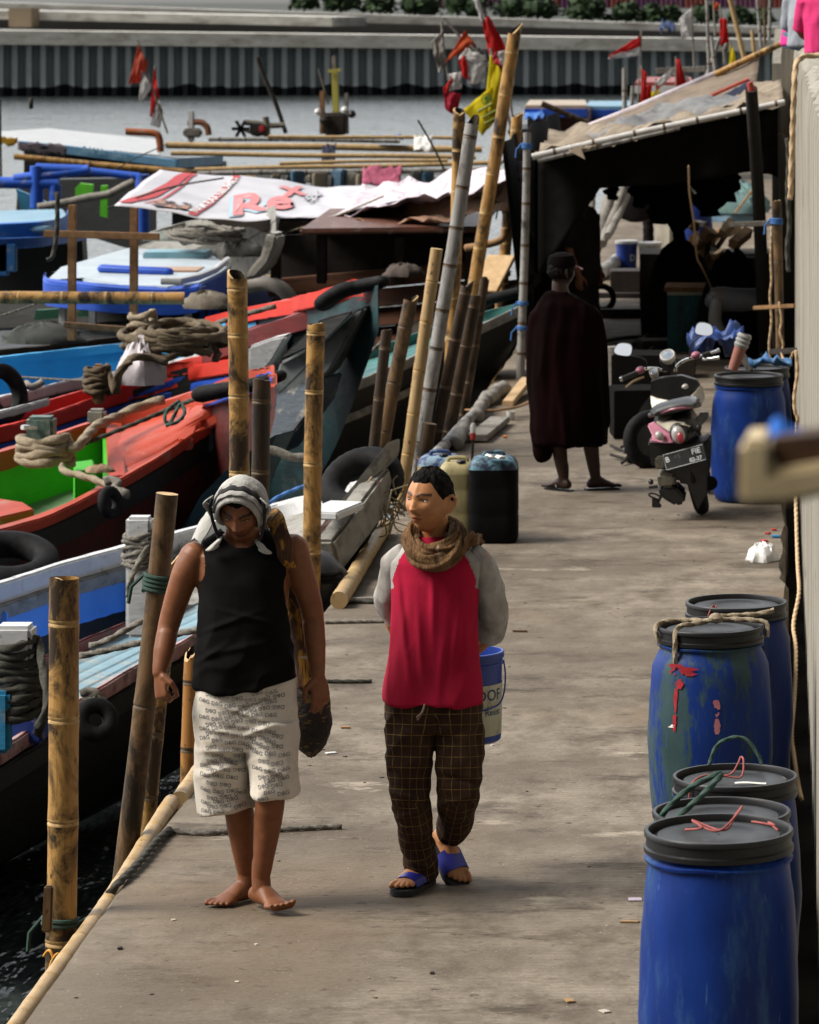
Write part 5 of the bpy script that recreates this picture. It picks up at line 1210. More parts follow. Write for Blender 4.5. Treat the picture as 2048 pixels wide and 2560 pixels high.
# tail body: lofted from tail tip forward
def sec(cx, cy, dy, hw, hh, sk=0): 
    c = Bk(cx, cy, dy); return [c + rt_b*(hw*math.copysign(abs(math.cos(a))**.7, math.cos(a))) + up_b*(hh*math.copysign(abs(math.sin(a))**.8, math.sin(a)) + sk*abs(math.cos(a))) for a in [x*6.2832/28 for x in range(28)]]
mb = MB(); mb.loft([sec(775,1130,-.08,.060,.06), sec(765,1080,.02,.125,.085), sec(757,1050,.25,.15,.11), sec(752,1040,.5,.15,.14), sec(750,1060,.68,.13,.16)])
mb.build('tail_core', mDK, bike, angle=60)
def panel(name, poly, dy0, th, m, par=bike, bevel=.004, dys=None):
    mb = MB(); pts = [Bk(x, y, dy0 if dys is None else dys[i]) for i, (x, y) in enumerate(poly)]
    mb.slab(pts, V((0, th, 0))); return mb.build(name, m, par, bevel=bevel)
panel('side_strip', [(462,1030),(545,995),(600,1048),(685,1112),(728,1216),(640,1205),(480,1195),(520,1150)], -.10, .06, mPI, dys=[.08,.06,-.03,-.10,-.14,-.10,.02,.0], bevel=.010)
panel('side_strip', [(985,905),(1070,905),(1060,960),(960,1080),(880,1150),(870,1090),(930,1000)], -.08, .06, mPI if False else mDK, dys=[.2,.25,.22,.06,-.05,-.10,.02])
def blob(name, cx, cy, dy, hw, hh, d, m, par=bike, tilt=0, n=24):
    c = Bk(cx, cy, dy); r2 = Matrix.Rotation(tilt, 3, 'Y'); mb = MB(); rr = []
    for k in range(7):
        th = math.pi*(.04+.92*k/6)/1
        rr.append([c + r2 @ (rt_b*(hw*math.sin(th)*math.cos(a)) + up_b*(hh*math.sin(th)*math.sin(a))) + V((0,-math.cos(th)*d,0)) for a in [x*6.2832/n for x in range(n)]])
    mb.loft(rr); return mb.build(name, m, par, angle=180)
mLENS = M('lens_silver', (.40,.38,.36), (.28,.25,.24), 20, rough=.15, spec=.7); mLRED = M('lens_red', (.42,.03,.05), (.30,.02,.04), 20, rough=.15, spec=.7)
tl = blob('tail_lamp', 768, 1125, -.13, .045, .060, .045, mLENS); blob('red_lens', 790, 1155, -.168, .022, .037, .020, mLRED, tl)
panel('tail_fairing', [(545,1005),(585,955),(640,915),(720,890),(810,882),(900,892),(952,925),(935,985),(880,1062),(838,1030),(770,1028),(715,1058),(690,1102),(610,1050)], -.06, .05, mWP, dys=[.03,.10,.16,.22,.24,.22,.16,.08,-.06,-.12,-.14,-.13,-.11,-.04], bevel=.012)
lb_ = blob('lamp_surround', 768, 1110, -.105, .056, .070, .035, mDK)
blob('turn_signal', 585, 1135, -.09, .028, .034, .03, mLENS, tilt=-.5); blob('turn_signal', 965, 1060, -.02, .022, .034, .03, mDK, tilt=.5)
# seat with its raised pale edge
mb = MB(); mb.loft([sec(735,880,-.02,.140,.018), sec(735,858,.06,.168,.038), sec(742,838,.25,.165,.045), sec(748,850,.5,.145,.045), sec(750,880,.75,.10,.04)]); seat = mb.build('seat', mDK, bike, angle=60)
mb = MB(); mb.tube(smooth_path([Bk(492,935,.10), Bk(560,905,.02), Bk(680,862,-.06), Bk(800,845,-.07), Bk(900,845,-.02), Bk(975,828,.10)],5), .018, 10, flat=(1,.9)); mb.build('seat_trim', M('seat_grey', (.09,.085,.085), (.06,.055,.055), 20, rough=.6), seat)
mb = MB(); mb.tube(smooth_path([Bk(495,945,.09), Bk(570,920,.01), Bk(690,880,-.075), Bk(800,862,-.085), Bk(900,858,-.03), Bk(970,842,.09)],5), .008, 8); mb.build('pink_trim', mPI, seat)
# leg shield seen over the seat
panel('leg_shield', [(495,740),(560,770),(660,790),(715,805),(620,835),(545,905),(520,895),(500,820)], .95, .05, mWP, dys=[1.0,.97,.93,.9,.9,.92,.93,.97])
panel('leg_shield', [(800,800),(880,755),(940,700),(982,640),(1000,660),(1028,760),(1010,810),(960,845),(880,830)], .95, .05, mWP, dys=[.9,.93,.97,1.0,1.02,1.0,.97,.92,.9])
panel('inner_shield', [(500,600),(600,570),(800,545),(950,590),(985,650),(900,760),(800,810),(715,815),(600,790),(495,745)], 1.02, .12, mDK)
blob('dash_emblem', 835, 652, .99, .024, .018, .02, mLENS)
# handlebar group
hb = MB(); hb.tube(smooth_path([Bk(210,580,1.05), Bk(330,525,1.1), Bk(450,478,1.18), Bk(560,478,1.22), Bk(620,492,1.22), Bk(740,460,1.22), Bk(790,420,1.22), Bk(860,385,1.18), Bk(1000,350,1.1), Bk(1160,302,1.05)],5), .011, 8)
bar = hb.build('handlebar', mCH, bike)
for (a, b_, e) in (((215,578),(360,520),(205,582)), ((1010,348),(1150,308),(1160,303))):
    mb = MB(); mb.tube([Bk(*a,1.055), Bk(*b_,1.10)], .018, 12); g_ = mb.build('grip', mDK, bar)
    mb = MB(); mb.tube([Bk(e[0]-8,e[1]+2,1.05), Bk(e[0]+14,e[1]-5,1.05)], .017, 10); mb.build('bar_end', mCH, g_)
for (c_, x1, y1) in (((395,492),0,0), ((940,345),0,0)):
    blob('switch_box', c_[0], c_[1], 1.12, .034, .026, .03, mPI, bar)
mb = MB(); mb.tube(smooth_path([Bk(430,560,1.1), Bk(330,600,1.05), Bk(255,660,1.0)],4), .008, 6); mb.build('brake_lever', M('lever_gold', (.35,.26,.14), metal=.6, rough=.4), bar)
mb = MB(); mb.tube(smooth_path([Bk(1010,385,1.06), Bk(1090,382,1.02), Bk(1170,368,1.0)],4), .011, 6, flat=(1,.5)); mb.build('brake_lever', mCH, bar)
for (cx, cy, r, nm) in ((662,345,.052,'speedometer'), (525,505,.033,'clock')):
    c = Bk(cx, cy, 1.15); ax = (up_b*.75 - fw*.66).normalized(); mb = MB(); mb.lathe([(r*.7,-.06),(r*.95,-.03),(r,-.005),(r,.004),(r*.9,.008),(r*.82,.004)], c, 28, axis=ax, cap0=True); g_ = mb.build(nm, M('gauge_rim', (.62,.58,.5), rough=.3), bar)
    mb = MB(); mb.lathe([(r*.83,.0035),(r*.5,.006),(.001,.007)], c, 24, axis=ax); mb.build('dial', M('dial_glass', (.16,.19,.24), (.32,.36,.42), 30, rough=.06, spec=.8), g_)
mb = MB(); mb.loft([sec(665,430,1.16,.05,.05), sec(665,400,1.2,.055,.06)]); mb.build('gauge_pod', mDK, bar)
for cx in (640, 735):
    mb = MB(); mb.tube([Bk(cx,455,1.2), Bk(cx+6,500,1.22)], .012, 8); mb.build('clamp', mCH, bar)
for (cx, cy, root_, tl_) in ((1022,90,(880,380),-.10), (230,288,(455,480),-.06)):
    mb = MB(); mb.tube(smooth_path([Bk(*root_,1.15), Bk(root_[0]+(cx-root_[0])*.1, root_[1]+(cy-root_[1])*.5,1.13), Bk(cx,cy+45,1.12), Bk(cx,cy+10,1.125)],5), .006, 6); st = mb.build('mirror_stem', mDK, bar)
    sh_ = [(-.96,-.55),(-.72,-.92),(.1,-1.0),(.72,-.86),(1.0,-.45),(.96,.15),(.70,.70),(.3,.95),(-.3,1.0),(-.72,.85),(-.95,.4)]
    if cx < 500: sh_ = [(-x, y) for x, y in sh_][::-1]
    r2 = Matrix.Rotation(-tl_, 3, 'Y')
    poly = smooth_path([r2 @ V((x*.060, 0, y*.040)) for x, y in sh_] + [r2 @ V((sh_[0][0]*.060,0,sh_[0][1]*.040))], 3)[:-1]
    tiltm = Matrix.Rotation(R(-36), 3, 'Z') @ Matrix.Rotation(R(-14), 3, 'X') @ Matrix.Diagonal((1.25,1,1.05))
    mb = MB(); mb.slab([Bk(cx,cy,1.115) + tiltm @ (p*1.07) for p in poly], (0,.025,0)); mr = mb.build('mirror', mDK, bar, bevel=.003)
    mb = MB(); mb.slab([Bk(cx,cy,1.111) + tiltm @ p for p in poly], (0,.003,0)); mb.build('glass', mMIR, mr)
# number plate
def plate_pt(u, v): return Bk(828,1345,-.17) + (Bk(1030,1290,-.17)-Bk(625,1400,-.17)).normalized()*u + V((-.24,.25,.94)).normalized()*v
mb = MB(); mb.slab([plate_pt(-.138,-.055), plate_pt(.138,-.055), plate_pt(.138,.055), plate_pt(-.138,.055)], (0,.006,0)); pl = mb.build('number_plate', M('plate_black', (.010,.011,.013), (.03,.03,.028), 14, rough=.5, dirt=(.09,.075,.055), dsc=9, dlo=.55, dhi=.75), bike)
mPLW = M('plate_white', (.66,.68,.70), rough=.5)
mb = MB(); off = V((0,-.0025,0)); bp_ = [(-.132,-.050),(.132,-.050),(.132,.050),(-.132,.050),(-.132,-.050)]
mb.tube([plate_pt(*q)+off for q in bp_], .0014, 4); mb.build('border', mPLW, pl)
mb = MB()
for tx, sz, dx, dy in (('B',.050,-.112,.012),('FIE',.050,.082,.020),('02-27',.036,.070,-.030)): add_text(mb, tx, sz, lambda x, y: plate_pt(x,y)+off, .0008, 0, dx, dy)
mb.build('lettering', mPLW, pl)
mb = MB(); add_text(mb, '45', .046, lambda x, y: plate_pt(x,y)+off, .0, 0, -.045, .016); mb.build('worn_digits', M('plate_worn', (.13,.125,.115), (.05,.05,.045), 60), pl)
blob('plate_bolt', 705, 1398, -.165, .007, .009, .004, mPLW, pl)
# rear mudguard, engine, stand, exhaust
panel('mudguard', [(480,1200),(720,1222),(1010,1215),(1060,1330),(1050,1700),(960,1860),(860,1620),(640,1470),(500,1420)], .02, .10, mDK)
panel('air_box', [(545,1350),(590,1338),(638,1352),(640,1440),(620,1462),(548,1465),(538,1400)], -.03, .16, mENG, bevel=.015)
panel('engine_case', [(560,1515),(640,1495),(735,1520),(760,1575),(725,1640),(600,1655),(568,1610)], -.01, .5, mENG, bevel=.02)
panel('gear_case', [(565,1650),(740,1635),(840,1740),(828,1800),(745,1825),(640,1765),(590,1720)], .0, .4, mDK, bevel=.015)
panel('under_body', [(470,1195),(720,1220),(1010,1200),(1090,1150),(1075,1500),(1000,1640),(760,1600),(700,1480),(600,1420),(530,1430),(480,1330)], .06, .45, mDK, bevel=.02)
mb = MB(); mb.tube(smooth_path([Bk(640,1660,.1), Bk(600,1720,.05), Bk(565,1790,.02)],4), .012, 8); st = mb.build('side_stand', mDK, bike)
panel('stand_foot', [(510,1740),(560,1745),(572,1790),(605,1812),(600,1842),(510,1838)], .0, .03, mDK, st)
mb = MB(); mb.tube(smooth_path([Bk(610,1740,.0), Bk(540,1705,.0), Bk(485,1700,.0), Bk(490,1725,.0), Bk(570,1760,.0)],4), .006, 6); mb.build('centre_stand', mDK, bike)
mb = MB(); mb.tube([Bk(480,1640,.1), Bk(570,1630,.1)], .010, 8); mb.build('foot_peg', mDK, bike)
blob('kick_lever', 500, 1585, .05, .018, .02, .03, mDK)
mb = MB(); mb.tube(smooth_path([Bk(1085,1600,.05), Bk(1075,1600,.3), Bk(1040,1640,.7)],4), [.045,.048,.048,.046,.044,.042,.04,.036,.03], 16); mb.build('exhaust', M('exhaust_sooty', (.006,.006,.006), rough=.8, spec=.1), bike)
# ---------------- awning over the dock, in layers of patched cloth
def tarp(name, label, corners, m, sag=.06, wr=.02, nu=22, nv=14, seed=0, th=.006, cat='tarpaulin', edge=None, parent=None, hang=0):
    A, B_, C_, D_ = [V(c) for c in corners]
    mb = MB()
    def fn(u, v):
        p = A.lerp(B_, u).lerp(D_.lerp(C_, u), v)
        return p + V((0,0,-sag*math.sin(math.pi*u)*math.sin(math.pi*v) + wr*nz((u*5,v*5,seed),1.3) + wr*.6*nz((u*11+v*6,v*3,seed),1.4) - hang*abs(math.sin(u*9+seed))*(1-v)**3))
    mb.grid(fn, nu, nv, th=th)
    o = mb.build(name, m, parent, angle=180)
    if parent is None: tag(o, label, cat)
    return o
def cloth(name, c1, c2, dirt=None, sc=4, tr=0): 
    return M(name, c1, c2, sc, rough=.85, spec=.15, bmp=.4, bsc=9, bdist=.02, dirt=dirt, dsc=3, dlo=.55, dhi=.75)
mBEI = cloth('canvas_beige', (.27,.22,.16), (.16,.125,.09), (.06,.045,.035)); mBRN = cloth('canvas_brown', (.20,.155,.115), (.13,.10,.075), (.07,.05,.04)); mLIL = cloth('cloth_lilac', (.62,.56,.60), (.48,.43,.47), (.25,.2,.2))
mNVY = cloth('cloth_navy', (.025,.035,.075), (.04,.045,.07)); mBKC = M('cloth_near_black', (.005,.0045,.0045), (.008,.007,.006), 6, rough=.95, spec=.05); mREDC = M('cloth_red_trim', (.42,.06,.04), (.3,.04,.03), 20)  # mBKC: near-black, shared by stall curtains, heaps and crates
tarp('awning_tarp', 'dirty beige awning cloth stretched over the dock between grey post and wall', [P(1337,384,36), P(1958,256,36), P(1955,205,42), P(1372,344,42)], mBEI, .05, .13, 44, 16, 1)
tarp('awning_tarp', 'grey rolled tarpaulin lying across the top of the beige awning cloth', [P(1455,352,39), P(1872,262,39), P(1874,240,40.5), P(1480,330,40.5)], cloth('canvas_grey', (.22,.22,.22), (.13,.13,.135), (.05,.05,.05)), -.12, .10, 30, 8, 11)
tarp('awning_tarp', 'brown upper awning cloth hanging below the lilac edged ridge pole', [P(1440,345,41.5), P(1885,258,41.5), P(1900,130,43.5), P(1480,310,43.5)], mBRN, .02, .03, 26, 12, 2)
mb = MB(); mb.tube([P(1390,352,43.3), P(1600,268,43.3), P(1795,186,43.3)], .045, 8, flat=(1,.6)); tag(mb.build('ridge_cloth', mLIL, jit=.01, angle=180), 'rolled lilac cloth edge along the ridge of the brown awning', 'cloth')
pole('smooth bamboo ridge pole rising to the wall top by the sitting people', P(1788,188,43.2), P(1962,106,43.2), .035, .035, SET_T, seed=41, cut='flat', group='awning posts')
tarp('awning_tarp', 'dark navy cloth with a red hem hanging under the ridge beside the wall', [P(1765,262,41), P(1878,254,41), P(1876,198,41.2), P(1866,206,41.2)], mNVY, .0, .02, 10, 10, 3)
mb = MB(); mb.tube([P(1690,262,40.9), P(1770,243,40.9), P(1872,198,40.9), P(1876,225,40.9)], .018, 6); tag(mb.build('red_hem', mREDC), 'red hem strip along the navy cloth under the ridge', 'cloth')
pole('pale pole carrying the front edge of the beige awning', P(1330,392,35.8), P(1962,253,35.8), .030, .026, [M('pole_white', (.58,.57,.55), (.42,.40,.38), 8, dirt=(.15,.13,.11), dlo=.6, dhi=.8), mNODED, mINNER, mINNERD], seed=42, cut='flat', group='awning posts')
pole('second thin pale pole just beneath the front edge of the awning', P(1345,404,35.9), P(1700,318,35.9), .020, .018, SET_G, seed=43, cut='flat', group='awning posts')
tarp('awning_tarp', 'torn beige flap drooping from the front edge of the awning', [P(1424,378,35.7), P(1492,366,35.7), P(1500,352,35.9), P(1420,362,35.9)], mBEI, -.0, .03, 10, 6, 6)
mb = MB(); mb.slab([P(1424,376,35.65), P(1452,368,35.65), P(1462,398,35.6), P(1440,386,35.6)], (0,.01,0)); tag(mb.build('cloth_scrap', mBEI, jit=.01), 'small pointed cloth scrap hanging below the awning edge', 'cloth')
# near-black curtains; side and back ones added to block light from the stall
def shade_curtain(label, pts_top, y_bot, m, D0, D1, seed, name='shade_curtain'):
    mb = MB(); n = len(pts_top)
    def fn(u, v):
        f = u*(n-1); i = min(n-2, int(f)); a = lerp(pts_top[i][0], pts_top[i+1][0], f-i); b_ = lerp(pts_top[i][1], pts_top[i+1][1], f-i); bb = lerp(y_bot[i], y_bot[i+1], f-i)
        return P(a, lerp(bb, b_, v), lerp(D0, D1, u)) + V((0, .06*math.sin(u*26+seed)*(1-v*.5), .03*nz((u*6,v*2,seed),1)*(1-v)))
    mb.grid(fn, 40, 10, th=.01); return tag(mb.build(name, m, angle=180), label, 'shade_curtain')
shade_curtain('near black cloth hanging along the front of the awning', [(1345,402),(1500,366),(1700,322),(1880,283),(1945,268)], [700,470,458,430,445], mBKC, 36.2, 36.2, 1)
shade_curtain('added black cloth shading the back of the awning stall, ragged below', [(1355,350),(1500,330),(1700,300),(1955,230)], [470,455,440,400], mBKC, 45, 45, 2)
shade_curtain('added dark cloth shading the stall beside the grey awning post', [(1338,395),(1400,380),(1455,370)], [790,780,770], mBKC, 37.8, 38.6, 4)  # dark sheet added for the black shade behind the robed figure
mb = MB(); mb.grid(lambda u, v: V((lerp(-2.28,-2.5,v)+.03*math.sin(u*20), lerp(36.3,45.2,u), lerp(.15+.25*abs(math.sin(u*7)),2.12,v))), 30, 8, th=.01); tag(mb.build('shade_curtain', mBKC, angle=180), 'added black cloth shading the water side of the awning stall', 'shade_curtain')
pole('thick blackened post holding the awning near the wall', P(1920,960,37.5), P(1880,222,35.5), .062, .055, [M('post_sooty', (.008,.007,.006), (.014,.011,.009), 9, rough=.9)]*4, seed=44, cut='flat', group='awning posts')
mb = MB(); mb.tube([P(1874,205,35.3), P(1880,228,35.3)], .03, 8); tag(mb.build('rag', mREDC, jit=.015), 'orange red rag tied round the top of the blackened post', 'rag')
rag('small pale cloth patch hanging under the awning near the wall', P(1950,330,36.5), .12, .02, mBEI, 'cloth_patch', .05, 8, dz=-.05)
# dark bulk beside and behind the scooter
for cx, cy, wx, hz, D_, lb, nm in ((1655,1075,.5,.5,29.6,'dark covered heap just behind the scooter front wheel','covered_heap'),(1700,830,.8,.95,40.5,'near black heap of gear between teal chest and pails','covered_heap'),(1830,800,.7,1.0,38.2,'near black heap of gear beneath the outboard engine','covered_heap'),(1905,1010,.24,.8,29.3,'black heap between faded barrel and the wall','covered_heap')):
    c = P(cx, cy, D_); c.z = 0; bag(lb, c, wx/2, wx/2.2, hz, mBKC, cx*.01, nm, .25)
lumber('low near black crate standing left of the scooter', PZ(1583,1100,0)+V((0,.3,0)), (.36,.5,.38), .12, mBKC); lumber('near black box stacked behind the low crate by the scooter', PZ(1600,1060,0)+V((0,.3,0)), (.42,.5,.55), -.1, mBKC, 'box', 'box')
mb = MB(); torus(mb, PZ(1628,1100,.2), (.5,-1,.1), .17, .05, 30, 12); tag(mb.build('tyre', mRUB), 'black tyre leaning between the low crate and the scooter', 'tyre')
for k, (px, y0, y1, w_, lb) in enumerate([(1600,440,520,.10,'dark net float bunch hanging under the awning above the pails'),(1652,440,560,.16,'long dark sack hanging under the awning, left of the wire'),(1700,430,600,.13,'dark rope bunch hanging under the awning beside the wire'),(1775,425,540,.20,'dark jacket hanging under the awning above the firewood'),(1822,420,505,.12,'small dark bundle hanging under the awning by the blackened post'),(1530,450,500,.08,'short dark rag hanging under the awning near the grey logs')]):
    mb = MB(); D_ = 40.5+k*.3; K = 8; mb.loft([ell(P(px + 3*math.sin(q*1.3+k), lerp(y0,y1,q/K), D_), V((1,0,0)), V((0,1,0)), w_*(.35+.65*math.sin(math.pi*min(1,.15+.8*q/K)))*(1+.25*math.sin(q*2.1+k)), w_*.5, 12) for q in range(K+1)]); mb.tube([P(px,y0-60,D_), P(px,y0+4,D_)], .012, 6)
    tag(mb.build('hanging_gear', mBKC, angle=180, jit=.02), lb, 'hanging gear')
# stall contents
tc_ = thing('chest', 'weathered teal chest with a brown plank lid under the awning', 'chest', PZ(1725,880,0)); c = PZ(1728,880,0) + V((0,.3,0)); s_ = 257.
mTEAL = M('teal_paint', (.02,.16,.17), (.015,.09,.10), 8, (1,1,.4), rough=.6, dirt=(.03,.05,.045), dsc=7, dlo=.48, dhi=.62)
mb = MB(); mb.box(c + V((0,0,.29)), (.46,.6,.58)); mb.build('box', mTEAL, tc_, bevel=.01); mb = MB(); mb.box(c + V((0,0,.605)), (.52,.66,.045)); mb.build('lid', mWOOD, tc_, bevel=.006)
mb = MB(); mb.beam(c+V((-.23,-.305,.565)), c+V((.23,-.305,.565)), .012, .03); mb.build('pale_rail', M('rail_pale', (.55,.55,.45)), tc_)
t_ = thing('engine', 'grey blue outboard engine lying under the awning beside the teal chest', 'engine', P(1840,840,37)); mb = MB()
mb.tube(smooth_path([P(1786,752,37), P(1800,748,37), P(1850,750,37), P(1905,748,37)],5), [.09,.10,.11,.115,.115,.115,.115,.112,.11,.11,.11,.108,.105,.105,.10,.10], 18, round_=True); mb.build('cowl', M('engine_blue', (.07,.085,.11), (.05,.055,.065), 6, rough=.5, dirt=(.10,.08,.06), dlo=.55), t_)
mb = MB(); mb.tube(smooth_path([P(1792,760,36.9), P(1788,800,36.9), P(1800,830,36.9)],4), .06, 12, round_=True); mb.build('leg', M('engine_grey', (.12,.12,.12), rough=.5), t_)
def pail(label, px, py, wpx, hpx, m, rimm, group='plastic pails on the dock'):
    c = PZ(px, py, 0); s = F/c.y; r1 = wpx/2/s; h = hpx/s; root = thing('pail', label, 'bucket', c, group)
    mb = MB(); mb.lathe(bucket_profile(r1*.87, r1*.97, h*.94), c, 28); mb.build('body', m, root); mb = MB(); mb.lathe([(r1*1.02,h*.88),(r1*1.04,h*.90),(r1*1.04,h*.97),(r1*1.0,h*.985),(.9*r1,h*.975),(.002,h*.97)], c, 28); mb.build('lid', rimm, root)
    return root, c, r1, h
mPW = M('pail_white', (.52,.52,.47), (.42,.41,.36), 8, rough=.5, dirt=(.25,.22,.16), dlo=.55)
pr_, pc_, prr, ph_ = pail('blue pail with white lid standing under the awning', 1567, 671, 56, 71, mBKT, mWH)
mb = MB()
for tx, a0, zz, sz in (('D', .62, .38, .11),): add_text(mb, tx, sz, lambda x, z: pc_ + V(((prr*.945)*math.sin(a0+x/prr), -(prr*.945)*math.cos(a0+x/prr), ph_*zz+z)), .002)
mb.build('lettering', mPLW, pr_)
pail('dirty white pail beside the blue one under the awning', 1625, 672, 58, 68, mPW, mWH)
lumber('small dark wooden bench box under the awning near the pails', PZ(1592,738,0)+V((0,.2,0)), (.62,.5,.28), .05, mWOODK, 'bench', 'bench')
lumber('dark beam lying on the ground right of the robed person', PZ(1580,795,0), (.75,.12,.10), .06, mWOODK, 'beam', 'beam'); lumber('second dark plank lying behind the dark beam', PZ(1560,745,0), (.85,.12,.06), -.04, mWOODK, 'beam', 'beam')
mb = MB(); torus(mb, PZ(1505,745,.12), (.3,-1,.2), .13, .035, 26, 10); tag(mb.build('tyre', mRUB), 'small dark tyre leaning behind the robed person', 'tyre')
pole('fallen log lying left of the blue pail', PZ(1500,685,.08), PZ(1545,650,.08), .085, .085, SET_G, seed=50, cut='hollow', group='logs', cat='log', name='log')
pole('grey bollard stump behind the scooter mirror, left one', PZ(1537,1040,0), PZ(1537,1040,0)+V((-.01,0,.57)), .068, .072, [mWOODG, mWOODG, mWOODG, mWOODK], seed=51, cut='flat', nodes=(.97,), group='bollard stumps', cat='bollard', name='bollard')
pole('dark bollard stump beside the grey one behind the scooter mirror', PZ(1556,1030,0), PZ(1556,1030,0)+V((0,0,.53)), .06, .06, [mWOODK]*4, seed=52, cut='flat', nodes=(.97,), group='bollard stumps', cat='bollard', name='bollard')
rnd = random.Random(11)
for k in range(26):                          # firewood heap
    px, py = rnd.uniform(1700,1850), rnd.uniform(560,645); D = 43 + rnd.uniform(-.8,.8); c = P(px, py, D); d = V((rnd.uniform(-.5,.5), -1, rnd.uniform(-.3,.5))).normalized(); u = d.orthogonal().normalized(); w_ = d.cross(u); r_ = rnd.uniform(.035,.075); n = rnd.choice((3,4,4,5)); a0 = rnd.uniform(0,6)
    ring = [u*r_*math.cos(a0+i*6.2832/n)*rnd.uniform(.7,1.3) + w_*r_*math.sin(a0+i*6.2832/n) for i in range(n)]
    mb = MB(); mb.loft([[c + q for q in ring], [c - d*.45 + q for q in ring]]); tag(mb.build('firewood', rnd.choice([mWOODP, mWOOD, mWOODK, mWOODG]), bevel=.004), 'split firewood piece in the heap under the awning', 'firewood', 'split firewood heaped under the awning')
lumber('dark timber stack the firewood heap rests on', P(1775,800,43.6), (1.5,.9,.75), .0, mWOODK, 'timber_stack', 'timber')
mNET = M('net_teal', (.16,.27,.25), (.10,.17,.19), 6, rough=.9, bmp=.6, bsc=30, dirt=(.25,.33,.36), dsc=4, dlo=.55, dhi=.7)
for (px, py, rx, rz, m_, lb, sd_) in ((1842,490,.42,.22,mNET,'heap of greenish fishing net seen beyond the firewood',3),(1820,512,.36,.20,M('net_blue', (.14,.24,.36), (.20,.30,.36), 5, rough=.9, bmp=.5, bsc=30),'blue heap of fishing net in front of the greenish one',5),(1695,560,.30,.75,M('sack_pale', (.26,.23,.18), (.17,.15,.12), 4, rough=.9, bmp=.4),'tall pale sack of cloth beside the dark standing person',8)):
    bag(lb, P(px, py+40 if rz < .5 else 640, 52), rx, .4, rz*1.6, m_, sd_, 'fishing_net' if 'net' in lb else 'sack')
plank('tilted yellow plank leaning in front of the fishing nets', P(1838,533,46), P(1885,470,46), .08, .03, mWOODP); plank('pale board on the ground far behind under the awning roof', P(1786,432,58), P(1888,418,58), .2, .06, mWOODP)
for k, (a, b_, r, lb) in enumerate([((1457,600),(1462,480),.075,'grey post standing behind the robed person, left of a pair'),((1472,600),(1476,482),.06,'grey post standing behind the robed person, right of a pair'),((1490,622),(1530,468),.075,'long grey log leaning steeply beyond the pails'),((1505,610),(1556,476),.06,'second grey log leaning beside the long one'),((1520,590),(1566,490),.05,'thin pale log leaning rightmost beyond the pails')]):
    mb = MB(); mb.tube(smooth_path([P(*a,50-k*.2), P((a[0]+b_[0])/2+2,(a[1]+b_[1])/2,50), P(*b_,50.4)],4), r, 10); tag(mb.build('log', mWOODG, jit=.012, angle=60), lb, 'log')
for k, (px, py, w_, h_, lb) in enumerate([(1870,860,.25,.9,'dark wooden crate stack behind the faded blue barrel'),(1650,930,.6,.18,'dark clutter of scrap timber left of the scooter'),(1660,860,.5,.10,'flat dark scrap boards between scooter and teal chest')]):
    lumber(lb, PZ(px,py+20,0)+V((0,.3,0)), (w_,.4,h_), .1*k, mWOODK, 'scrap_timber', 'timber')
for k, (pts, lb) in enumerate([([(1500,855),(1560,845),(1640,838),(1700,815)],'thin dark branch lying across the dock behind the scooter'),([(1560,870),(1610,845),(1660,800)],'forked dark branch beside the thin one'),([(1560,905),(1600,895),(1660,850)],'dark hose curling near the bollard stumps')]):
    rope_thing(lb, [PZ(x,y,.03) for x, y in pts], .022, mWOODK, 'branch')
for k in range(9):
    x, y = 1560+ (k*37)%60, 1118 + (k*53)%45; rr_ = random.Random(k); mb = MB(); a = PZ(x-12+rr_.uniform(-8,8),y,.02); mb.tube([a, a+V((rr_.uniform(-.18,.18), rr_.uniform(.1,.5), rr_.uniform(.0,.07)))], .012, 6); tag(mb.build('twig', mWOODK), 'dark twig in the litter beside the scooter', 'twig', 'dark twigs beside the scooter')
t_ = thing('pipe', 'ridged grey and terracotta pipe leaning behind the faded barrel', 'pipe', P(1832,925,28.2)); mb = MB(); mb.lathe([(.035,0),(.04,.1),(.044,.17)], P(1832,925,28.2), 14, axis=(.35,0,1)); mb.build('sleeve', M('terracotta', (.25,.10,.07)), t_)
mb = MB(); mb.lathe([(.047,.17),(.055,.19),(.047,.2),(.055,.22),(.047,.23),(.055,.25),(.045,.27)], P(1832,925,28.2), 14, axis=(.35,0,1)); mb.build('ridged_end', M('pipe_grey', (.25,.25,.24)), t_)
plank('weathered stub of timber sticking up from the far barrel lid', P(1878,925,28.4), P(1848,878,28.4), .10, .05, mWOODG)
rag('crumpled blue plastic sheet on the far barrel lid', P(1925,915,28.4), .30, .25, M('plastic_blue', (.02,.12,.36), (.10,.2,.32), 7, rough=.35), 'plastic_sheet', .07, 9)
rag('blue tarp bundle behind the scooter handlebar', P(1790,880,29.5), .42, .3, M('tarp_blue_dark', (.02,.06,.24), (.03,.05,.14), 7, rough=.4), 'tarp_bundle', .2, 10)
# ---------------- the other people
def small_body(root, head, rot, parts, m, vs_=.009, hs=1.0):
    b = MB(); head_mesh(b, head, rot, hs)
    for pts, rs in parts: limb(b, pts, rs, 10)
    return b
def finish(b, root, m, size=.008, head=None, rot=None, hs=1):
    vs, ns, fs = vox(b, size, 2, .4); t = face_tint(vs, head, rot, hs) if head is not None else np.ones((len(vs),3))
    return from_np(vs, fs, 'body', m, root, {'tint': t})
X_, Y_ = V((1,0,0)), V((0,1,0))
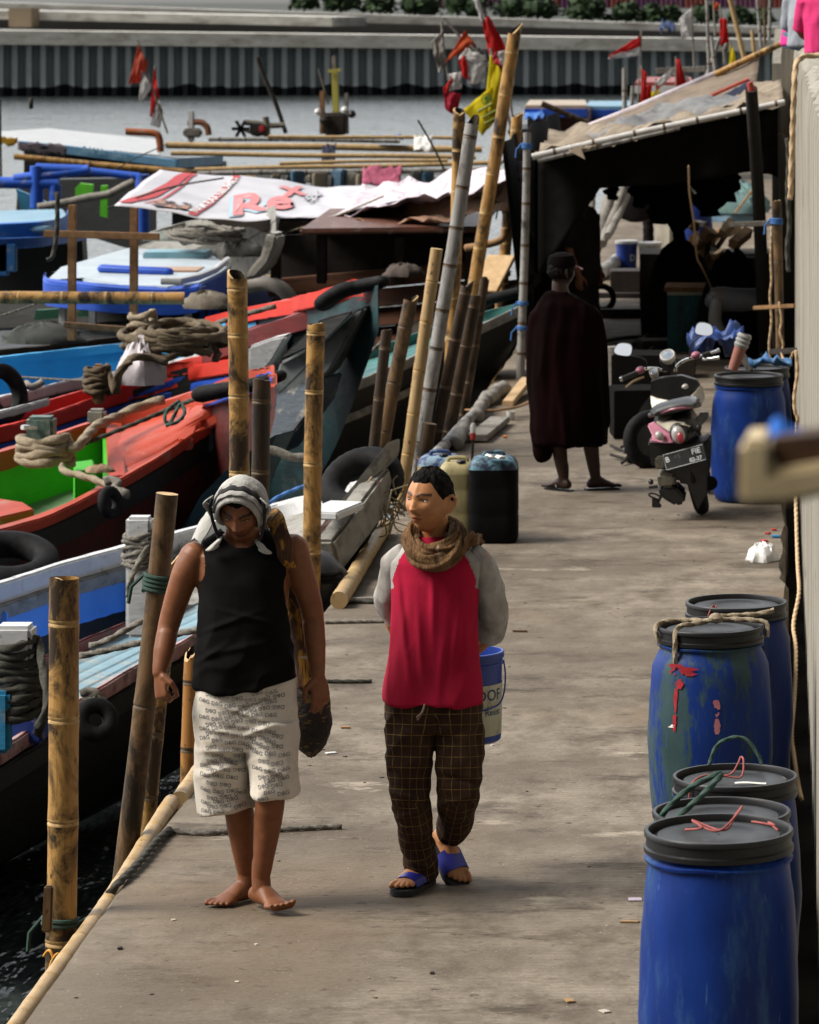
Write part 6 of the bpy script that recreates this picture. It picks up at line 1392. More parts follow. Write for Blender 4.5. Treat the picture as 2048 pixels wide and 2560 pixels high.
# robed person, back to us
DR = 27.9; K = lambda x, y, dy=0.0: P(1280 + x/3.081, 550 + y/3.081, DR + dy)
root = thing('person', 'person seen from behind in a long dark red robe and flip flops', 'person', K(450,2040))
rot = head_rot(R(180-50), R(3)); hc = K(385,400,0); b = MB(); head_mesh(b, hc, rot)
limb(b, [K(370,480), K(375,560), K(400,640)], [.055,.06,.08])
aL = V((K(400,1950).x, DR, .095)); aR = V((K(640,1940).x, DR+.05, .095))
limb(b, [K(360,1500), K(365,1750), aL], [.07,.055,.036]); limb(b, [K(580,1500), K(610,1750,.03), aR], [.07,.055,.036])
foot(b, aL, (-.75,.65,0), (0,0,1), -1); foot(b, aR, (.92,.40,0), (0,0,1), 1)
b.loft([ell(K(400,y_), X_, Y_, w_, .1, 16) for y_, w_ in ((640,.16),(900,.2),(1500,.16))])
finish(b, root, skin_mat('skin_dark', (.028,.010,.005), (.02,.007,.004)), .007, hc, rot)
mROBE = M('robe_dark_red', (.006,.0005,.0008), (.002,.0003,.0004), 4, (1,1,.4), rough=.95, spec=.05)
rb = MB(); secs = [(345,560,.07,.07),(365,600,.11,.085),(400,660,.185,.115),(420,740,.225,.13),(420,860,.245,.15),(425,1000,.25,.16),(430,1150,.25,.165),(435,1300,.25,.17),(435,1450,.255,.18),(440,1600,.265,.19),(445,1700,.255,.19),(455,1725,.25,.185)]
rb.loft([ell(K(x, y), X_, Y_, a, d, 30, 2.3) for x, y, a, d in secs])
rb.tube(smooth_path([K(215,760,.0), K(190,1000,.02), K(200,1300,.02), K(225,1600,.0), K(238,1800,.0)],5), list(np.interp(np.linspace(0,4,21), range(5), [.075,.07,.065,.06,.055])), 14, round_=True)
rb.tube(smooth_path([K(600,760,.0), K(640,1000,.02), K(660,1300,.02), K(690,1560,.0)],5), list(np.interp(np.linspace(0,3,16), range(4), [.085,.075,.07,.055])), 14, round_=True)
vs, ns, fs = vox(rb, .012, 5); vs = fold(vs, ns, .014, 4, 8, 1.2); from_np(vs, fs, 'robe', mROBE, root)
hair_cap(root, hc, rot, 1.0, lambda a: 2.05 if a > 1.2 else interp([0,1.2],[1.1,1.6],a), .014)
mb = MB(); mb.lathe([(.0865,.035),(.098,.045),(.100,.075),(.085,.115),(.04,.135),(.002,.138)], hc, 24, axis=rot @ V((0,.1,1))); cap_ = mb.build('cap', M('cap_black', (.002,.002,.002), (.005,.002,.002), 9, rough=.95, spec=.05), root)
mb = MB(); mb.grid(lambda u, v: hc + rot @ V(((u-.5)*.14, -.088-.065*v*(1-.8*(u-.5)**2*2), .045-.015*v-.06*(u-.5)**2)), 8, 4, th=.006); mb.build('brim', M('cap_red', (.25,.02,.03), (.4,.3,.3), 40, lo=.5, hi=.55), cap_)
for f_, a_ in (((-.75,.65,0), aL), ((.92,.40,0), aR)):
    d = V(f_).normalized(); sd_ = d.cross(V((0,0,1))); mb = MB()
    poly = [a_ + d*x + sd_*y - V((0,0,.083)) for x, y in ((-.075,-.03),(-.075,.03),(-.02,.036),(.06,.042),(.13,.048),(.17,.03),(.175,0),(.165,-.03),(.12,-.046),(.05,-.04))]
    mb.slab(poly, (0,0,-.012)); fl = mb.build('flip_flop', mBLK, root, bevel=.003)
    mb = MB(); mb.tube(smooth_path([a_ + d*.03 + sd_*.04 - V((0,0,.07)), a_ + d*.08 + sd_*.02 - V((0,0,.035)), a_ + d*.125 - V((0,0,.055)), a_ + d*.08 - sd_*.02 - V((0,0,.035)), a_ + d*.03 - sd_*.04 - V((0,0,.07))],4), .006, 6); mb.build('thong', mBLK, fl)
# dark clothed man just beyond the robed person
def standing(label, px, pyfoot, hgt, shirt, trous, yaw, skin=mSKIND, sleeve=True, head_up=True, grp=None, D=None, arm_px=None, wide=1.0, bagm=None):
    base = PZ(px, pyfoot, 0) if D is None else V((P(px,0,D).x, D, 0)); k = hgt/1.66; rz = Matrix.Rotation(yaw, 3, 'Z')
    Q = lambda x, y, z: base + rz @ V((x*k, y*k, z*k))
    root = thing('person', label, 'person', base, grp); rot = rz; hc = Q(0,-.02,1.55); b = MB(); head_mesh(b, hc, rot @ head_rot(0, R(8)), k)
    limb(b, [Q(0,.01,1.47), Q(0,.01,1.40), Q(0,0,1.32)], [.055*k,.06*k,.08*k])
    arms = [[Q(s*.185,0,1.34), Q(s*.25,.03,1.08), Q(s*.24,-.06,.84)] for s in (-1,1)]
    for a, s in zip(arms, (-1,1)):
        limb(b, a, [.05*k,.04*k,.028*k]); hand(b, a[-1], (0,-.15,-1), rz @ V((-s,0,0)), rz @ V((0,-1,0)), 30, 1, k)
    for s in (-1,1):
        limb(b, [Q(s*.09,0,.85), Q(s*.10,-.03,.47), Q(s*.10,.03,.085)], [.085*k,.055*k,.036*k]); foot(b, Q(s*.10,.03,.083/k), rz @ V((s*.2,-1,0)), (0,0,1), -s)
    b.loft([ell(Q(0,0,z), rz @ X_, rz @ Y_, w_*k, .1*k, 16) for z, w_ in ((1.38,.12),(1.3,.18),(1.1,.16),(.85,.16))])
    finish(b, root, skin, .009, hc, rot @ head_rot(0, R(8)), k)
    sb = MB(); sb.loft([ell(Q(0,0,z), rz @ X_, rz @ Y_, w_*k*wide, d*k*wide, 26, 2.3) for z, w_, d in ((1.42,.09,.08),(1.38,.16,.10),(1.31,.205,.12),(1.15,.19,.13),(.95,.185,.135),(.80,.19,.14))])
    for a in arms: sb.tube([a[0], a[0]*.4+a[1]*.6, a[1]+V((0,0,.0))], [.075*k,.07*k,.068*k], 12)
    vs, ns, fs = vox(sb, .012, 5); vs = fold(vs, ns, .01, 3, 8, 3); from_np(vs, fs, 'shirt', shirt, root)
    tb = MB(); tb.loft([ell(Q(0,0,z), rz @ X_, rz @ Y_, w_*k, d*k, 20) for z, w_, d in ((.92,.17,.12),(.78,.18,.125),(.72,.17,.11))])
    for s in (-1,1): tb.tube([Q(s*.09,0,.80), Q(s*.10,-.03,.47), Q(s*.10,.02,.16)], [.1*k,.08*k,.065*k], 14)
    vs, ns, fs = vox(tb, .012, 5); vs = fold(vs, ns, .008, 3, 9, 9); from_np(vs, fs, 'trousers', trous, root)
    hair_cap(root, hc, rot @ head_rot(0, R(8)), k, lambda a: interp([0,.8,1.3,1.7,3.2],[.95,.95,1.4,1.7,2.1], a), .014)
    return root, Q
mSD = M('shirt_sooty', (.010,.008,.009), (.018,.012,.014), 6, rough=.95, spec=.08); mTD = M('trouser_sooty', (.008,.007,.008), (.014,.012,.012), 6, rough=.95, spec=.08)
standing('man in black clothes standing just beyond the robed person, turned right', 1458, 0, 1.74, mSD, mTD, R(70), D=37.1)
rt_, Q = standing('dark clothed person with a bag standing far back under the awning', 1640, 636, 1.66, mSD, mTD, R(175), D=53)
mb = MB(); c = P(1590,505,52.7); mb.loft([ell(c+V((0,0,z)), X_, Y_, w_, .13, 20) for z, w_ in ((-.26,.08),(-.22,.19),(-.08,.26),(.08,.24),(.2,.16),(.27,.07))]); bg_ = tag(mb.build('shoulder_bag', mSD, angle=180), 'round dark bag hanging at the side of the far dark clothed person', 'bag')
# people sitting on the wall
def sitter(label, px, py, D, shirt, yaw, lean, hair, legs, armc=None, sc=1.0, hood=False):
    base = P(px, py, D); rz = Matrix.Rotation(yaw, 3, 'Z') ; Q = lambda x, y, z: base + rz @ V((x*sc, y*sc, z*sc))
    root = thing('person', label, 'person', base); b = MB(); hc = Q(0,-.10-lean,.66); rot = rz @ head_rot(0, R(18)); head_mesh(b, hc, rot, sc)
    limb(b, [Q(0,-.06-lean*.9,.58), Q(0,-.03-lean*.7,.50), Q(0,-lean*.5,.44)], [.055,.06,.08])
    b.loft([ell(Q(0,-lean*f,z), rz @ X_, rz @ Y_, w_*sc, .1*sc, 16) for z, w_, f in ((.05,.16,0),(.25,.16,.3),(.42,.17,.6),(.48,.11,.7))])
    arms = [[Q(s*.18,-lean*.6,.44), Q(s*.24,-.08-lean*.5,.20), Q(s*.12,-.26-lean*.3,.10)] for s in (-1,1)]
    for a, s in zip(arms, (-1,1)): limb(b, a, [.05,.04,.028]); hand(b, a[-1], rz @ V((-s*.5,-1,-.3)), (0,0,-1), rz @ V((-s,0,0)), 40, 1, .95)
    for s in (-1,1):
        kn = Q(s*.14,-.40,.10); an = Q(s*.13,-.42,-.30); limb(b, [Q(s*.09,0,.07), kn, an], [.08,.056,.036]); foot(b, an, rz @ V((0,-1,0)), (0,0,1), -s)
    finish(b, root, mSKIN2, .009, hc, rot, sc)
    sb = MB(); sb.loft([ell(Q(0,-lean*f,z), rz @ X_, rz @ Y_, w_*sc, d*sc, 24, 2.3) for z, w_, d, f in ((.02,.19,.14,0),(.15,.19,.14,.15),(.30,.195,.14,.4),(.42,.20,.125,.6),(.48,.16,.10,.7),(.53,.09,.08,.8))])
    for a in arms: sb.tube([a[0], a[1]] + ([a[1]*.3+a[2]*.7] if hood else []), [.072,.062] + ([.052] if hood else []), 12)
    if hood: sb.loft([ell(Q(0,-lean*.8+.05,z), rz @ X_, rz @ Y_, w_, .10, 16) for z, w_ in ((.44,.10),(.50,.13),(.58,.12),(.62,.06))])
    vs, ns, fs = vox(sb, .011, 5); vs = fold(vs, ns, .010, 7, 8, 4); from_np(vs, fs, 'shirt', shirt, root)
    tb = MB(); tb.loft([ell(Q(0,0,z), rz @ X_, rz @ Y_, .175, .125, 16) for z in (-.01,.08,.14)])
    for s in (-1,1): tb.tube([Q(s*.09,0,.07), Q(s*.14,-.40,.10), Q(s*.135,-.42,-.2)], [.095,.075,.06], 12)
    vs, ns, fs = vox(tb, .011, 4); from_np(vs, fs, 'trousers', legs, root)
    hair_cap(root, hc, rot, sc, hair, .018)
HL = lambda a: interp([0,.8,1.3,3.2],[.9,1.0,1.9,2.5], a)
mJEAN = M('jeans', (.10,.15,.22), (.06,.09,.15), 8, rough=.9)
sitter('person in a grey hoodie and jeans sitting on the wall top, back to us', 2024, 122, 34.2, M('hoodie_grey', (.28,.30,.34), (.22,.24,.27), 8, rough=.95, bmp=.3, bsc=30), R(160), .10, HL, mJEAN, hood=True)
sitter('dark haired person in a pink shirt leaning forward on the wall top, leftmost sitter', 1994, 118, 35.6, M('shirt_pink', (.55,.02,.22), (.42,.015,.16), 8, rough=.9), R(120), .20, HL, mJEAN, sc=.97)
sitter('person in a hot pink top at the right edge of the photo on the wall', 2072, 140, 31.4, M('top_hotpink', (.62,.03,.17), (.5,.02,.12), 8, rough=.9, bmp=.3, bsc=20), R(170), .04, HL, M('trouser_black', (.012,.012,.013)))
# ---------------- fishing boats moored bow-on to the dock
def resample(pts, n):
    pts = smooth_path(pts, 8); d = [0]
    for a, b in zip(pts, pts[1:]): d.append(d[-1] + (b-a).length)
    out = []
    for k in range(n):
        t = d[-1]*k/(n-1); i = max(0, min(len(pts)-2, int(np.searchsorted(d, t))-1)); f = (t-d[i])/max(1e-6, d[i+1]-d[i]); out.append(pts[i].lerp(pts[i+1], min(1,max(0,f))))
    return out
def paint(name, c1, c2=None, worn=(.26,.23,.19), lo=.56, hi=.68, sc=7, rough=.55, st=(1,1,1)):
    return M(name, c1, c2 or tuple(q*.72 for q in c1), 3, st, rough=rough, bmp=.35, bsc=26, bstr=(.3,.3,1), bdist=.006, dirt=worn, dsc=sc, dlo=lo, dhi=hi, dstr=st)
class Boat:
    def __init__(s, label, near, far, depth, hull, group='wooden fishing boats moored along the dock', n=36, cat='boat'):
        s.n = n; s.N = resample([PZ(*p) for p in near], n); s.Fa = resample([PZ(*p) for p in far], n); s.depth = depth
        mid = (s.N[0]+s.Fa[0]+s.N[-1]+s.Fa[-1])/4
        s.root = thing('fishing_boat', label, cat, (mid.x, mid.y, -1.3), group)
        mb = MB(); rings = []
        for k in range(n):
            t = k/(n-1); a, b = s.N[k], s.Fa[k]; c = (a+b)/2; d = depth*(1-t**5*.8); out = (a-b); out = out.normalized() if out.length > 1e-6 else V((0,-1,0))
            kee = c - V((0,0,d)); kee -= (s.N[-1]-s.N[-4]).normalized()*V((1,1,0)).length*0 if k < n-1 else V((0,0,0))
            rings.append([a, a*.9+c*.1 - V((0,0,d*.28)), a*.68+c*.32 - V((0,0,d*.66)), kee, b*.68+c*.32 - V((0,0,d*.66)), b*.9+c*.1 - V((0,0,d*.28)), b])
        mb.loft(rings, closed=False); mb.f.append(tuple(range(7))); mb.m.append(0); s.hull = mb.build('hull', hull, s.root, angle=60)
    def at(s, t, u, drop=0.0):
        f = max(0,min(.9999,t))*(s.n-1); i = int(f); q = f-i
        return s.N[i].lerp(s.N[i+1], q).lerp(s.Fa[i].lerp(s.Fa[i+1], q), u) - V((0,0,drop))
    def rail(s, name, u, m, w=.12, h=.07, t0=0, t1=1, drop=-.02, k=40):
        mb = MB(); rr = []
        for i in range(k+1):
            t = lerp(t0, t1, i/k); p = s.at(t, u, drop); a = s.at(t, u-.02); b = s.at(t, u+.02); d = b-a; d.z = 0; d = d.normalized() if d.length > 1e-6 else V((0,1,0))
            ww = w*(.4+.6*min(1,(1.02-t)/.06)) if t > .96 else w
            rr.append([p - d*ww/2, p + d*ww/2, p + d*ww/2 - V((0,0,h)), p - d*ww/2 - V((0,0,h))])
        mb.loft(rr); return mb.build(name, m, s.root, bevel=.012, jit=.006)
    def sheet(s, name, m, t0, t1, u0, u1, d0, d1=None, k=24, j=6, camber=0):
        d1 = d0 if d1 is None else d1; mb = MB()
        cut_ = lambda b: .007 if round(b*j*4) % 4 == 0 and 0 < b < 1 else 0.0
        mb.grid(lambda a, b: s.at(lerp(t0,t1,a), lerp(u0,u1,b + (.0 if round(b*j*4) % 4 == 0 else (.5-(b*j) % 1)*-.3/j)), lerp(d0,d1,b) - camber*math.sin(math.pi*b) + cut_(b) + .005*nz((a*9,int(b*j),t0),1)), k, j*4, th=-.012, thdir=(0,0,1)); return mb.build(name, m, s.root, angle=25)
    def cross(s, name, m, t, u0, u1, d0, d1, th=.05):
        a0, a1 = s.at(t,u0,d0), s.at(t,u1,d0); f = (s.at(min(1,t+.05),.5)-s.at(t,.5)); f.z = 0; f = f.normalized()*th
        mb = MB(); mb.slab([a0, a1, s.at(t,u1,d1), s.at(t,u0,d1)], f); return mb.build(name, m, s.root, bevel=.01)
def coil(label, c, r, h, turns, rr, m, extra=None, squash=1.0, name='rope_coil'):
    mb = MB(); pts = []; rnd = random.Random(int(abs(c[0])*100))
    for i in range(turns*14+1):
        f = i/(turns*14); a = i*2*math.pi/14; k = 1 + .10*math.sin(i*1.3) + .12*(.5-f)
        pts.append(V(c) + V((r*k*math.cos(a), r*k*math.sin(a)*squash, h*f + .012*math.sin(a*2+f*9))))
    if extra: pts += [V(p) for p in extra]
    mb.rope(pts, rr, k=2); return tag(mb.build(name, m, angle=180), label, 'rope')
def post(boat, px0, py0, px1, py1, D, m, dp=.12, name='mooring_post', ch=.02):
    s = F/D; a = P(px0, py0, D); b = P(px1, py1, D); w_ = abs(b.x-a.x); c = (a+b)/2; mb = MB(); mb.box(c, (w_, w_*.9, abs(a.z-b.z))); return mb.build(name, m, boat.root if boat else None, bevel=ch)
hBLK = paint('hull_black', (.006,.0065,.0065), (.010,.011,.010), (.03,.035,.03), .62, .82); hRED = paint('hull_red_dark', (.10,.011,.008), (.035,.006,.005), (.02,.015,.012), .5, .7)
hGRY = paint('hull_bluegrey', (.06,.13,.17), (.035,.075,.10), (.13,.15,.15)); hTEA = paint('hull_teal', (.02,.06,.065), (.012,.025,.03), (.06,.06,.055))
pBLU = paint('paint_blue', (.13,.36,.86), (.10,.30,.76), (.22,.26,.32), .62, .76, 9); pLBL = paint('paint_paleblue', (.22,.36,.42), (.15,.27,.34), (.38,.37,.33), .52, .66, 6, st=(.4,1,1)); pRED = paint('paint_vermilion', (.44,.052,.02), (.34,.04,.015), (.36,.20,.15), .58, .72, 5); pREDB = paint('paint_scarlet', (.62,.035,.018), (.50,.028,.015), (.3,.06,.04), .66, .8)
pGRN = paint('paint_green', (.06,.48,.018), (.045,.38,.015), (.03,.2,.02), .64, .8); pGRF = paint('green_floor', (.20,.33,.18), (.14,.25,.12), (.30,.36,.28), .5, .7); pWHT = paint('paint_white_worn', (.66,.66,.66), (.54,.55,.56), (.16,.15,.14), .58, .70, 8); pPNK = paint('gunwale_pink', (.40,.16,.15), (.45,.36,.36), (.12,.05,.05), .5, .64, 9)
pSKY = paint('paint_sky', (.05,.40,.74), (.04,.33,.64), (.2,.25,.28), .64, .8); pCOB = paint('paint_cobalt', (.012,.075,.46), (.010,.055,.34), (.05,.1,.25), .62, .8); pMAR = paint('paint_maroon', (.16,.02,.02), (.10,.014,.014), (.06,.04,.035))
GR = M('plank_grey', (.30,.29,.26), (.20,.19,.17), 8, rough=.9, bmp=.4, bsc=30, bstr=(.3,.3,1), dirt=(.09,.085,.075), dsc=8, dlo=.52, dhi=.68)
# near boat: blue hold, white and pink gunwales
b1 = Boat('near fishing boat with bright blue hold, white far gunwale and worn pink near gunwale', [(-260,2025,-.35),(0,1880,-.35),(330,1680,-.28),(520,1575,-.18),(700,1420,.05),(850,1290,.3),(950,1205,.5)], [(-260,1545,-.05),(0,1472,-.05),(150,1424,-.04),(308,1381,-.02),(500,1330,.03),(672,1280,.08),(830,1240,.25),(950,1200,.5)], 1.1, hBLK)
b1.rail('near_gunwale', .012, pPNK, .15, .09); b1.rail('rub_strake', .0, hBLK, .10, .12, drop=.08); b1.rail('far_gunwale', .99, pWHT, .16, .14, drop=-.05); b1.rail('far_strake', .965, GR, .14, .10, drop=.06)
b1.sheet('side_deck', pLBL, 0, .93, .02, .40, .05, .05); b1.rail('hold_coaming', .41, pMAR, .07, .09, 0, .60, drop=-.02)
b1.sheet('hold_side', pBLU, 0, .62, .955, .93, .08, .72); b1.sheet('hold_floor', pBLU, 0, .62, .42, .93, .72); b1.sheet('hold_side', pBLU, 0, .62, .42, .43, .05, .72)
b1.sheet('fore_deck', GR, .60, .985, .40, .97, .04, .04, camber=.02); b1.cross('bulkhead', pBLU, .60, .42, .95, .06, .72)
mb = MB(); a = b1.at(.30,.95,.03); 
b1.cross('deck_plank', GR, .52, .42, .95, .02, .10, .5)
for t_i in (.08,.2,.32,.44,.56):
    mb = MB(); mb.beam(b1.at(t_i,.952,.1), b1.at(t_i,.925,.72), .06, .05, up=(1,0,0)); mb.build('frame_rib', pBLU, b1.root, bevel=.008)
pw = post(b1, 318, 1290, 382, 1590, 22.2, pWHT, ch=.018)
pw2 = post(b1, -8, 1560, 86, 1760, 20.2, pWHT, ch=.02); post(b1, -30, 1725, 28, 1880, 20.1, paint('paint_cyan', (.03,.25,.46)), name='blue_board')
post(b1, -40, 1735, 120, 1850, 20.7, paint('inner_navy', (.015,.04,.22)), name='locker')
mb = MB(); mb.slab([b1.at(.90,.15,-.02), b1.at(.90,.75,-.02), b1.at(1,.5,-.16)+V((.12,.1,.10)), b1.at(1,.3,-.16)+V((.05,.0,.08))], (0,0,-.10)); mb.build('bow_cap', GR, b1.root, bevel=.012, jit=.01)
mb = MB(); mb.beam(P(800,1290,23.6), P(868,1262,24.0), .22, .05); mb.build('white_board', pWHT, b1.root, bevel=.01)
mb = MB(); mb.beam(P(818,1395,23.8), P(960,1205,24.5), .13, .24); mb.build('stem_post', GR, b1.root, bevel=.02, jit=.012)
coil('grey rope wound round the white mooring post beside the vest man', P(350,1420,22.2), .082, .19, 6, .0165, mROPEG, [P(330,1440,22.0), P(322,1490,22.1)])
coil('black rope wound thickly round the white post at the left edge', P(40,1800,20.2), .115, .40, 9, .022, mROPEK, [P(110,1690,20), P(120,1760,19.9), P(95,1820,19.9)])
for pts, r, m_, lb in (([(95,1640),(115,1690),(90,1730),(110,1775),(95,1840)],.022,mROPEK,'black rope knots hanging below the left edge post'),([(0,1700),(60,1720),(105,1735),(130,1700)],.02,mROPEG,'dark rope slung from the left edge post'),([(200,1640),(300,1618),(420,1590),(560,1560),(640,1540)],.017,mROPEG,'twisted grey rope crossing the near boat side deck'),([(225,1615),(270,1600),(330,1566),(400,1530)],.016,mROPEG,'second twisted rope above the first on the near boat'),([(230,1735),(250,1745),(268,1770),(262,1800),(280,1815)],.018,mROPEK,'black knotted rope at the near boat gunwale by the bamboo post'),([(205,1735),(225,1725),(245,1738),(230,1752),(210,1745)],.02,mROPEG,'tangle of dark rope between bamboo post and pink gunwale')):
    rope_thing(lb, [P(x,y,20.3-.0008*x) for x, y in pts], r, m_)
mb = MB(); torus(mb, P(240,1800,20.0), (.4,-1,.5), .075, .04, 30, 12); tag(mb.build('tyre', mRUB), 'small black tyre fender hanging on the near boat gunwale', 'tyre')
# red boat with green hold
b2 = Boat('red decked fishing boat with a bright green hold and coil of rope on its post', [(-260,1415,.0),(0,1332,.0),(134,1291,.03),(292,1209,.15),(406,1144,.26),(568,1034,.50),(690,938,.92)], [(-260,1215,.18),(0,1146,.2),(174,1090,.3),(284,1055,.38),(426,1016,.5),(500,991,.6),(686,934,.92)], 1.35, hRED)
b2.rail('near_gunwale', .03, pRED, .22, .08); b2.rail('rub_strake', .0, hBLK, .10, .16, 0, 1, drop=.05); b2.rail('far_gunwale', .985, pRED, .16, .14, drop=-.06); b2.rail('far_strake', 1.03, pCOB, .14, .12, drop=-.02)
b2.sheet('fore_deck', pRED, .47, .97, .05, .96, .03, .03, camber=.05); b2.cross('deck_beam', pRED, .62, .12, .93, -.02, .06, .10); b2.cross('deck_beam', pRED, .47, .08, .95, -.04, .08, .14)
b2.cross('bulkhead', pGRN, .465, .10, .95, .04, .40); b2.sheet('hold_floor', pGRF, 0, .47, .08, .95, .36); b2.sheet('hold_side', pGRN, 0, .47, .965, .94, .05, .36); b2.sheet('hold_side', pGRN, 0, .47, .06, .09, .05, .36)
b2.cross('hold_post', pGRN, .41, .45, .60, .0, .36, .2)
mb = MB(); mb.slab([P(-60,1330,26.3), P(5,1292,26.6), P(86,1272,26.8), P(60,1256,27.2), P(-60,1236,27.4)], (0,0,-.06)); mb.build('hatch_board', pRED, b2.root, bevel=.01)
p2 = post(b2, 70, 1040, 138, 1130, 27.4, paint('post_green', (.06,.13,.11), (.10,.12,.10), (.25,.24,.2), .5, .62, 9), ch=.02); mb = MB(); mb.tube([P(56,1068,27.2), P(90,1070,27.3)], .018, 8); mb.build('pin', mCH, p2)
post(b2, 221, 1022, 265, 1062, 28.6, GR)
coil('thick hemp rope coiled round the green post of the red boat', P(113,1160,27.4), .165, .18, 4, .034, mROPE, [P(180,1125,27.3), P(205,1105,27.4), P(235,1070,27.8), P(262,1055,28), P(300,1040,28.2), P(345,1018,28.3), P(410,1000,28.4)])
rope_thing('twisted pale rope from the coil across the red boat gunwale', [P(155,1165,27.1), P(160,1178,27), P(200,1188,26.9), P(240,1200,26.8), P(272,1215,26.7)], .024, mROPE)
rope_thing('dark knot of rope on the red boat gunwale', [P(262,1205,26.6), P(280,1198,26.6), P(296,1210,26.55), P(285,1222,26.5), P(300,1228,26.45), P(318,1238,26.4)], .032, mROPEG)
rope_thing('black line stretched along the red deck to its bow', [P(190,1118,27.6), P(330,1062,27.7), P(425,1022,27.8), P(480,1000,27.6), P(530,985,27.2)], .016, mROPEK)
rope_thing('loose green line looped on the red foredeck', [P(448,1003,27.8), P(420,1025,27.6), P(412,1050,27.5), P(425,1058,27.5), P(440,1030,27.5), P(452,1010,27.6), P(462,1030,27.5), P(448,1052,27.4), P(415,1064,27.4)], .013, mROPEGR)
mb = MB(); mb.tube(smooth_path([P(505,985,27.2), P(560,975,27.1), P(640,960,27), P(700,940,27)],5), list(np.linspace(.075,.05,16)), 12, flat=(.8,1), round_=True); mb.build('bow_rubber', mRUB, b2.root)
mb = MB(); torus(mb, P(276,1256,26.2), (.9,-.5,.2), .075, .035, 30, 12); tag(mb.build('tyre', mRUB), 'black tyre hanging at the side of the red boat below the knot', 'tyre')
mb = MB(); torus(mb, P(20,1405,25.2), (.1,-.35,1), .24, .085, 30, 12); tag(mb.build('tyre', mRUB), 'big wet black tyre at the left edge below the red boat', 'tyre')
mb = MB(); mb.slab([P(440,1345,27.6), P(590,1345,27.6), P(640,1190,27.4), P(690,1085,27.3), P(590,1150,27.3), P(500,1240,27.4)], (.1,.35,0)); mb.build('bow_foot', hGRY, b2.root, bevel=.02)
# slim boat with scarlet side and white bow
b3 = Boat('slim scarlet sided boat with a white pointed bow behind the red decked boat', [(-200,1120,.15),(0,1080,.2),(122,1046,.22),(300,985,.3),(480,930,.45),(640,897,.6),(718,838,.8)], [(-200,1075,.2),(0,1045,.25),(122,1018,.27),(300,965,.35),(480,915,.5),(640,872,.65),(716,836,.8)], 1.3, hBLK, n=30)
b3.rail('near_gunwale', .02, pREDB, .14, .12, .12, .93, drop=-.04); b3.rail('blue_strake', .0, pCOB, .10, .11, 0, .9, drop=.09); b3.rail('far_gunwale', .98, pREDB, .12, .10, .2, .93, drop=-.06); b3.sheet('inner_deck', pCOB, 0, .95, .1, .95, .06)
mb = MB(); mb.slab([P(619,932,30.4), P(660,930,30.4), P(684,900,30.4), P(720,836,30.4), P(680,845,30.4), P(620,866,30.4)], (.02,.22,0)); mb.build('white_bow', pWHT, b3.root, bevel=.02)
b3.rail('white_strip', .0, pWHT, .10, .06, 0, .35, drop=-.16)
# blue boat with red far gunwale and black wrapped prow
b4 = Boat('fishing boat with sky blue inside, red far gunwale and tall prow wrapped in black rubber', [(-260,1045,.25),(18,995,.3),(150,962,.33),(280,937,.38),(480,895,.55),(650,830,.8),(830,765,1.05),(945,712,1.3)], [(-260,935,.4),(0,905,.42),(180,885,.45),(332,868,.5),(427,846,.58),(620,800,.8),(825,758,1.1),(948,708,1.3)], 1.75, hTEA)
b4.rail('near_gunwale', .02, pWHT, .14, .09, 0, .55); b4.rail('near_gunwale', .02, pMAR, .20, .14, .55, .97, drop=-.04); b4.rail('far_gunwale', .98, pSKY, .12, .08, 0, .5, drop=-.05); b4.rail('far_gunwale', 1.02, pREDB, .18, .12, .45, .96, drop=-.10)
b4.sheet('hold_side', pSKY, 0, .58, .96, .93, .02, .75); b4.sheet('hold_floor', pSKY, 0, .58, .06, .93, .75); b4.sheet('hold_side', pSKY, 0, .58, .06, .08, .02, .75); b4.sheet('fore_deck', pMAR, .56, .97, .05, .95, .05)
mb = MB(); mb.tube(smooth_path([P(812,756,30.1), P(850,730,30), P(900,716,30), P(956,704,29.9)],5), list(np.linspace(.085,.062,16)), 14, flat=(.75,1), round_=True); mb.build('prow_rubber', mRUB, b4.root)
mb = MB(); mb.slab([P(918,765,29.9), P(890,775,29.9), P(815,850,30), P(700,905,30.2), P(670,1010,30.2), P(760,990,30.1), P(822,930,30)], (.05,.35,0)); mb.build('stem', paint('stem_grey', (.16,.17,.17), (.10,.11,.11), (.04,.05,.05), .5, .65, 6), b4.root, bevel=.02)
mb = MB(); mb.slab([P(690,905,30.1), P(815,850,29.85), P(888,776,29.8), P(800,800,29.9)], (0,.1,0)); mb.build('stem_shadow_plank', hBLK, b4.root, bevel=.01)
mb = MB(); mb.slab([P(560,1020,29.9), P(700,985,29.8), P(812,940,29.7), P(790,1010,29.7), P(700,1130,29.6), P(600,1175,29.6)], (.1,.4,0)); mb.build('bow_foot', paint('hull_navy', (.012,.028,.05), (.02,.04,.06)), b4.root, bevel=.02)
post(b4, 232, 910, 262, 1010, 30.2, mWOOD); post(b4, 340, 787, 376, 840, 30.8, GR)
coil('brown rope wound on the short timber post of the blue boat', P(244,985,30.2), .085, .20, 5, .022, M('rope_brown', (.12,.085,.05), (.07,.05,.03), 50, rough=.95), [P(285,980,30), P(290,940,30), P(310,915,30), P(330,905,30)])
coil('pale rope looped round the grey post of the blue boat', P(357,868,30.7), .09, .26, 4, .028, mROPE, [P(400,842,30.7), P(450,838,30.8), P(520,835,31), P(570,820,31.2)])
rnd = random.Random(21); mRB = M('rope_heap', (.15,.115,.07), (.08,.06,.04), 40, rough=.95, bmp=.4, bsc=90); mb = MB(); pts = []
for i in range(120):
    a = i*.52; pts.append(P(440,905,30.6) + V((math.cos(a)*(.30+.12*math.sin(i*.37)), math.sin(a)*.35, .02+.17*abs(math.sin(i*.21))+.02*i/24)))
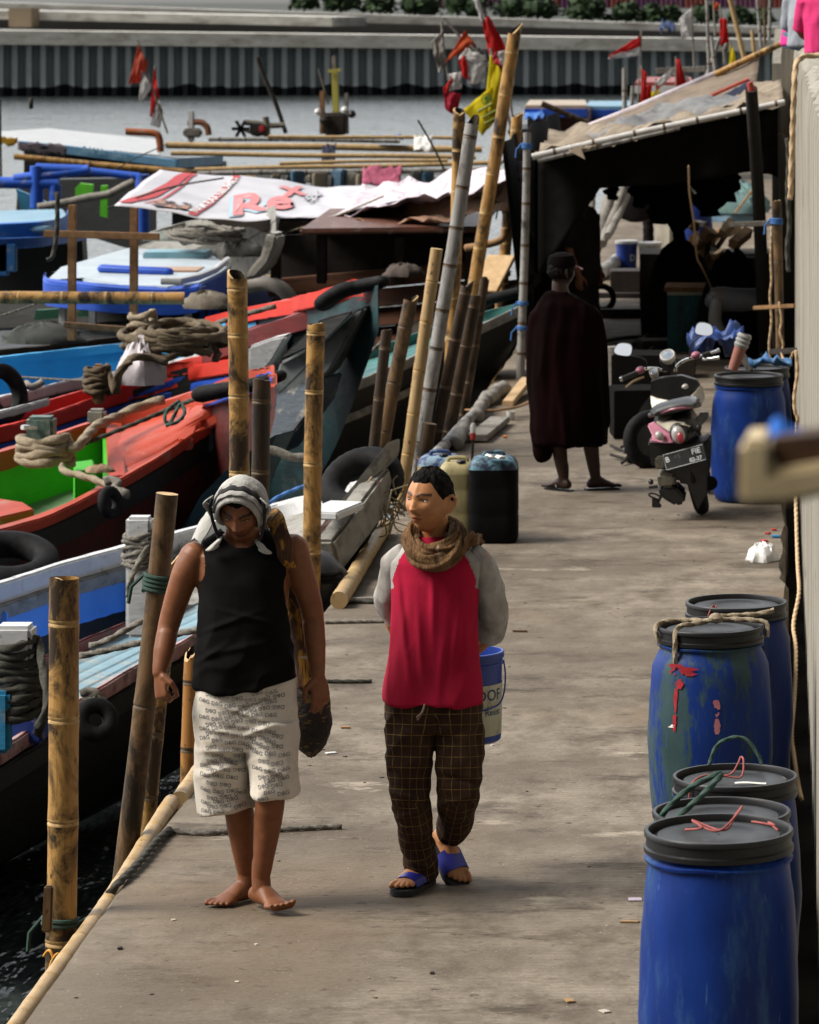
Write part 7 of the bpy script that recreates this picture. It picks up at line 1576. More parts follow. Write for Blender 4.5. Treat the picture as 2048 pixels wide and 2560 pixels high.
mb.rope(pts, .030, k=3); tag(mb.build('rope_heap', mRB, angle=180), 'big heap of brown mooring rope in the blue boat', 'rope')
bag('white plastic sack slumped against the brown rope heap', P(352,960,30.3)+V((0,0,0)), .19, .16, .32, M('sack_white', (.60,.55,.57), (.48,.43,.45), 6, rough=.5, bmp=.4), 7, 'plastic_sack')
rope_thing('thick brown rope bent over the white sack', [P(290,985,30.1), P(296,945,30.1), P(318,905,30.1), P(345,892,30.1), P(380,895,30.2), P(420,905,30.2)], .030, mRB)
rope_thing('thin line strung along the inside of the blue boat', [P(-20,938,31), P(90,945,30.8), P(180,950,30.6), P(260,950,30.4)], .008, mROPEG)
rope_thing('bent grey pipe end inside the blue boat', [P(66,958,30.7), P(78,968,30.6), P(95,962,30.6), P(108,954,30.6)], .028, mWOODG, 'pipe_end')
mb = MB(); torus(mb, P(10,985,30.4), (.9,-.5,.3), .18, .06, 28, 10); tag(mb.build('tyre', mRUB), 'tyre fender cut by the left edge beside the blue boat', 'tyre')
# black boat with teal side deck on the right, under the leaning poles
b5 = Boat('black hulled boat with teal side deck lying behind the leaning bamboo poles', [(560,1085,.0),(700,1030,.05),(820,985,.1),(970,925,.2),(1130,850,.38),(1300,770,.62)], [(560,965,.1),(700,935,.15),(820,905,.2),(970,862,.3),(1130,805,.45),(1302,762,.62)], 1.3, hBLK)
b5.rail('near_gunwale', .02, GR, .16, .09); b5.rail('far_gunwale', .98, paint('teal_rail', (.06,.22,.20)), .14, .10); b5.sheet('side_deck', paint('teal_deck', (.06,.20,.19), (.04,.13,.13), (.2,.24,.22), .56, .7), 0, .97, .03, .97, .06)
b5.rail('pale_strake', .0, GR, .06, .07, .1, .8, drop=.24)
b6 = Boat('dark boat lying under the awning post with a faded grey gunwale', [(990,880,.1),(1100,820,.25),(1230,745,.45),(1330,700,.6)], [(990,800,.2),(1100,760,.35),(1230,715,.5),(1332,696,.6)], 1.2, hBLK, n=20)
b6.rail('near_gunwale', .02, GR, .13, .10); b6.sheet('deck', mWOODK, 0, .97, .03, .97, .05); b6.rail('far_gunwale', .98, mWOODK, .12, .1)
# brown boat with a planked deck house
hs_ = thing('deck_house', 'big brown planked boat with a dark open deck house behind the bamboo poles', 'boat', P(850,860,41), 'wooden fishing boats moored along the dock')
mPLK = M('plank_brown', (.17,.065,.028), (.10,.038,.018), 3, (.25,1,1.5), rough=.7, bmp=.4, bsc=12, bstr=(.2,1,2.5), dirt=(.035,.02,.012), dsc=5, dlo=.5, dhi=.7)
for k in range(5):
    y0, y1 = 700+k*48, 744+k*48; mb = MB(); mb.slab([P(670+k*6,y1,40-.1*k), P(1180,y1-46,40-.1*k), P(1185,y0-46,40), P(670+k*6,y0,40)], (0,.15,0)); mb.build('hull_plank', mPLK, hs_, bevel=.015)
mb = MB(); mb.slab([P(748,572,39.5), P(1195,566,39.5), P(1195,582,39.5), P(748,588,39.5)], (0,2.6,.06)); mb.build('roof', paint('roof_brown', (.13,.045,.025), (.08,.03,.018)), hs_, bevel=.02)
mb = MB(); mb.slab([P(672,715,40.6), P(1190,690,40.6), P(1190,575,40.6), P(690,588,40.6)], (0,.1,0)); mb.build('inside_shade', mWOODK, hs_)  # near-black sheet stands for the shade inside the open deck house
for px in (690, 805, 1000, 1175):
    mb = MB(); mb.beam(P(px,705,39.9), P(px,586,39.7), .10, .10, up=(0,1,0)); mb.build('roof_post', mWOODK, hs_, bevel=.01)
mb = MB(); mb.slab([P(690,905,39.2), P(1130,830,39.2), P(1140,900,39.2), P(690,1000,39.2)], (0,.2,0)); mb.build('lower_hull', hBLK, hs_)
plank('pale sunlit board leaning between the bamboo poles', P(1210,730,38), P(1255,640,38.3), .30, .04, mWOODP); plank('second pale board under the leaning one, by the awning corner', P(1325,600,39), P(1362,600,39), .12, .14, mWOODP)
rope_thing('dark bent branch resting behind the awning corner poles', [P(1165,620,37.5), P(1215,612,37.4), P(1255,598,37.4), P(1262,570,37.4)], .035, mWOOD, 'branch')
rope_thing('black hull rubber strip curving behind the grey awning post', [P(1180,760,36.6), P(1250,742,36.6), P(1310,725,36.6), P(1345,690,36.6)], .05, mRUB, 'rubber_strip')
# lower grey boat with rope and the lettered stern behind the banner
b7 = Boat('weathered grey boat heaped with rope under the printed banner', [(330,690,.45),(450,640,.55),(560,600,.75),(640,560,1.0),(690,520,1.3)], [(330,600,.6),(450,560,.7),(560,545,.85),(640,535,1.05),(690,518,1.3)], 1.5, GR, n=24)
b7.rail('near_gunwale', .02, GR, .2, .14); b7.rail('far_gunwale', .98, GR, .2, .14); b7.sheet('deck', GR, 0, .97, .03, .97, .06)
mb = MB(); mb.slab([P(606,702,38.6), P(640,696,38.6), P(672,660,38.6), P(690,615,38.6), P(694,585,38.6), P(666,580,38.6), P(650,640,38.6), P(625,668,38.6)], (.05,.3,0)); mb.build('bow_stem', paint('stem_pale', (.46,.43,.38), (.35,.33,.29), (.2,.18,.15)), b7.root, bevel=.03)
mb = MB(); pts = [P(515,618,39.6) + V((math.cos(i*.55)*(.28+.1*math.sin(i*.4)), math.sin(i*.55)*.4, .03+.12*abs(math.sin(i*.23))+.002*i/4)) for i in range(90)]; mb.rope(pts, .022, k=3); tag(mb.build('rope_heap', mROPEG, angle=180), 'tangled pale rope heap on the grey boat under the banner', 'rope')
for k, (a, b_, lb) in enumerate([((728,612),(795,610),'upper bamboo rung beside the dark deck house'),((705,654),(800,650),'middle bamboo rung beside the dark deck house'),((665,694),(805,688),'lowest long bamboo rung beside the dark deck house')]):
    pole(lb, P(*a,41), P(*b_,41), .03, .03, SET_P, seed=60+k, cut='flat', group='bamboo rungs beside the deck house')
mb = MB(); mb.slab([P(700,750,41.5), P(815,745,41.5), P(815,600,41.5), P(700,590,41.5)], (0,.2,0)); st = mb.build('stern_board', mWOODK); tag(st, 'dark stern board with faint painted letters and pale rim, behind the rungs', 'board')
mb = MB(); 
for tx, dx in (('1',-.19),('K',.0),): add_text(mb, tx, .26, lambda x, z: P(768,727,41.49)+V((x,-.006,z)), .006, 0, dx, 0)
mb.build('lettering', M('faded_paint', (.20,.16,.08), (.06,.05,.03), 20), st)
mb = MB(); mb.tube(smooth_path([P(620,715,40), P(665,708,39.9), P(705,722,39.8), P(735,760,39.8), P(738,790,39.8)],6), .075, 10); tag(mb.build('rim_strip', paint('rim_pale', (.40,.36,.32))), 'pale curved rim of a small boat bow left of the stern board', 'boat rim')
mb = MB(); mb.slab([P(545,800,40.2), P(728,790,40.2), P(728,740,40.2), P(700,722,40.2), P(640,712,40.2), P(545,720,40.2)], (0,.5,0)); tag(mb.build('small_boat', paint('small_blue', (.05,.07,.16), (.03,.05,.12)), bevel=.03), 'small dull blue boat bow under the curved pale rim', 'boat', 'wooden fishing boats moored along the dock')
# blue rimmed deck boat
d7 = thing('cabin_boat', 'boat with pale blue cabin roof, thick cobalt rim and dark cabin posts', 'boat', P(345,860,38), 'wooden fishing boats moored along the dock')
ou = [(118,700),(132,680),(300,712),(420,716),(500,706),(572,672),(560,655),(520,628),(318,620),(150,668)]
def q7(x, y, D0=36.5, D1=40.5): return P(x, y, lerp(D1, D0, max(0,min(1,(y-620)/95))))
mROOF = paint('roof_paleblue', (.42,.48,.52), (.34,.40,.45), (.25,.25,.24), .6, .75)
mb = MB(); mb.slab([q7(*p) for p in ou], (0,0,-.05)); mb.build('roof', mROOF, d7, bevel=.01)
fr_ = [(112,685),(120,702),(210,712),(300,720),(420,725),(500,716),(560,690),(576,668)]
mb = MB(); mb.loft([[q7(x,y)+V((0,-.06,-.0)), q7(x,y)+V((0,.06,.03)), q7(x,y)+V((0,.10,-.12)), q7(x,y)+V((0,-.04,-.22-.05*math.sin(i*1.1)))] for i, (x, y) in enumerate(smooth_path([V((a,b,0)) for a, b in fr_],4)) for x, y in [(x.x, x.y) if False else (x, y)]] if False else [[q7(v.x,v.y)+V((0,-.06,0)), q7(v.x,v.y)+V((0,.06,.03)), q7(v.x,v.y)+V((0,.10,-.12)), q7(v.x,v.y)+V((0,-.04,-.24))] for v in smooth_path([V((a,b,0)) for a, b in fr_],4)]); mb.build('rim', pCOB, d7, bevel=.015)
mb = MB(); mb.tube([q7(*p)+V((0,-.05,.05)) for p in [(405,715),(450,716),(500,705),(540,688),(572,662)]], .035, 8, flat=(1,.8)); mb.build('white_trim', pWHT, d7)
for bx, sz, m_, nm in (((400,690,38.2),(.75,.5,.10),mROOF,'hatch_base'),((400,675,38.2),(.80,.55,.03),paint('hatch_tan', (.42,.27,.18), (.34,.21,.14)),'hatch_lid'),((445,642,39.6),(.62,.5,.12),paint('box_skyblue', (.22,.42,.50)),'roof_box')):
    mb = MB(); mb.box(P(*bx), sz); mb.build(nm, m_, d7, bevel=.012)
mb = MB(); mb.tube([P(258,672,37.9), P(330,676,37.8), P(420,680,37.7)], .055, 10, flat=(.8,1), round_=True); mb.build('blue_roll', pCOB, d7)
for x in (157, 232, 383, 470): 
    mb = MB(); mb.beam(P(x,860,37.2), P(x,715,37.2), .065, .06, up=(0,1,0)); mb.build('white_post', pWHT, d7, bevel=.008)
for x in (505, 525, 542): 
    mb = MB(); mb.beam(P(x,840,37.8), P(x,712,37.8), .05, .05, up=(0,1,0)); mb.build('blue_post', pCOB, d7, bevel=.008)
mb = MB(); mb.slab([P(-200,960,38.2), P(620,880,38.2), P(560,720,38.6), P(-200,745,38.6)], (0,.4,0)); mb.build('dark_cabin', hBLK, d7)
mb = MB(); mb.slab([P(85,800,38.1), P(235,790,38.1), P(228,766,38.1), P(90,776,38.1)], (0,.1,0)); mb.build('green_locker', paint('green_dull', (.03,.14,.08)), d7)
# black boat hull closing the gap between blue boat and cabin boat
b8 = Boat('low black boat lying between the blue boat and the cabin boat', [(-260,905,.2),(100,870,.3),(350,840,.35),(600,800,.5)], [(-260,830,.3),(100,815,.35),(350,800,.4),(602,796,.5)], 1.4, hBLK, n=16)
b8.sheet('deck', hBLK, 0, .97, .03, .97, .02); b8.rail('near_gunwale', .02, mWOODK, .12, .08)
# plain timber frame with its bamboo bar
fr = thing('timber_trestle', 'rough timber trestle of two uprights and crossbars standing over the boats', 'trestle', P(250,851,33.6))
for a, b_ in (((180,851),(181,512)),((334,851),(336,519))):
    mb = MB(); mb.beam(P(*a,33.6), P(*b_,33.6), .067, .06, up=(0,1,0)); mb.build('upright', mWOOD, fr, bevel=.005)
for a, b_, w_ in (((110,584),(399,592),.058),((160,812),(338,826),.05)):
    mb = MB(); mb.beam(P(*a,33.5), P(*b_,33.5), .05, w_); mb.build('crossbar', mWOOD, fr, bevel=.005)
pole('thick tan bamboo bar lying level across the timber trestle at the left', P(-60,746,33.35), P(463,744,33.35), .052, .052, SET_T, seed=70, cut='hollow', group='bamboo bars over the boats', nodes=(.16,.38,.59,.8))
rope_thing('black rope and hook hanging at the left of the timber trestle', [P(144,480,33.3), P(143,560,33.3), P(140,600,33.3), P(132,640,33.3), P(118,650,33.3)], .02, mROPEK)
# blue cabin boat at the left edge
e1 = thing('cabin_boat', 'blue cabin boat cut by the left edge with round cornered roof', 'boat', P(60,760,46), 'wooden fishing boats moored along the dock')
mb = MB(); mb.slab([P(-150,530,49), P(160,522,49), P(168,535,48.5), P(165,556,45.5), P(120,566,44), P(-150,575,44)], (0,0,-.06)); mb.build('roof', paint('roof_greyblue', (.20,.36,.46), (.14,.27,.38)), e1, bevel=.02)
mb = MB(); mb.loft([[V(p) + V((0,-.05,.04)), V(p) + V((0,.05,.05)), V(p) + V((0,.05,-.22)), V(p) + V((0,-.05,-.24))] for p in smooth_path([P(-150,575,43.8), P(60,566,44), P(130,560,44.5), P(166,548,45.6), P(170,532,48.5)],5)]); mb.build('rim', pCOB if False else paint('rim_blue', (.02,.17,.58), (.015,.13,.45)), e1, bevel=.015)
mb = MB(); mb.loft([[V(p) + V((0,-.05,0)), V(p) + V((0,.06,0)), V(p) + V((0,.06,-.10)), V(p) + V((0,-.05,-.10))] for p in smooth_path([P(-150,600,43.5), P(60,594,43.7), P(150,588,44.4), P(215,578,45.6)],5)]); mb.build('lower_rim', paint('rim_blue_dark', (.015,.10,.42)), e1, bevel=.012)
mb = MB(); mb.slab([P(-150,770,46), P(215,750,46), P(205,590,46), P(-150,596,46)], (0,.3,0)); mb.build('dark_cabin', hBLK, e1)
for x, y0, y1 in ((20,680,610),(10,690,610)):
    mb = MB(); mb.beam(P(x,y0,43.6), P(x,y1,43.6), .19 if x == 20 else .1, .1, up=(0,1,0)); mb.build('cabin_panel', paint('panel_blue', (.02,.13,.36)), e1, bevel=.01)
# tubular blue frame boat behind
e2 = thing('frame_boat', 'boat with bright blue tubular frame and lime green panels at the left', 'boat', P(150,560,52), 'wooden fishing boats moored along the dock'); pTU = paint('tube_blue', (.015,.10,.58), (.012,.08,.45))
for a, b_, r in (((-80,456),(148,458),.075),((36,448),(222,424),.065),((90,420),(205,424),.06),((224,428),(350,442),.05),((92,415),(92,520),.085),((138,462),(138,590),.08),((356,436),(358,605),.09)):
    mb = MB(); mb.tube([P(*a,51), P(*b_,51)], r, 10); mb.build('frame_tube', pTU, e2)
for poly in ([(188,498),(230,485),(232,462),(200,458),(188,470)],[(250,540),(268,545),(268,464),(252,464)]):
    mb = MB(); mb.slab([P(*p,52) for p in poly], (0,.1,0)); mb.build('green_panel', paint('lime', (.14,.62,.02), (.10,.5,.02)), e2)
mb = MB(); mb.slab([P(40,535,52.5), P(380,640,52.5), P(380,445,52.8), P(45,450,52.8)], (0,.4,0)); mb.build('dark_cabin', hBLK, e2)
mb = MB(); mb.slab([P(40,472,51.2), P(150,520,51.2), P(150,535,51.2), P(52,530,51.2)], (0,.1,0)); mb.build('side_panel', paint('panel_skyblue', (.06,.28,.42)), e2)
rope_thing('crooked grey branch lying over the blue tubular frame', [P(95,518,50), P(160,508,50), P(220,494,50), P(270,486,50), P(310,466,50), P(335,455,50)], .05, mWOODG, 'branch')
# flat roofed boat further out
e3 = thing('roofed_boat', 'boat with broad white flat roof and blue fascia out on the water', 'boat', P(200,440,66), 'wooden fishing boats moored along the dock')
mb = MB(); mb.slab([P(-60,332,70), P(118,320,74), P(392,348,74), P(400,388,67), P(166,366,64)], (0,0,-.05)); mb.build('roof', paint('roof_white', (.46,.47,.48), (.38,.39,.40)), e3, bevel=.02)
mb = MB(); mb.slab([P(45,352,63.6), P(168,364,63.6), P(440,400,63.6), P(444,421,63.6), P(166,386,63.6), P(45,372,63.6)], (0,.12,0)); fs_ = mb.build('fascia', paint('fascia_blue', (.16,.36,.55), (.12,.28,.45), (.35,.4,.42)), e3, bevel=.01)
mb = MB(); mb.slab([P(444,396,63.6), P(556,390,66), P(556,412,66), P(446,421,63.6)], (0,.12,0)); mb.build('end_fascia', paint('fascia_blue2', (.14,.33,.52)), e3, bevel=.01)
mb = MB(); 
for k, (tx, px, py) in enumerate((('RAMA',234,377),('GET',300,386))): add_text(mb, tx, .13, lambda x, z: P(px,py,63.57)+V((x,0,z-.13*x)), .004)
mb.build('lettering', M('faded_white', (.30,.46,.60), (.24,.42,.56), 40), fs_)
mb = MB(); mb.slab([P(60,450,66), P(560,470,66), P(556,405,66), P(60,370,66)], (0,.5,0)); mb.build('dark_cabin', hBLK, e3)
tarp('hanging_cloth', 'row of grey purple cloths hanging from the flat roofed boat', [P(45,352,63.4), P(168,366,63.4), P(166,390,63.4), P(45,372,63.4)], M('cloth_greypurple', (.16,.13,.15), (.08,.07,.085), 4, rough=.95), 0, .06, 20, 6, 9)
tarp('yellow_cloth', 'yellow cloth hanging at the far left edge of the flat roofed boat', [P(-10,338,63), P(45,346,63), P(40,365,63), P(-10,360,63)], M('cloth_yellow', (.5,.28,.02), (.38,.2,.02), 4, rough=.95), 0, .05, 8, 5, 4)
pole('thin dark mast at the very left edge of the picture', P(2,452,60), P(1,250,60), .02, .02, SET_D, seed=71, cut='flat', group='thin masts')

# thin mooring lines, nets and small gear that clutter the boats
for k, (pts, r, m_, D, lb) in enumerate([
    ([(668,1262),(700,1240),(760,1215),(850,1180)],.012,mROPEB,25,'blue mooring line running from the near boat toward the big tyre'),
    ([(640,1115),(690,1128),(720,1140),(770,1145)],.030,mROPEG,26.2,'frayed grey rope strung between the two bamboo posts'),
    ([(270,520),(420,470),(560,445)],.010,mROPEK,42,'thin dark stay line rising over the trestle toward the banner'),
    ([(686,590),(820,548),(960,490)],.010,mROPE,41,'pale guy line from the banner corner to the bamboo poles'),
    ([(0,790),(60,770),(130,745)],.008,mROPEG,38,'thin grey line at the left edge under the bamboo bar'),
    ([(240,455),(330,400),(420,360)],.008,mROPEK,55,'thin line rising from the blue frame to the booms'),
    ([(1045,300),(1090,380),(1130,470)],.012,mROPEK,44,'slack dark line hanging beside the long grey pole'),
    ([(820,940),(900,900),(960,850)],.014,mROPEG,32,'slack grey line crossing the teal side deck'),
    ([(520,815),(600,790),(690,765)],.020,mROPEG,31,'grey line laid along the red gunwale to the prow')]):
    rope_thing(lb, [P(x,y,D) for x, y in pts], r, m_)
for k, (px, py, D, rx, rz, c_, lb) in enumerate([(110,855,34,.35,.16,(.05,.055,.05),'dark net bundle on the black boat at the left'),(520,770,34,.22,.14,(.20,.17,.13),'tan bundle on the black boat below the cabin roof'),(600,640,39.5,.25,.16,(.10,.10,.09),'grey net bundle by the pale bow stem'),(430,600,40.5,.3,.10,(.22,.24,.22),'pale bundle on the grey boat behind the cabin roof'),(250,1180,27,.10,.05,(.30,.20,.12),'small cloth scrap in the green hold'),(1010,690,38.5,.2,.12,(.08,.06,.05),'dark bundle between poles on the brown boat')]):
    bag(lb, P(px,py,D), rx, rx*.8, rz, M('bundle', c_, tuple(q*.6 for q in c_), 8, rough=.95, bmp=.6, bsc=30), k+20, 'bundle', .7)
# ---------------- printed banner stretched over the boats
bk = [(400,425),(594,440),(772,461),(902,467),(1009,465)]; fr = [(286,514),(499,544),(736,551),(855,530),(1024,500)]
def ban(u, v, lift=0.0):
    f = u*4; i = min(3, int(f)); t = f-i
    a = P(lerp(bk[i][0],bk[i+1][0],t), lerp(bk[i][1],bk[i+1][1],t), 46.5); b = P(lerp(fr[i][0],fr[i+1][0],t), lerp(fr[i][1],fr[i+1][1],t), 41)
    p = b.lerp(a, v); return p + V((0,0,.018*math.sin(u*15+v*3)*(1-.4*v) + .022*nz((u*9,v*4,2),1.2) - .05*math.sin(math.pi*u)*math.sin(math.pi*v) + lift))
bn = thing('banner', 'white printed banner with red and pink lettering stretched as a shade over the boats', 'banner', P(650,500,43))
m, nt, bs = nodes_of('banner_print'); bs.inputs['Roughness'].default_value = .6
c = mix(nt, noise_fac(nt, 1.2, (1,1,1)), (.52,.51,.54), (.42,.41,.45)); L(nt, c, bs.inputs['Base Color'])
mBAN = m; mb = MB(); mb.grid(lambda u, v: ban(u, v), 60, 20, th=.006); sh = mb.build('sheet', mBAN, bn, angle=180)
pR = M('print_red', (.50,.04,.05), (.42,.035,.045), 6); pP = M('print_pink', (.62,.16,.17), (.55,.22,.22), 5); pC = M('print_cyan', (.35,.50,.60)); pGY = M('print_grey_dark', (.20,.20,.24))
def strip(name, uv0, uv1, w, m, lift=.012, n=14, curve=0):
    mb = MB(); rr = []
    mb.grid(lambda a, b: ban(lerp(uv0[0],uv1[0],a) + (b-.5)*w + curve*math.sin(a*math.pi*1.6), max(.005,min(.995,lerp(uv0[1],uv1[1],a))), lift), n, 3); return mb.build(name, m, sh, angle=180)
strip('red_bar', (.225,.02), (.250,.98), .026, pR); strip('red_wave', (.02,.06), (.115,.97), .036, pR, curve=.018); strip('red_wave', (.075,.10), (.135,.97), .008, pR, curve=.015)
def bt(name, txt, size, u0, v0, m, su, sv, rot, lift=.016, bold=0.0):
    mb = MB(); ca, sa = math.cos(rot), math.sin(rot)
    add_text(mb, txt, size, lambda x, y: ban(min(.999,max(0,u0 + (x*ca - y*sa)*su)), min(.999,max(0,v0 + (x*sa + y*ca)*sv)), lift), bold); return mb.build(name, m, sh, angle=180)
bt('lettering', 'NAM RAA NIUMET', .060, .2385, .5, M('print_white', (.8,.8,.8)), .62, 1.75, R(84), .022, .001)
bt('lettering', 'Re', .40, .385, .42, pP, .40, 1.75, R(22), .020, .014); bt('letter_shadow', 'Re', .40, .379, .40, pC, .40, 1.75, R(22), .014, .022); bt('lettering', 'x', .40, .455, .80, pP, .36, 1.1, R(22), .020, .012)
bt('lettering', '5x', .22, .540, .70, pGY, .36, 1.7, R(55), .018); bt('lettering', '5x', .19, .541, .70, M('print_pale', (.58,.58,.62)), .34, 1.6, R(55), .024)
mb = MB(); rnd = random.Random(8)
for k in range(30):
    u, v = .125 + rnd.uniform(-.03,.07), .14 + rnd.uniform(-.08,.10); s_ = rnd.uniform(.006,.014); mb.add([ban(u-s_,v-.02,.012+k*.0004), ban(u+s_,v-.02,.012+k*.0004), ban(u+s_*.8,v+.03,.012+k*.0004), ban(u-s_*.8,v+.03,.012+k*.0004)], [(0,1,2,3)], k % 3)
mb.build('printed_photo', [M('print_brown', (.16,.08,.06)), M('print_skin', (.40,.22,.16)), M('print_dark', (.06,.05,.07))], sh, angle=180)
tarp('banner_flap', 'brownish underside flap of the banner hanging below its front edge', [P(540,560,41.6), P(766,590,41.6), P(772,556,41.2), P(500,548,41.2)], M('flap', (.42,.33,.28), (.30,.22,.18), 3, rough=.9, dirt=(.35,.08,.08), dsc=3, dlo=.62, dhi=.68), .0, .04, 18, 6, 5, cat='banner')
bag_ = tarp('banner_tail', 'twisted tail of the banner gathered toward the awning post', [P(860,535,41), P(1312,440,37.5), P(1310,412,37.6), P(905,465,46)], M('tail_print', (.55,.50,.55), (.45,.38,.42), 3, rough=.8, dirt=(.28,.2,.24), dsc=5, dlo=.55, dhi=.62), .10, .10, 30, 10, 6, cat='banner')
tarp('brown_tarp', 'brown printed tarp sagging below the banner tail and behind the poles', [P(790,575,41), P(1275,520,38.5), P(1290,440,38.3), P(900,520,43)], M('tarp_brown', (.30,.17,.10), (.20,.105,.065), 3, rough=.85, bmp=.4, bsc=8, dirt=(.42,.32,.24), dsc=2.5, dlo=.55, dhi=.7), .16, .12, 30, 12, 7)
for k, (pts, lb) in enumerate([([(690,500),(686,560),(688,600),(678,625)],'twisted white cloth end hanging from the banner corner')]):
    mb = MB(); mb.tube(smooth_path([P(x,y+50,41) for x, y in pts],5), [.03,.03,.035,.04,.045,.045,.05,.05,.045,.04,.05,.055,.05,.04,.03,.015], 8); tag(mb.build('cloth_end', mWH, jit=.03, angle=180), lb, 'cloth')
# ---- bamboo booms lying across the boats
GBM = 'bamboo booms lying across the boats'
for k, (a, b_, w_, st, lb) in enumerate([
    ((36,392),(640,446),15,SET_T,'tan bamboo boom reaching farthest left, dipping toward the banner'), ((415,363),(1205,373),17,SET_P,'thickest pale bamboo boom of the bundle across the boats'),
    ((522,347),(1000,352),11,SET_G,'grey boom just above the thickest pale one'), ((671,341),(1160,345),9,SET_P,'thin pale boom at the top of the bundle'),
    ((428,384),(1190,393),12,SET_P,'pale boom just below the thickest one'), ((487,424),(1230,408),12,SET_P,'pale boom lying just above the banner back edge'),
    ((493,434),(1215,424),13,SET_G,'grey boom lying along the banner back edge'), ((700,408),(1120,400),9,SET_P,'short thin boom between the lower pale pair')]):
    D = 60-k*.5; pole(lb, P(*a,D), P(*b_,D), w_/2*D/F, w_/2*D/F, st, seed=80+k, cut='flat', group=GBM)
tarp('pink_cloth', 'faded pink cloth hung over the lowest bamboo boom', [P(905,462,56.2), P(1000,466,56.2), P(1005,418,56.4), P(908,418,56.4)], M('cloth_pink', (.40,.10,.17), (.30,.07,.12), 3, rough=.95), 0, .08, 14, 10, 3, cat='cloth')
tarp('dark_rag', 'dark navy rag hung over the thickest bamboo boom', [P(803,412,58), P(838,410,58), P(840,362,58.3), P(806,362,58.3)], M('rag_navy', (.015,.02,.05), (.03,.03,.05), 3, rough=.95), 0, .06, 8, 8, 4, cat='cloth')
tarp('blue_sheet', 'blue plastic sheet lying among the booms at the right', [P(925,350,59), P(1010,350,59), P(1000,338,60), P(935,338,60)], mROPEB, 0, .05, 8, 5, 5, cat='tarpaulin'); tarp('white_cloth', 'white cloths hung over the booms behind the grey leaning pole', [P(1035,375,58), P(1080,375,58), P(1082,338,58.3), P(1036,340,58.3)], mWH, 0, .07, 8, 8, 6, cat='cloth')
boatsfar = MB()
hd = Boat('long dark boat lying beyond the banner under the bamboo booms', [(430,520,.2),(700,512,.25),(1000,505,.3),(1270,480,.5)], [(430,440,.3),(700,436,.35),(1000,430,.4),(1272,425,.5)], 1.4, hBLK, n=16); hd.sheet('deck', paint('deck_dull', (.08,.075,.065), (.04,.04,.04), (.2,.19,.16), .55, .7), 0, .97, .03, .97, .05); hd.rail('near_gunwale', .02, GR, .18, .12)
rnd = random.Random(4)
for k in range(16):
    px = 690+k*27; sz = rnd.uniform(.10,.24); mb = MB(); c = P(px, 455+rnd.uniform(-10,6), 57); mb.box(c, (sz, sz, sz*rnd.uniform(.8,1.5)), Matrix.Rotation(rnd.uniform(0,1.5),3,'Z')); tag(mb.build('crate', paint('crate_%d' % (k%4), [(.28,.24,.18),(.10,.10,.10),(.04,.10,.16),(.36,.34,.30)][k%4]), bevel=.02, jit=.02), 'small crate or bundle on the dark boat under the bamboo booms', 'crate', 'bundles on the dark boat under the booms')
orng = MB(); orng.tube(smooth_path([P(315,328,60), P(340,330,60), P(385,333,60), P(398,345,60), P(402,380,60)],5), .055, 10); tag(orng.build('exhaust_pipe', paint('orange_rust', (.36,.10,.03), (.25,.07,.02))), 'bent rust orange exhaust pipe standing at the end of the booms', 'pipe')
# ---- engines and mast gear
t_ = thing('outboard_engine', 'long tail boat engine lying dark on the far boom ends', 'engine', P(640,345,62)); s_ = F/62
for (pts, r, nm) in (([(610,306),(640,308),(680,314),(712,313)],.045,'drive_shaft'),([(668,345),(668,318),(664,292)],.05,'column'),([(600,318),(625,330),(650,340)],.03,'strut')):
    mb = MB(); mb.tube([P(x,y,62) for x, y in pts], r, 8); mb.build(nm, mENG, t_)
mb = MB(); mb.box(P(645,325,62), (.22,.25,.2)); mb.build('motor_block', mDK, t_, bevel=.03, jit=.02); mb = MB(); mb.box(P(655,322,61.8), (.09,.1,.1)); mb.build('red_cap', M('red_part', (.4,.03,.03)), t_, bevel=.02)
mb = MB()
for k in range(6): a = k*1.047; mb.beam(P(602,322,61.9), P(602,322,61.9)+V((.14*math.cos(a), 0, .14*math.sin(a))), .05, .02, up=(0,1,0))
mb.build('propeller', mDK, t_)
t_ = thing('winch', 'small white and orange winch on the water side of the booms', 'winch', P(480,340,62)); mb = MB(); mb.box(P(478,315,62), (.10,.1,.5)); mb.build('post', pWHT, t_, bevel=.02); mb = MB(); mb.tube(smooth_path([P(470,308,62), P(500,305,62), P(518,318,62), P(522,338,62)],4), .05, 8); mb.build('arm', paint('winch_rust', (.25,.10,.05)), t_); mb = MB(); mb.box(P(482,332,62), (.28,.2,.14)); mb.build('base', mWOODG, t_, bevel=.03)
t_ = thing('boat_mast', 'boat mast painted yellow with net gear, lamps and a rag tied to it', 'mast', P(842,345,64)); pYE = paint('mast_yellow', (.50,.45,.09), (.40,.36,.08))
for (a, b_, w_, m_, nm) in (((842,338),(837,172),.10,pYE,'mast_pole'),((836,178),(835,140),.07,mWOODG,'mast_tip'),((806,335),(806,228),.08,mWOOD,'side_post'),((868,335),(866,232),.06,mWOODG,'side_post'),((796,172),(822,262),.03,mWOODG,'stay')):
    mb = MB(); mb.beam(P(*a,64), P(*b_,64), w_, w_, up=(0,1,0)); mb.build(nm, m_, t_, bevel=.01)
mb = MB(); mb.beam(P(820,178,63.9), P(852,175,63.9), .05, .05); mb.build('yellow_cord', pYE, t_); mb = MB(); mb.box(P(838,310,64), (.36,.3,.35)); mb.build('gear_box', mWOODK, t_, bevel=.03, jit=.04)
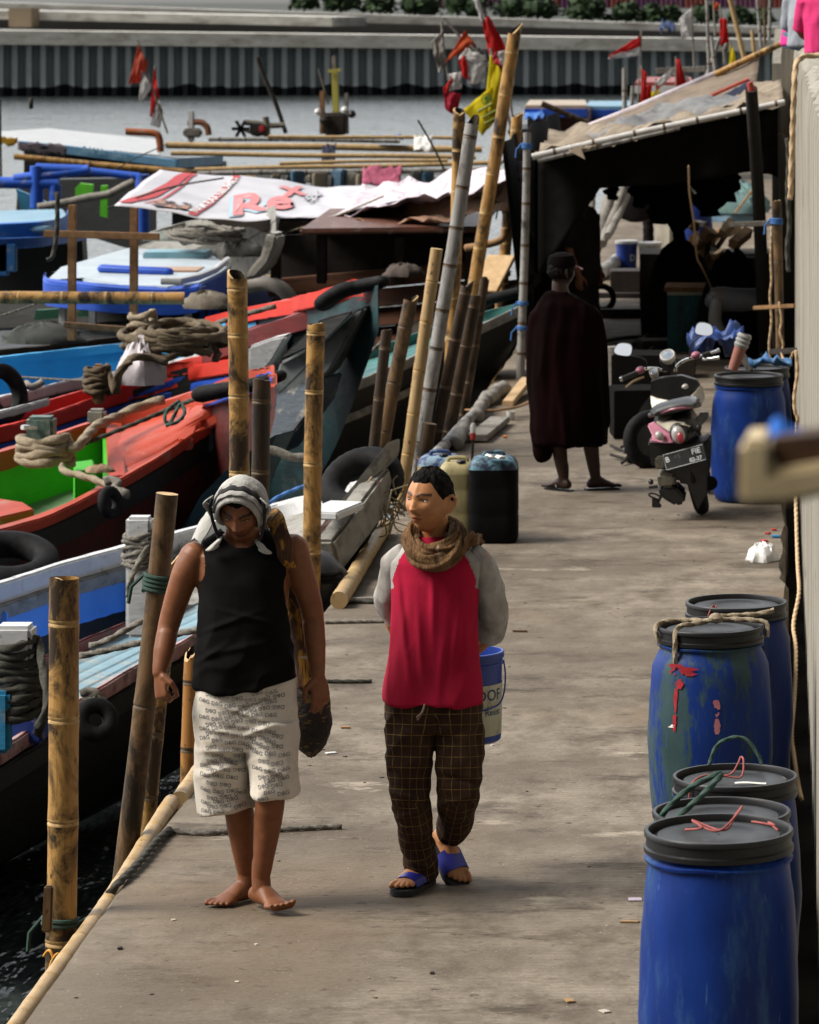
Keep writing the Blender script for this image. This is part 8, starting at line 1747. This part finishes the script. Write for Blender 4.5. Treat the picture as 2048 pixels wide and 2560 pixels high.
for (x, y, r, m_) in ((880,285,.07,mDK),(795,280,.06,mWH),(812,300,.09,mWOODK),(862,275,.06,mWH)):
    mb = MB(); mb.lathe([(.002,-r),(r*.7,-r*.7),(r,0),(r*.7,r*.7),(.002,r)], P(x,y,63.8), 12); mb.build('lamp', m_, t_)
for (pts, lb) in (([(715,333),(690,260),(660,190),(643,142)],'bare thin stick leaning over the water left of the yellow mast'),([(78,272),(78,245)],'dark stake in the water at the far left')):
    rope_thing(lb, [P(x,y,63) for x, y in pts], .035, mWOODK, 'stick')
# ---- flags
fRED = M('flag_red', (.62,.025,.025), (.50,.02,.02), 3, rough=.9, tl=.5); fWHT = M('flag_white', (.68,.66,.65), (.55,.53,.52), 3, rough=.9, dirt=(.35,.33,.31), dlo=.6, tl=.5); fYEL = M('flag_yellow', (.78,.66,.02), (.68,.56,.015), 3, rough=.9, tl=.5); fORG = M('flag_orange', (.60,.12,.035), (.48,.08,.03), 3, rough=.9, tl=.5); fDRT = M('flag_dirty', (.24,.22,.20), (.16,.145,.13), 3, rough=.95)
def flag(label, stick, pieces, D, grp='flags on the moored boats', r=.018, sm=None, k=1.3):
    root = thing('flag', label, 'flag', P(*stick[0],D), grp); mb = MB(); mb.tube([P(x,y,D) for x, y in stick], r*1.0, 6); mb.build('stick', sm or mWOODG, root)
    for (poly, m_, nm) in pieces:
        o_ = pieces[0][0][0]; A, B_, C_, D_ = [(o_[0]+(x-o_[0])*k, o_[1]+(y-o_[1])*k) for x, y in poly]; mb = MB()
        def fn(u, v):
            x = lerp(lerp(A[0],B_[0],u), lerp(D_[0],C_[0],u), v); y = lerp(lerp(A[1],B_[1],u), lerp(D_[1],C_[1],u), v)
            return P(x, y, D-.05) + V((0,.05*math.sin(u*7+v*3)*u + .03*nz((u*4,v*4,D),1.2), .02*nz((u*5,v*5,A[0]),1.1)))
        mb.grid(fn, 14, 10, th=.004); mb.build(nm, m_, root, angle=180)
    return root
flag('faded orange red and white flag on a leaning stick at the left', [(419,334),(372,190),(344,100)], [([(346,112),(364,148),(350,184),(327,188)],fRED if False else M('flag_faded', (.60,.12,.07), (.48,.09,.05), 3, tl=.5),'red_half'),([(352,160),(372,190),(360,215),(347,220)],fWHT,'white_half')], 62)
flag('limp red and white flag hanging right of the faded one', [(389,280),(388,165)], [([(386,168),(396,225),(388,262),(377,262)],fRED,'red_half'),([(390,215),(402,250),(398,285),(378,280)],fWHT,'white_half'),([(392,232),(402,252),(400,262),(390,240)],fRED,'red_tip')], 62.4)
flag('tallest red and white flag, twisted on its stick at the top centre', [(1320,600),(1262,140),(1178,-40)], [([(1182,0),(1192,-4),(1207,40),(1200,46)],fWHT,'white_part'),([(1200,42),(1212,30),(1250,98),(1214,108)],fRED,'red_half'),([(1214,104),(1252,94),(1262,112),(1218,138)],fWHT,'white_half')], 48)
yf = flag('big yellow flag with round green tree emblem and green lettering', [(1300,420),(1262,250),(1226,120)], [([(1226,138),(1264,190),(1244,300),(1204,335)],fYEL,'cloth'),([(1158,274),(1244,205),(1240,300),(1206,338)],fYEL,'cloth_wing'),([(1240,128),(1258,172),(1252,186),(1230,145)],M('flag_dull_red', (.4,.02,.03)),'red_corner')], 47.5, k=1.0)
def yfp(x, y): return P(x, y, 47.34)
mOLV = M('print_olive', (.16,.18,.02)); mGRN = M('print_green', (.03,.20,.04)); mb = MB(); c = (1217,248)
mb.loft([[yfp(c[0]+r*math.cos(a), c[1]+r*1.05*math.sin(a)) for a in [k*6.2832/24 for k in range(24)]] for r in (13.5,11.5)], cap0=False, cap1=False); mb.build('emblem_ring', mGRN, yf)
mb = MB(); rnd = random.Random(2); ring = [yfp(c[0]+(6.5+1.6*math.sin(k*2.3))*math.cos(k*.3927), c[1]-2+(5+1.2*math.sin(k*3.1))*math.sin(k*.3927)) for k in range(16)]; mb.add(ring, [tuple(range(16))]); mb.add([yfp(c[0]-1.2,c[1]+2), yfp(c[0]+1.2,c[1]+2), yfp(c[0]+2.5,c[1]+9.5), yfp(c[0]-2.5,c[1]+9.5)], [(0,1,2,3)]); mb.build('emblem_tree', mGRN, yf)
for k, (x0, y0, n) in enumerate(((1195,280,6),(1206,296,6),(1212,310,4))):
    mb = MB(); pl_ = [yfp(x0+j*5,y0-j*2.9-(1.5 if j % 2 else 0)) for j in range(n+2)]; mb.tube(pl_, .018, 4); mb.build('printed_line', mOLV, yf)
flag('dirty grey flag hanging on the leftmost stick of the flag cluster', [(1122,200),(1108,110),(1104,55)], [([(1108,75),(1112,140),(1100,160),(1084,98)],fDRT,'cloth')], 50)
flag('orange pennant with a grey corner on a slanted stick', [(1225,165),(1150,92),(1110,45)], [([(1162,76),(1184,105),(1150,120),(1123,140)],fORG,'cloth'),([(1176,100),(1192,112),(1200,124),(1186,122)],fDRT,'grey_corner')], 49.5)
flag('white flag with red corner blowing right below the orange pennant', [(1225,166),(1175,112)], [([(1165,120),(1200,135),(1218,160),(1150,140)],fWHT,'white_half'),([(1150,140),(1165,135),(1172,185),(1158,175)],fRED,'red_half'),([(1168,150),(1202,150),(1200,186),(1170,190)],fWHT,'white_tail')], 49)
flag('soaked crimson and white flag hanging lowest in the cluster', [(1130,280),(1124,185)], [([(1108,225),(1142,232),(1134,278),(1112,262)],M('flag_crimson', (.40,.012,.04), tl=.4),'red_half'),([(1118,195),(1142,190),(1144,222),(1120,226)],fWHT,'white_half'),([(1108,222),(1130,196),(1124,212),(1112,235)],fRED,'red_edge')], 48.6)
flag('crisp red and white flag flying left over the far sea wall', [(1594,280),(1604,72)], [([(1602,88),(1540,128),(1542,132),(1602,110)],fRED,'red_half'),([(1602,110),(1540,130),(1540,134),(1602,128)],fWHT,'white_half')], 70)
flag('white rag flag near the top right masts', [(1735,170),(1730,14)], [([(1728,20),(1706,40),(1710,78),(1730,75)],fWHT,'cloth')], 66); flag('dark red flag hanging on a mast behind the awning', [(1812,160),(1800,10)], [([(1800,46),(1812,45),(1818,92),(1800,98)],fRED,'cloth'),([(1802,96),(1818,92),(1815,112),(1804,106)],fDRT,'white_hem')], 60); flag('small yellow pennant behind the awning ridge', [(1830,170),(1826,105)], [([(1826,110),(1834,125),(1838,160),(1822,165)],fYEL,'cloth')], 58); flag('orange tipped rag on the mast at the top right', [(1788,90),(1784,0)], [([(1784,5),(1796,8),(1790,22),(1784,20)],fORG,'cloth')], 57)
# masts and poles standing on boats to the right
GM = 'bamboo masts of the boats beyond the awning'
for k, (a, b_, w_, st, lb) in enumerate([((1772,190),(1768,-30),9,SET_G,'grey mast left of the dark red flag'),((1862,150),(1822,-10),13,SET_P,'pale bamboo mast leaning left behind the awning ridge'),((1790,180),(1778,90),10,SET_G,'crossed grey pole under the dark red flag, left one'),((1766,190),(1800,92),9,SET_G,'crossed grey pole under the dark red flag, right one'),((1902,120),(1893,-20),9,SET_G,'straight grey mast left of the sitting people'),((1912,110),(1910,-20),7,SET_B,'thin brown mast beside the straight grey one'),((1924,100),(1926,-20),9,SET_G,'grey mast nearest to the sitting people'),((1885,130),(1880,75),10,SET_P,'short thick bamboo stump mast behind the ridge pole'),((1562,310),(1560,170),13,SET_G,'grey mooring pole standing in the water, left of the crisp flag'),((1576,300),(1582,215),11,SET_G,'shorter grey mooring pole leaning beside the taller one'),((1240,420),(1340,310),9,SET_G,'grey stick crossing behind the tall bamboo tips'),((1355,258),(1470,308),15,SET_D,'dark bundle of poles lying over the far blue boats')]):
    D = 58 + k*.6; pole(lb, P(*a,D), P(*b_,D), w_/2*D/F, w_/2*D/F*.9, st, seed=100+k, cut='flat', group=GM)
# far boats at the right
def farboat(label, x0, x1, y0, y1, D, roofm, wallm, trim):
    root = thing('far_boat', label, 'boat', P((x0+x1)/2,y1,D), 'small boats moored beyond the awning'); w_ = (x1-x0)*D/F
    mb = MB(); mb.slab([P(x0,y1,D), P(x1,y1,D), P(x1+4,y0+12,D), P(x0-2,y0+12,D)], (.0,2.0,0)); mb.build('cabin', wallm, root, bevel=.02)
    mb = MB(); mb.slab([P(x0-8,y0+14,D-.3), P(x1+8,y0+14,D-.3), P(x1+4,y0,D+3), P(x0+2,y0,D+3)], (0,0,.10)); mb.build('roof', roofm, root, bevel=.02)
    mb = MB(); mb.beam(P(x0-8,y0+19,D-.35), P(x1+8,y0+19,D-.35), .06, .14); mb.build('trim', trim, root, bevel=.01)
    for k in range(3):
        x = lerp(x0+10,x1-10,k/2); mb = MB(); mb.box(P(x,(y0+y1)/2+10,D-.02), ((x1-x0)*.16*D/F,.05,(y1-y0-25)*.5*D/F)); mb.build('window', mWOODK, root, bevel=.01)
    mb = MB(); mb.slab([P(x0-40,y1+24,D-.2), P(x1+30,y1+24,D-.2), P(x1+50,y1-4,D-.3), P(x0-55,y1-8,D-.3)], (0,2.4,0)); mb.build('hull', hBLK, root, bevel=.04)
farboat('far boat with pale orange roof and blue corner under the dark poles', 1320, 1462, 264, 330, 66, paint('roof_tanfar', (.42,.33,.24)), paint('wall_maroon', (.08,.02,.02)), pCOB)
farboat('far boat with pale blue roof and bright blue trim', 1470, 1575, 266, 325, 69, paint('roof_blue_far', (.18,.34,.46)), paint('wall_blue_far', (.03,.10,.24)), pCOB)
t_ = tarp('blue_tarp', 'rumpled blue tarp corner on the pale orange roofed far boat', [P(1310,300,65), P(1362,290,65), P(1355,268,66), P(1318,272,66)], M('tarp_blue', (.02,.14,.50), (.015,.10,.36), 3, rough=.5), 0, .1, 10, 8, 3)
farboat('crowded far boat draped with red and white flags behind the awning', 1595, 1725, 205, 270, 74, paint('roof_red_far', (.3,.05,.04)), paint('wall_dark_far', (.05,.03,.03)), pWHT)
for k, (poly, m_) in enumerate([([(1604,170),(1614,180),(1612,245),(1602,250)],fRED),([(1612,215),(1626,212),(1624,245),(1610,248)],fRED),([(1640,205),(1672,178),(1676,190),(1648,215)],fWHT),([(1690,150),(1697,148),(1712,200),(1692,210)],fRED),([(1692,185),(1712,190),(1728,215),(1694,222)],fWHT),([(1640,210),(1656,196),(1652,214),(1642,222)],fRED),([(1615,235),(1640,225),(1640,250),(1622,255)],fYEL)]):
    lb = ['long red cloth hanging at the left of the crowded far boat','short red cloth beside the long one on the crowded boat','white cloth swag on the crowded far boat','red pennant rising highest on the crowded far boat','white pennant tail under the highest red one','tiny red swag next to the white swag','small yellow cloth low on the crowded far boat'][k]
    flag(lb, [(poly[0][0],poly[0][1]+70),(poly[0][0],poly[0][1]-8)], [(poly, m_, 'cloth')], 72.5+k*.1, 'flags draped on the crowded far boat')
plank('grey bar lying across the crowded far boat', P(1640,178,73), P(1765,172,73), .10, .10, mWOODG, 'bar')
mb = MB(); c = P(1320,62,190); 
t_ = tarp('far_tarp', 'dark blue tarp lump on the far sea wall ledge', [P(1648,78,186), P(1690,76,186), P(1686,56,188), P(1655,58,188)], M('tarp_far', (.01,.03,.10)), 0, .4, 8, 6, 2)
bg_ = P(1856,255,70); mb = MB(); mb.lathe([(.07,0),(.08,.25),(.03,.36),(.03,.45)], P(1857-20,0,1) if False else P(1856,260,70), 10, cap1=True)
tag(mb.build('buoy', mDK), 'dark marker buoy standing in the water behind the masts', 'buoy')
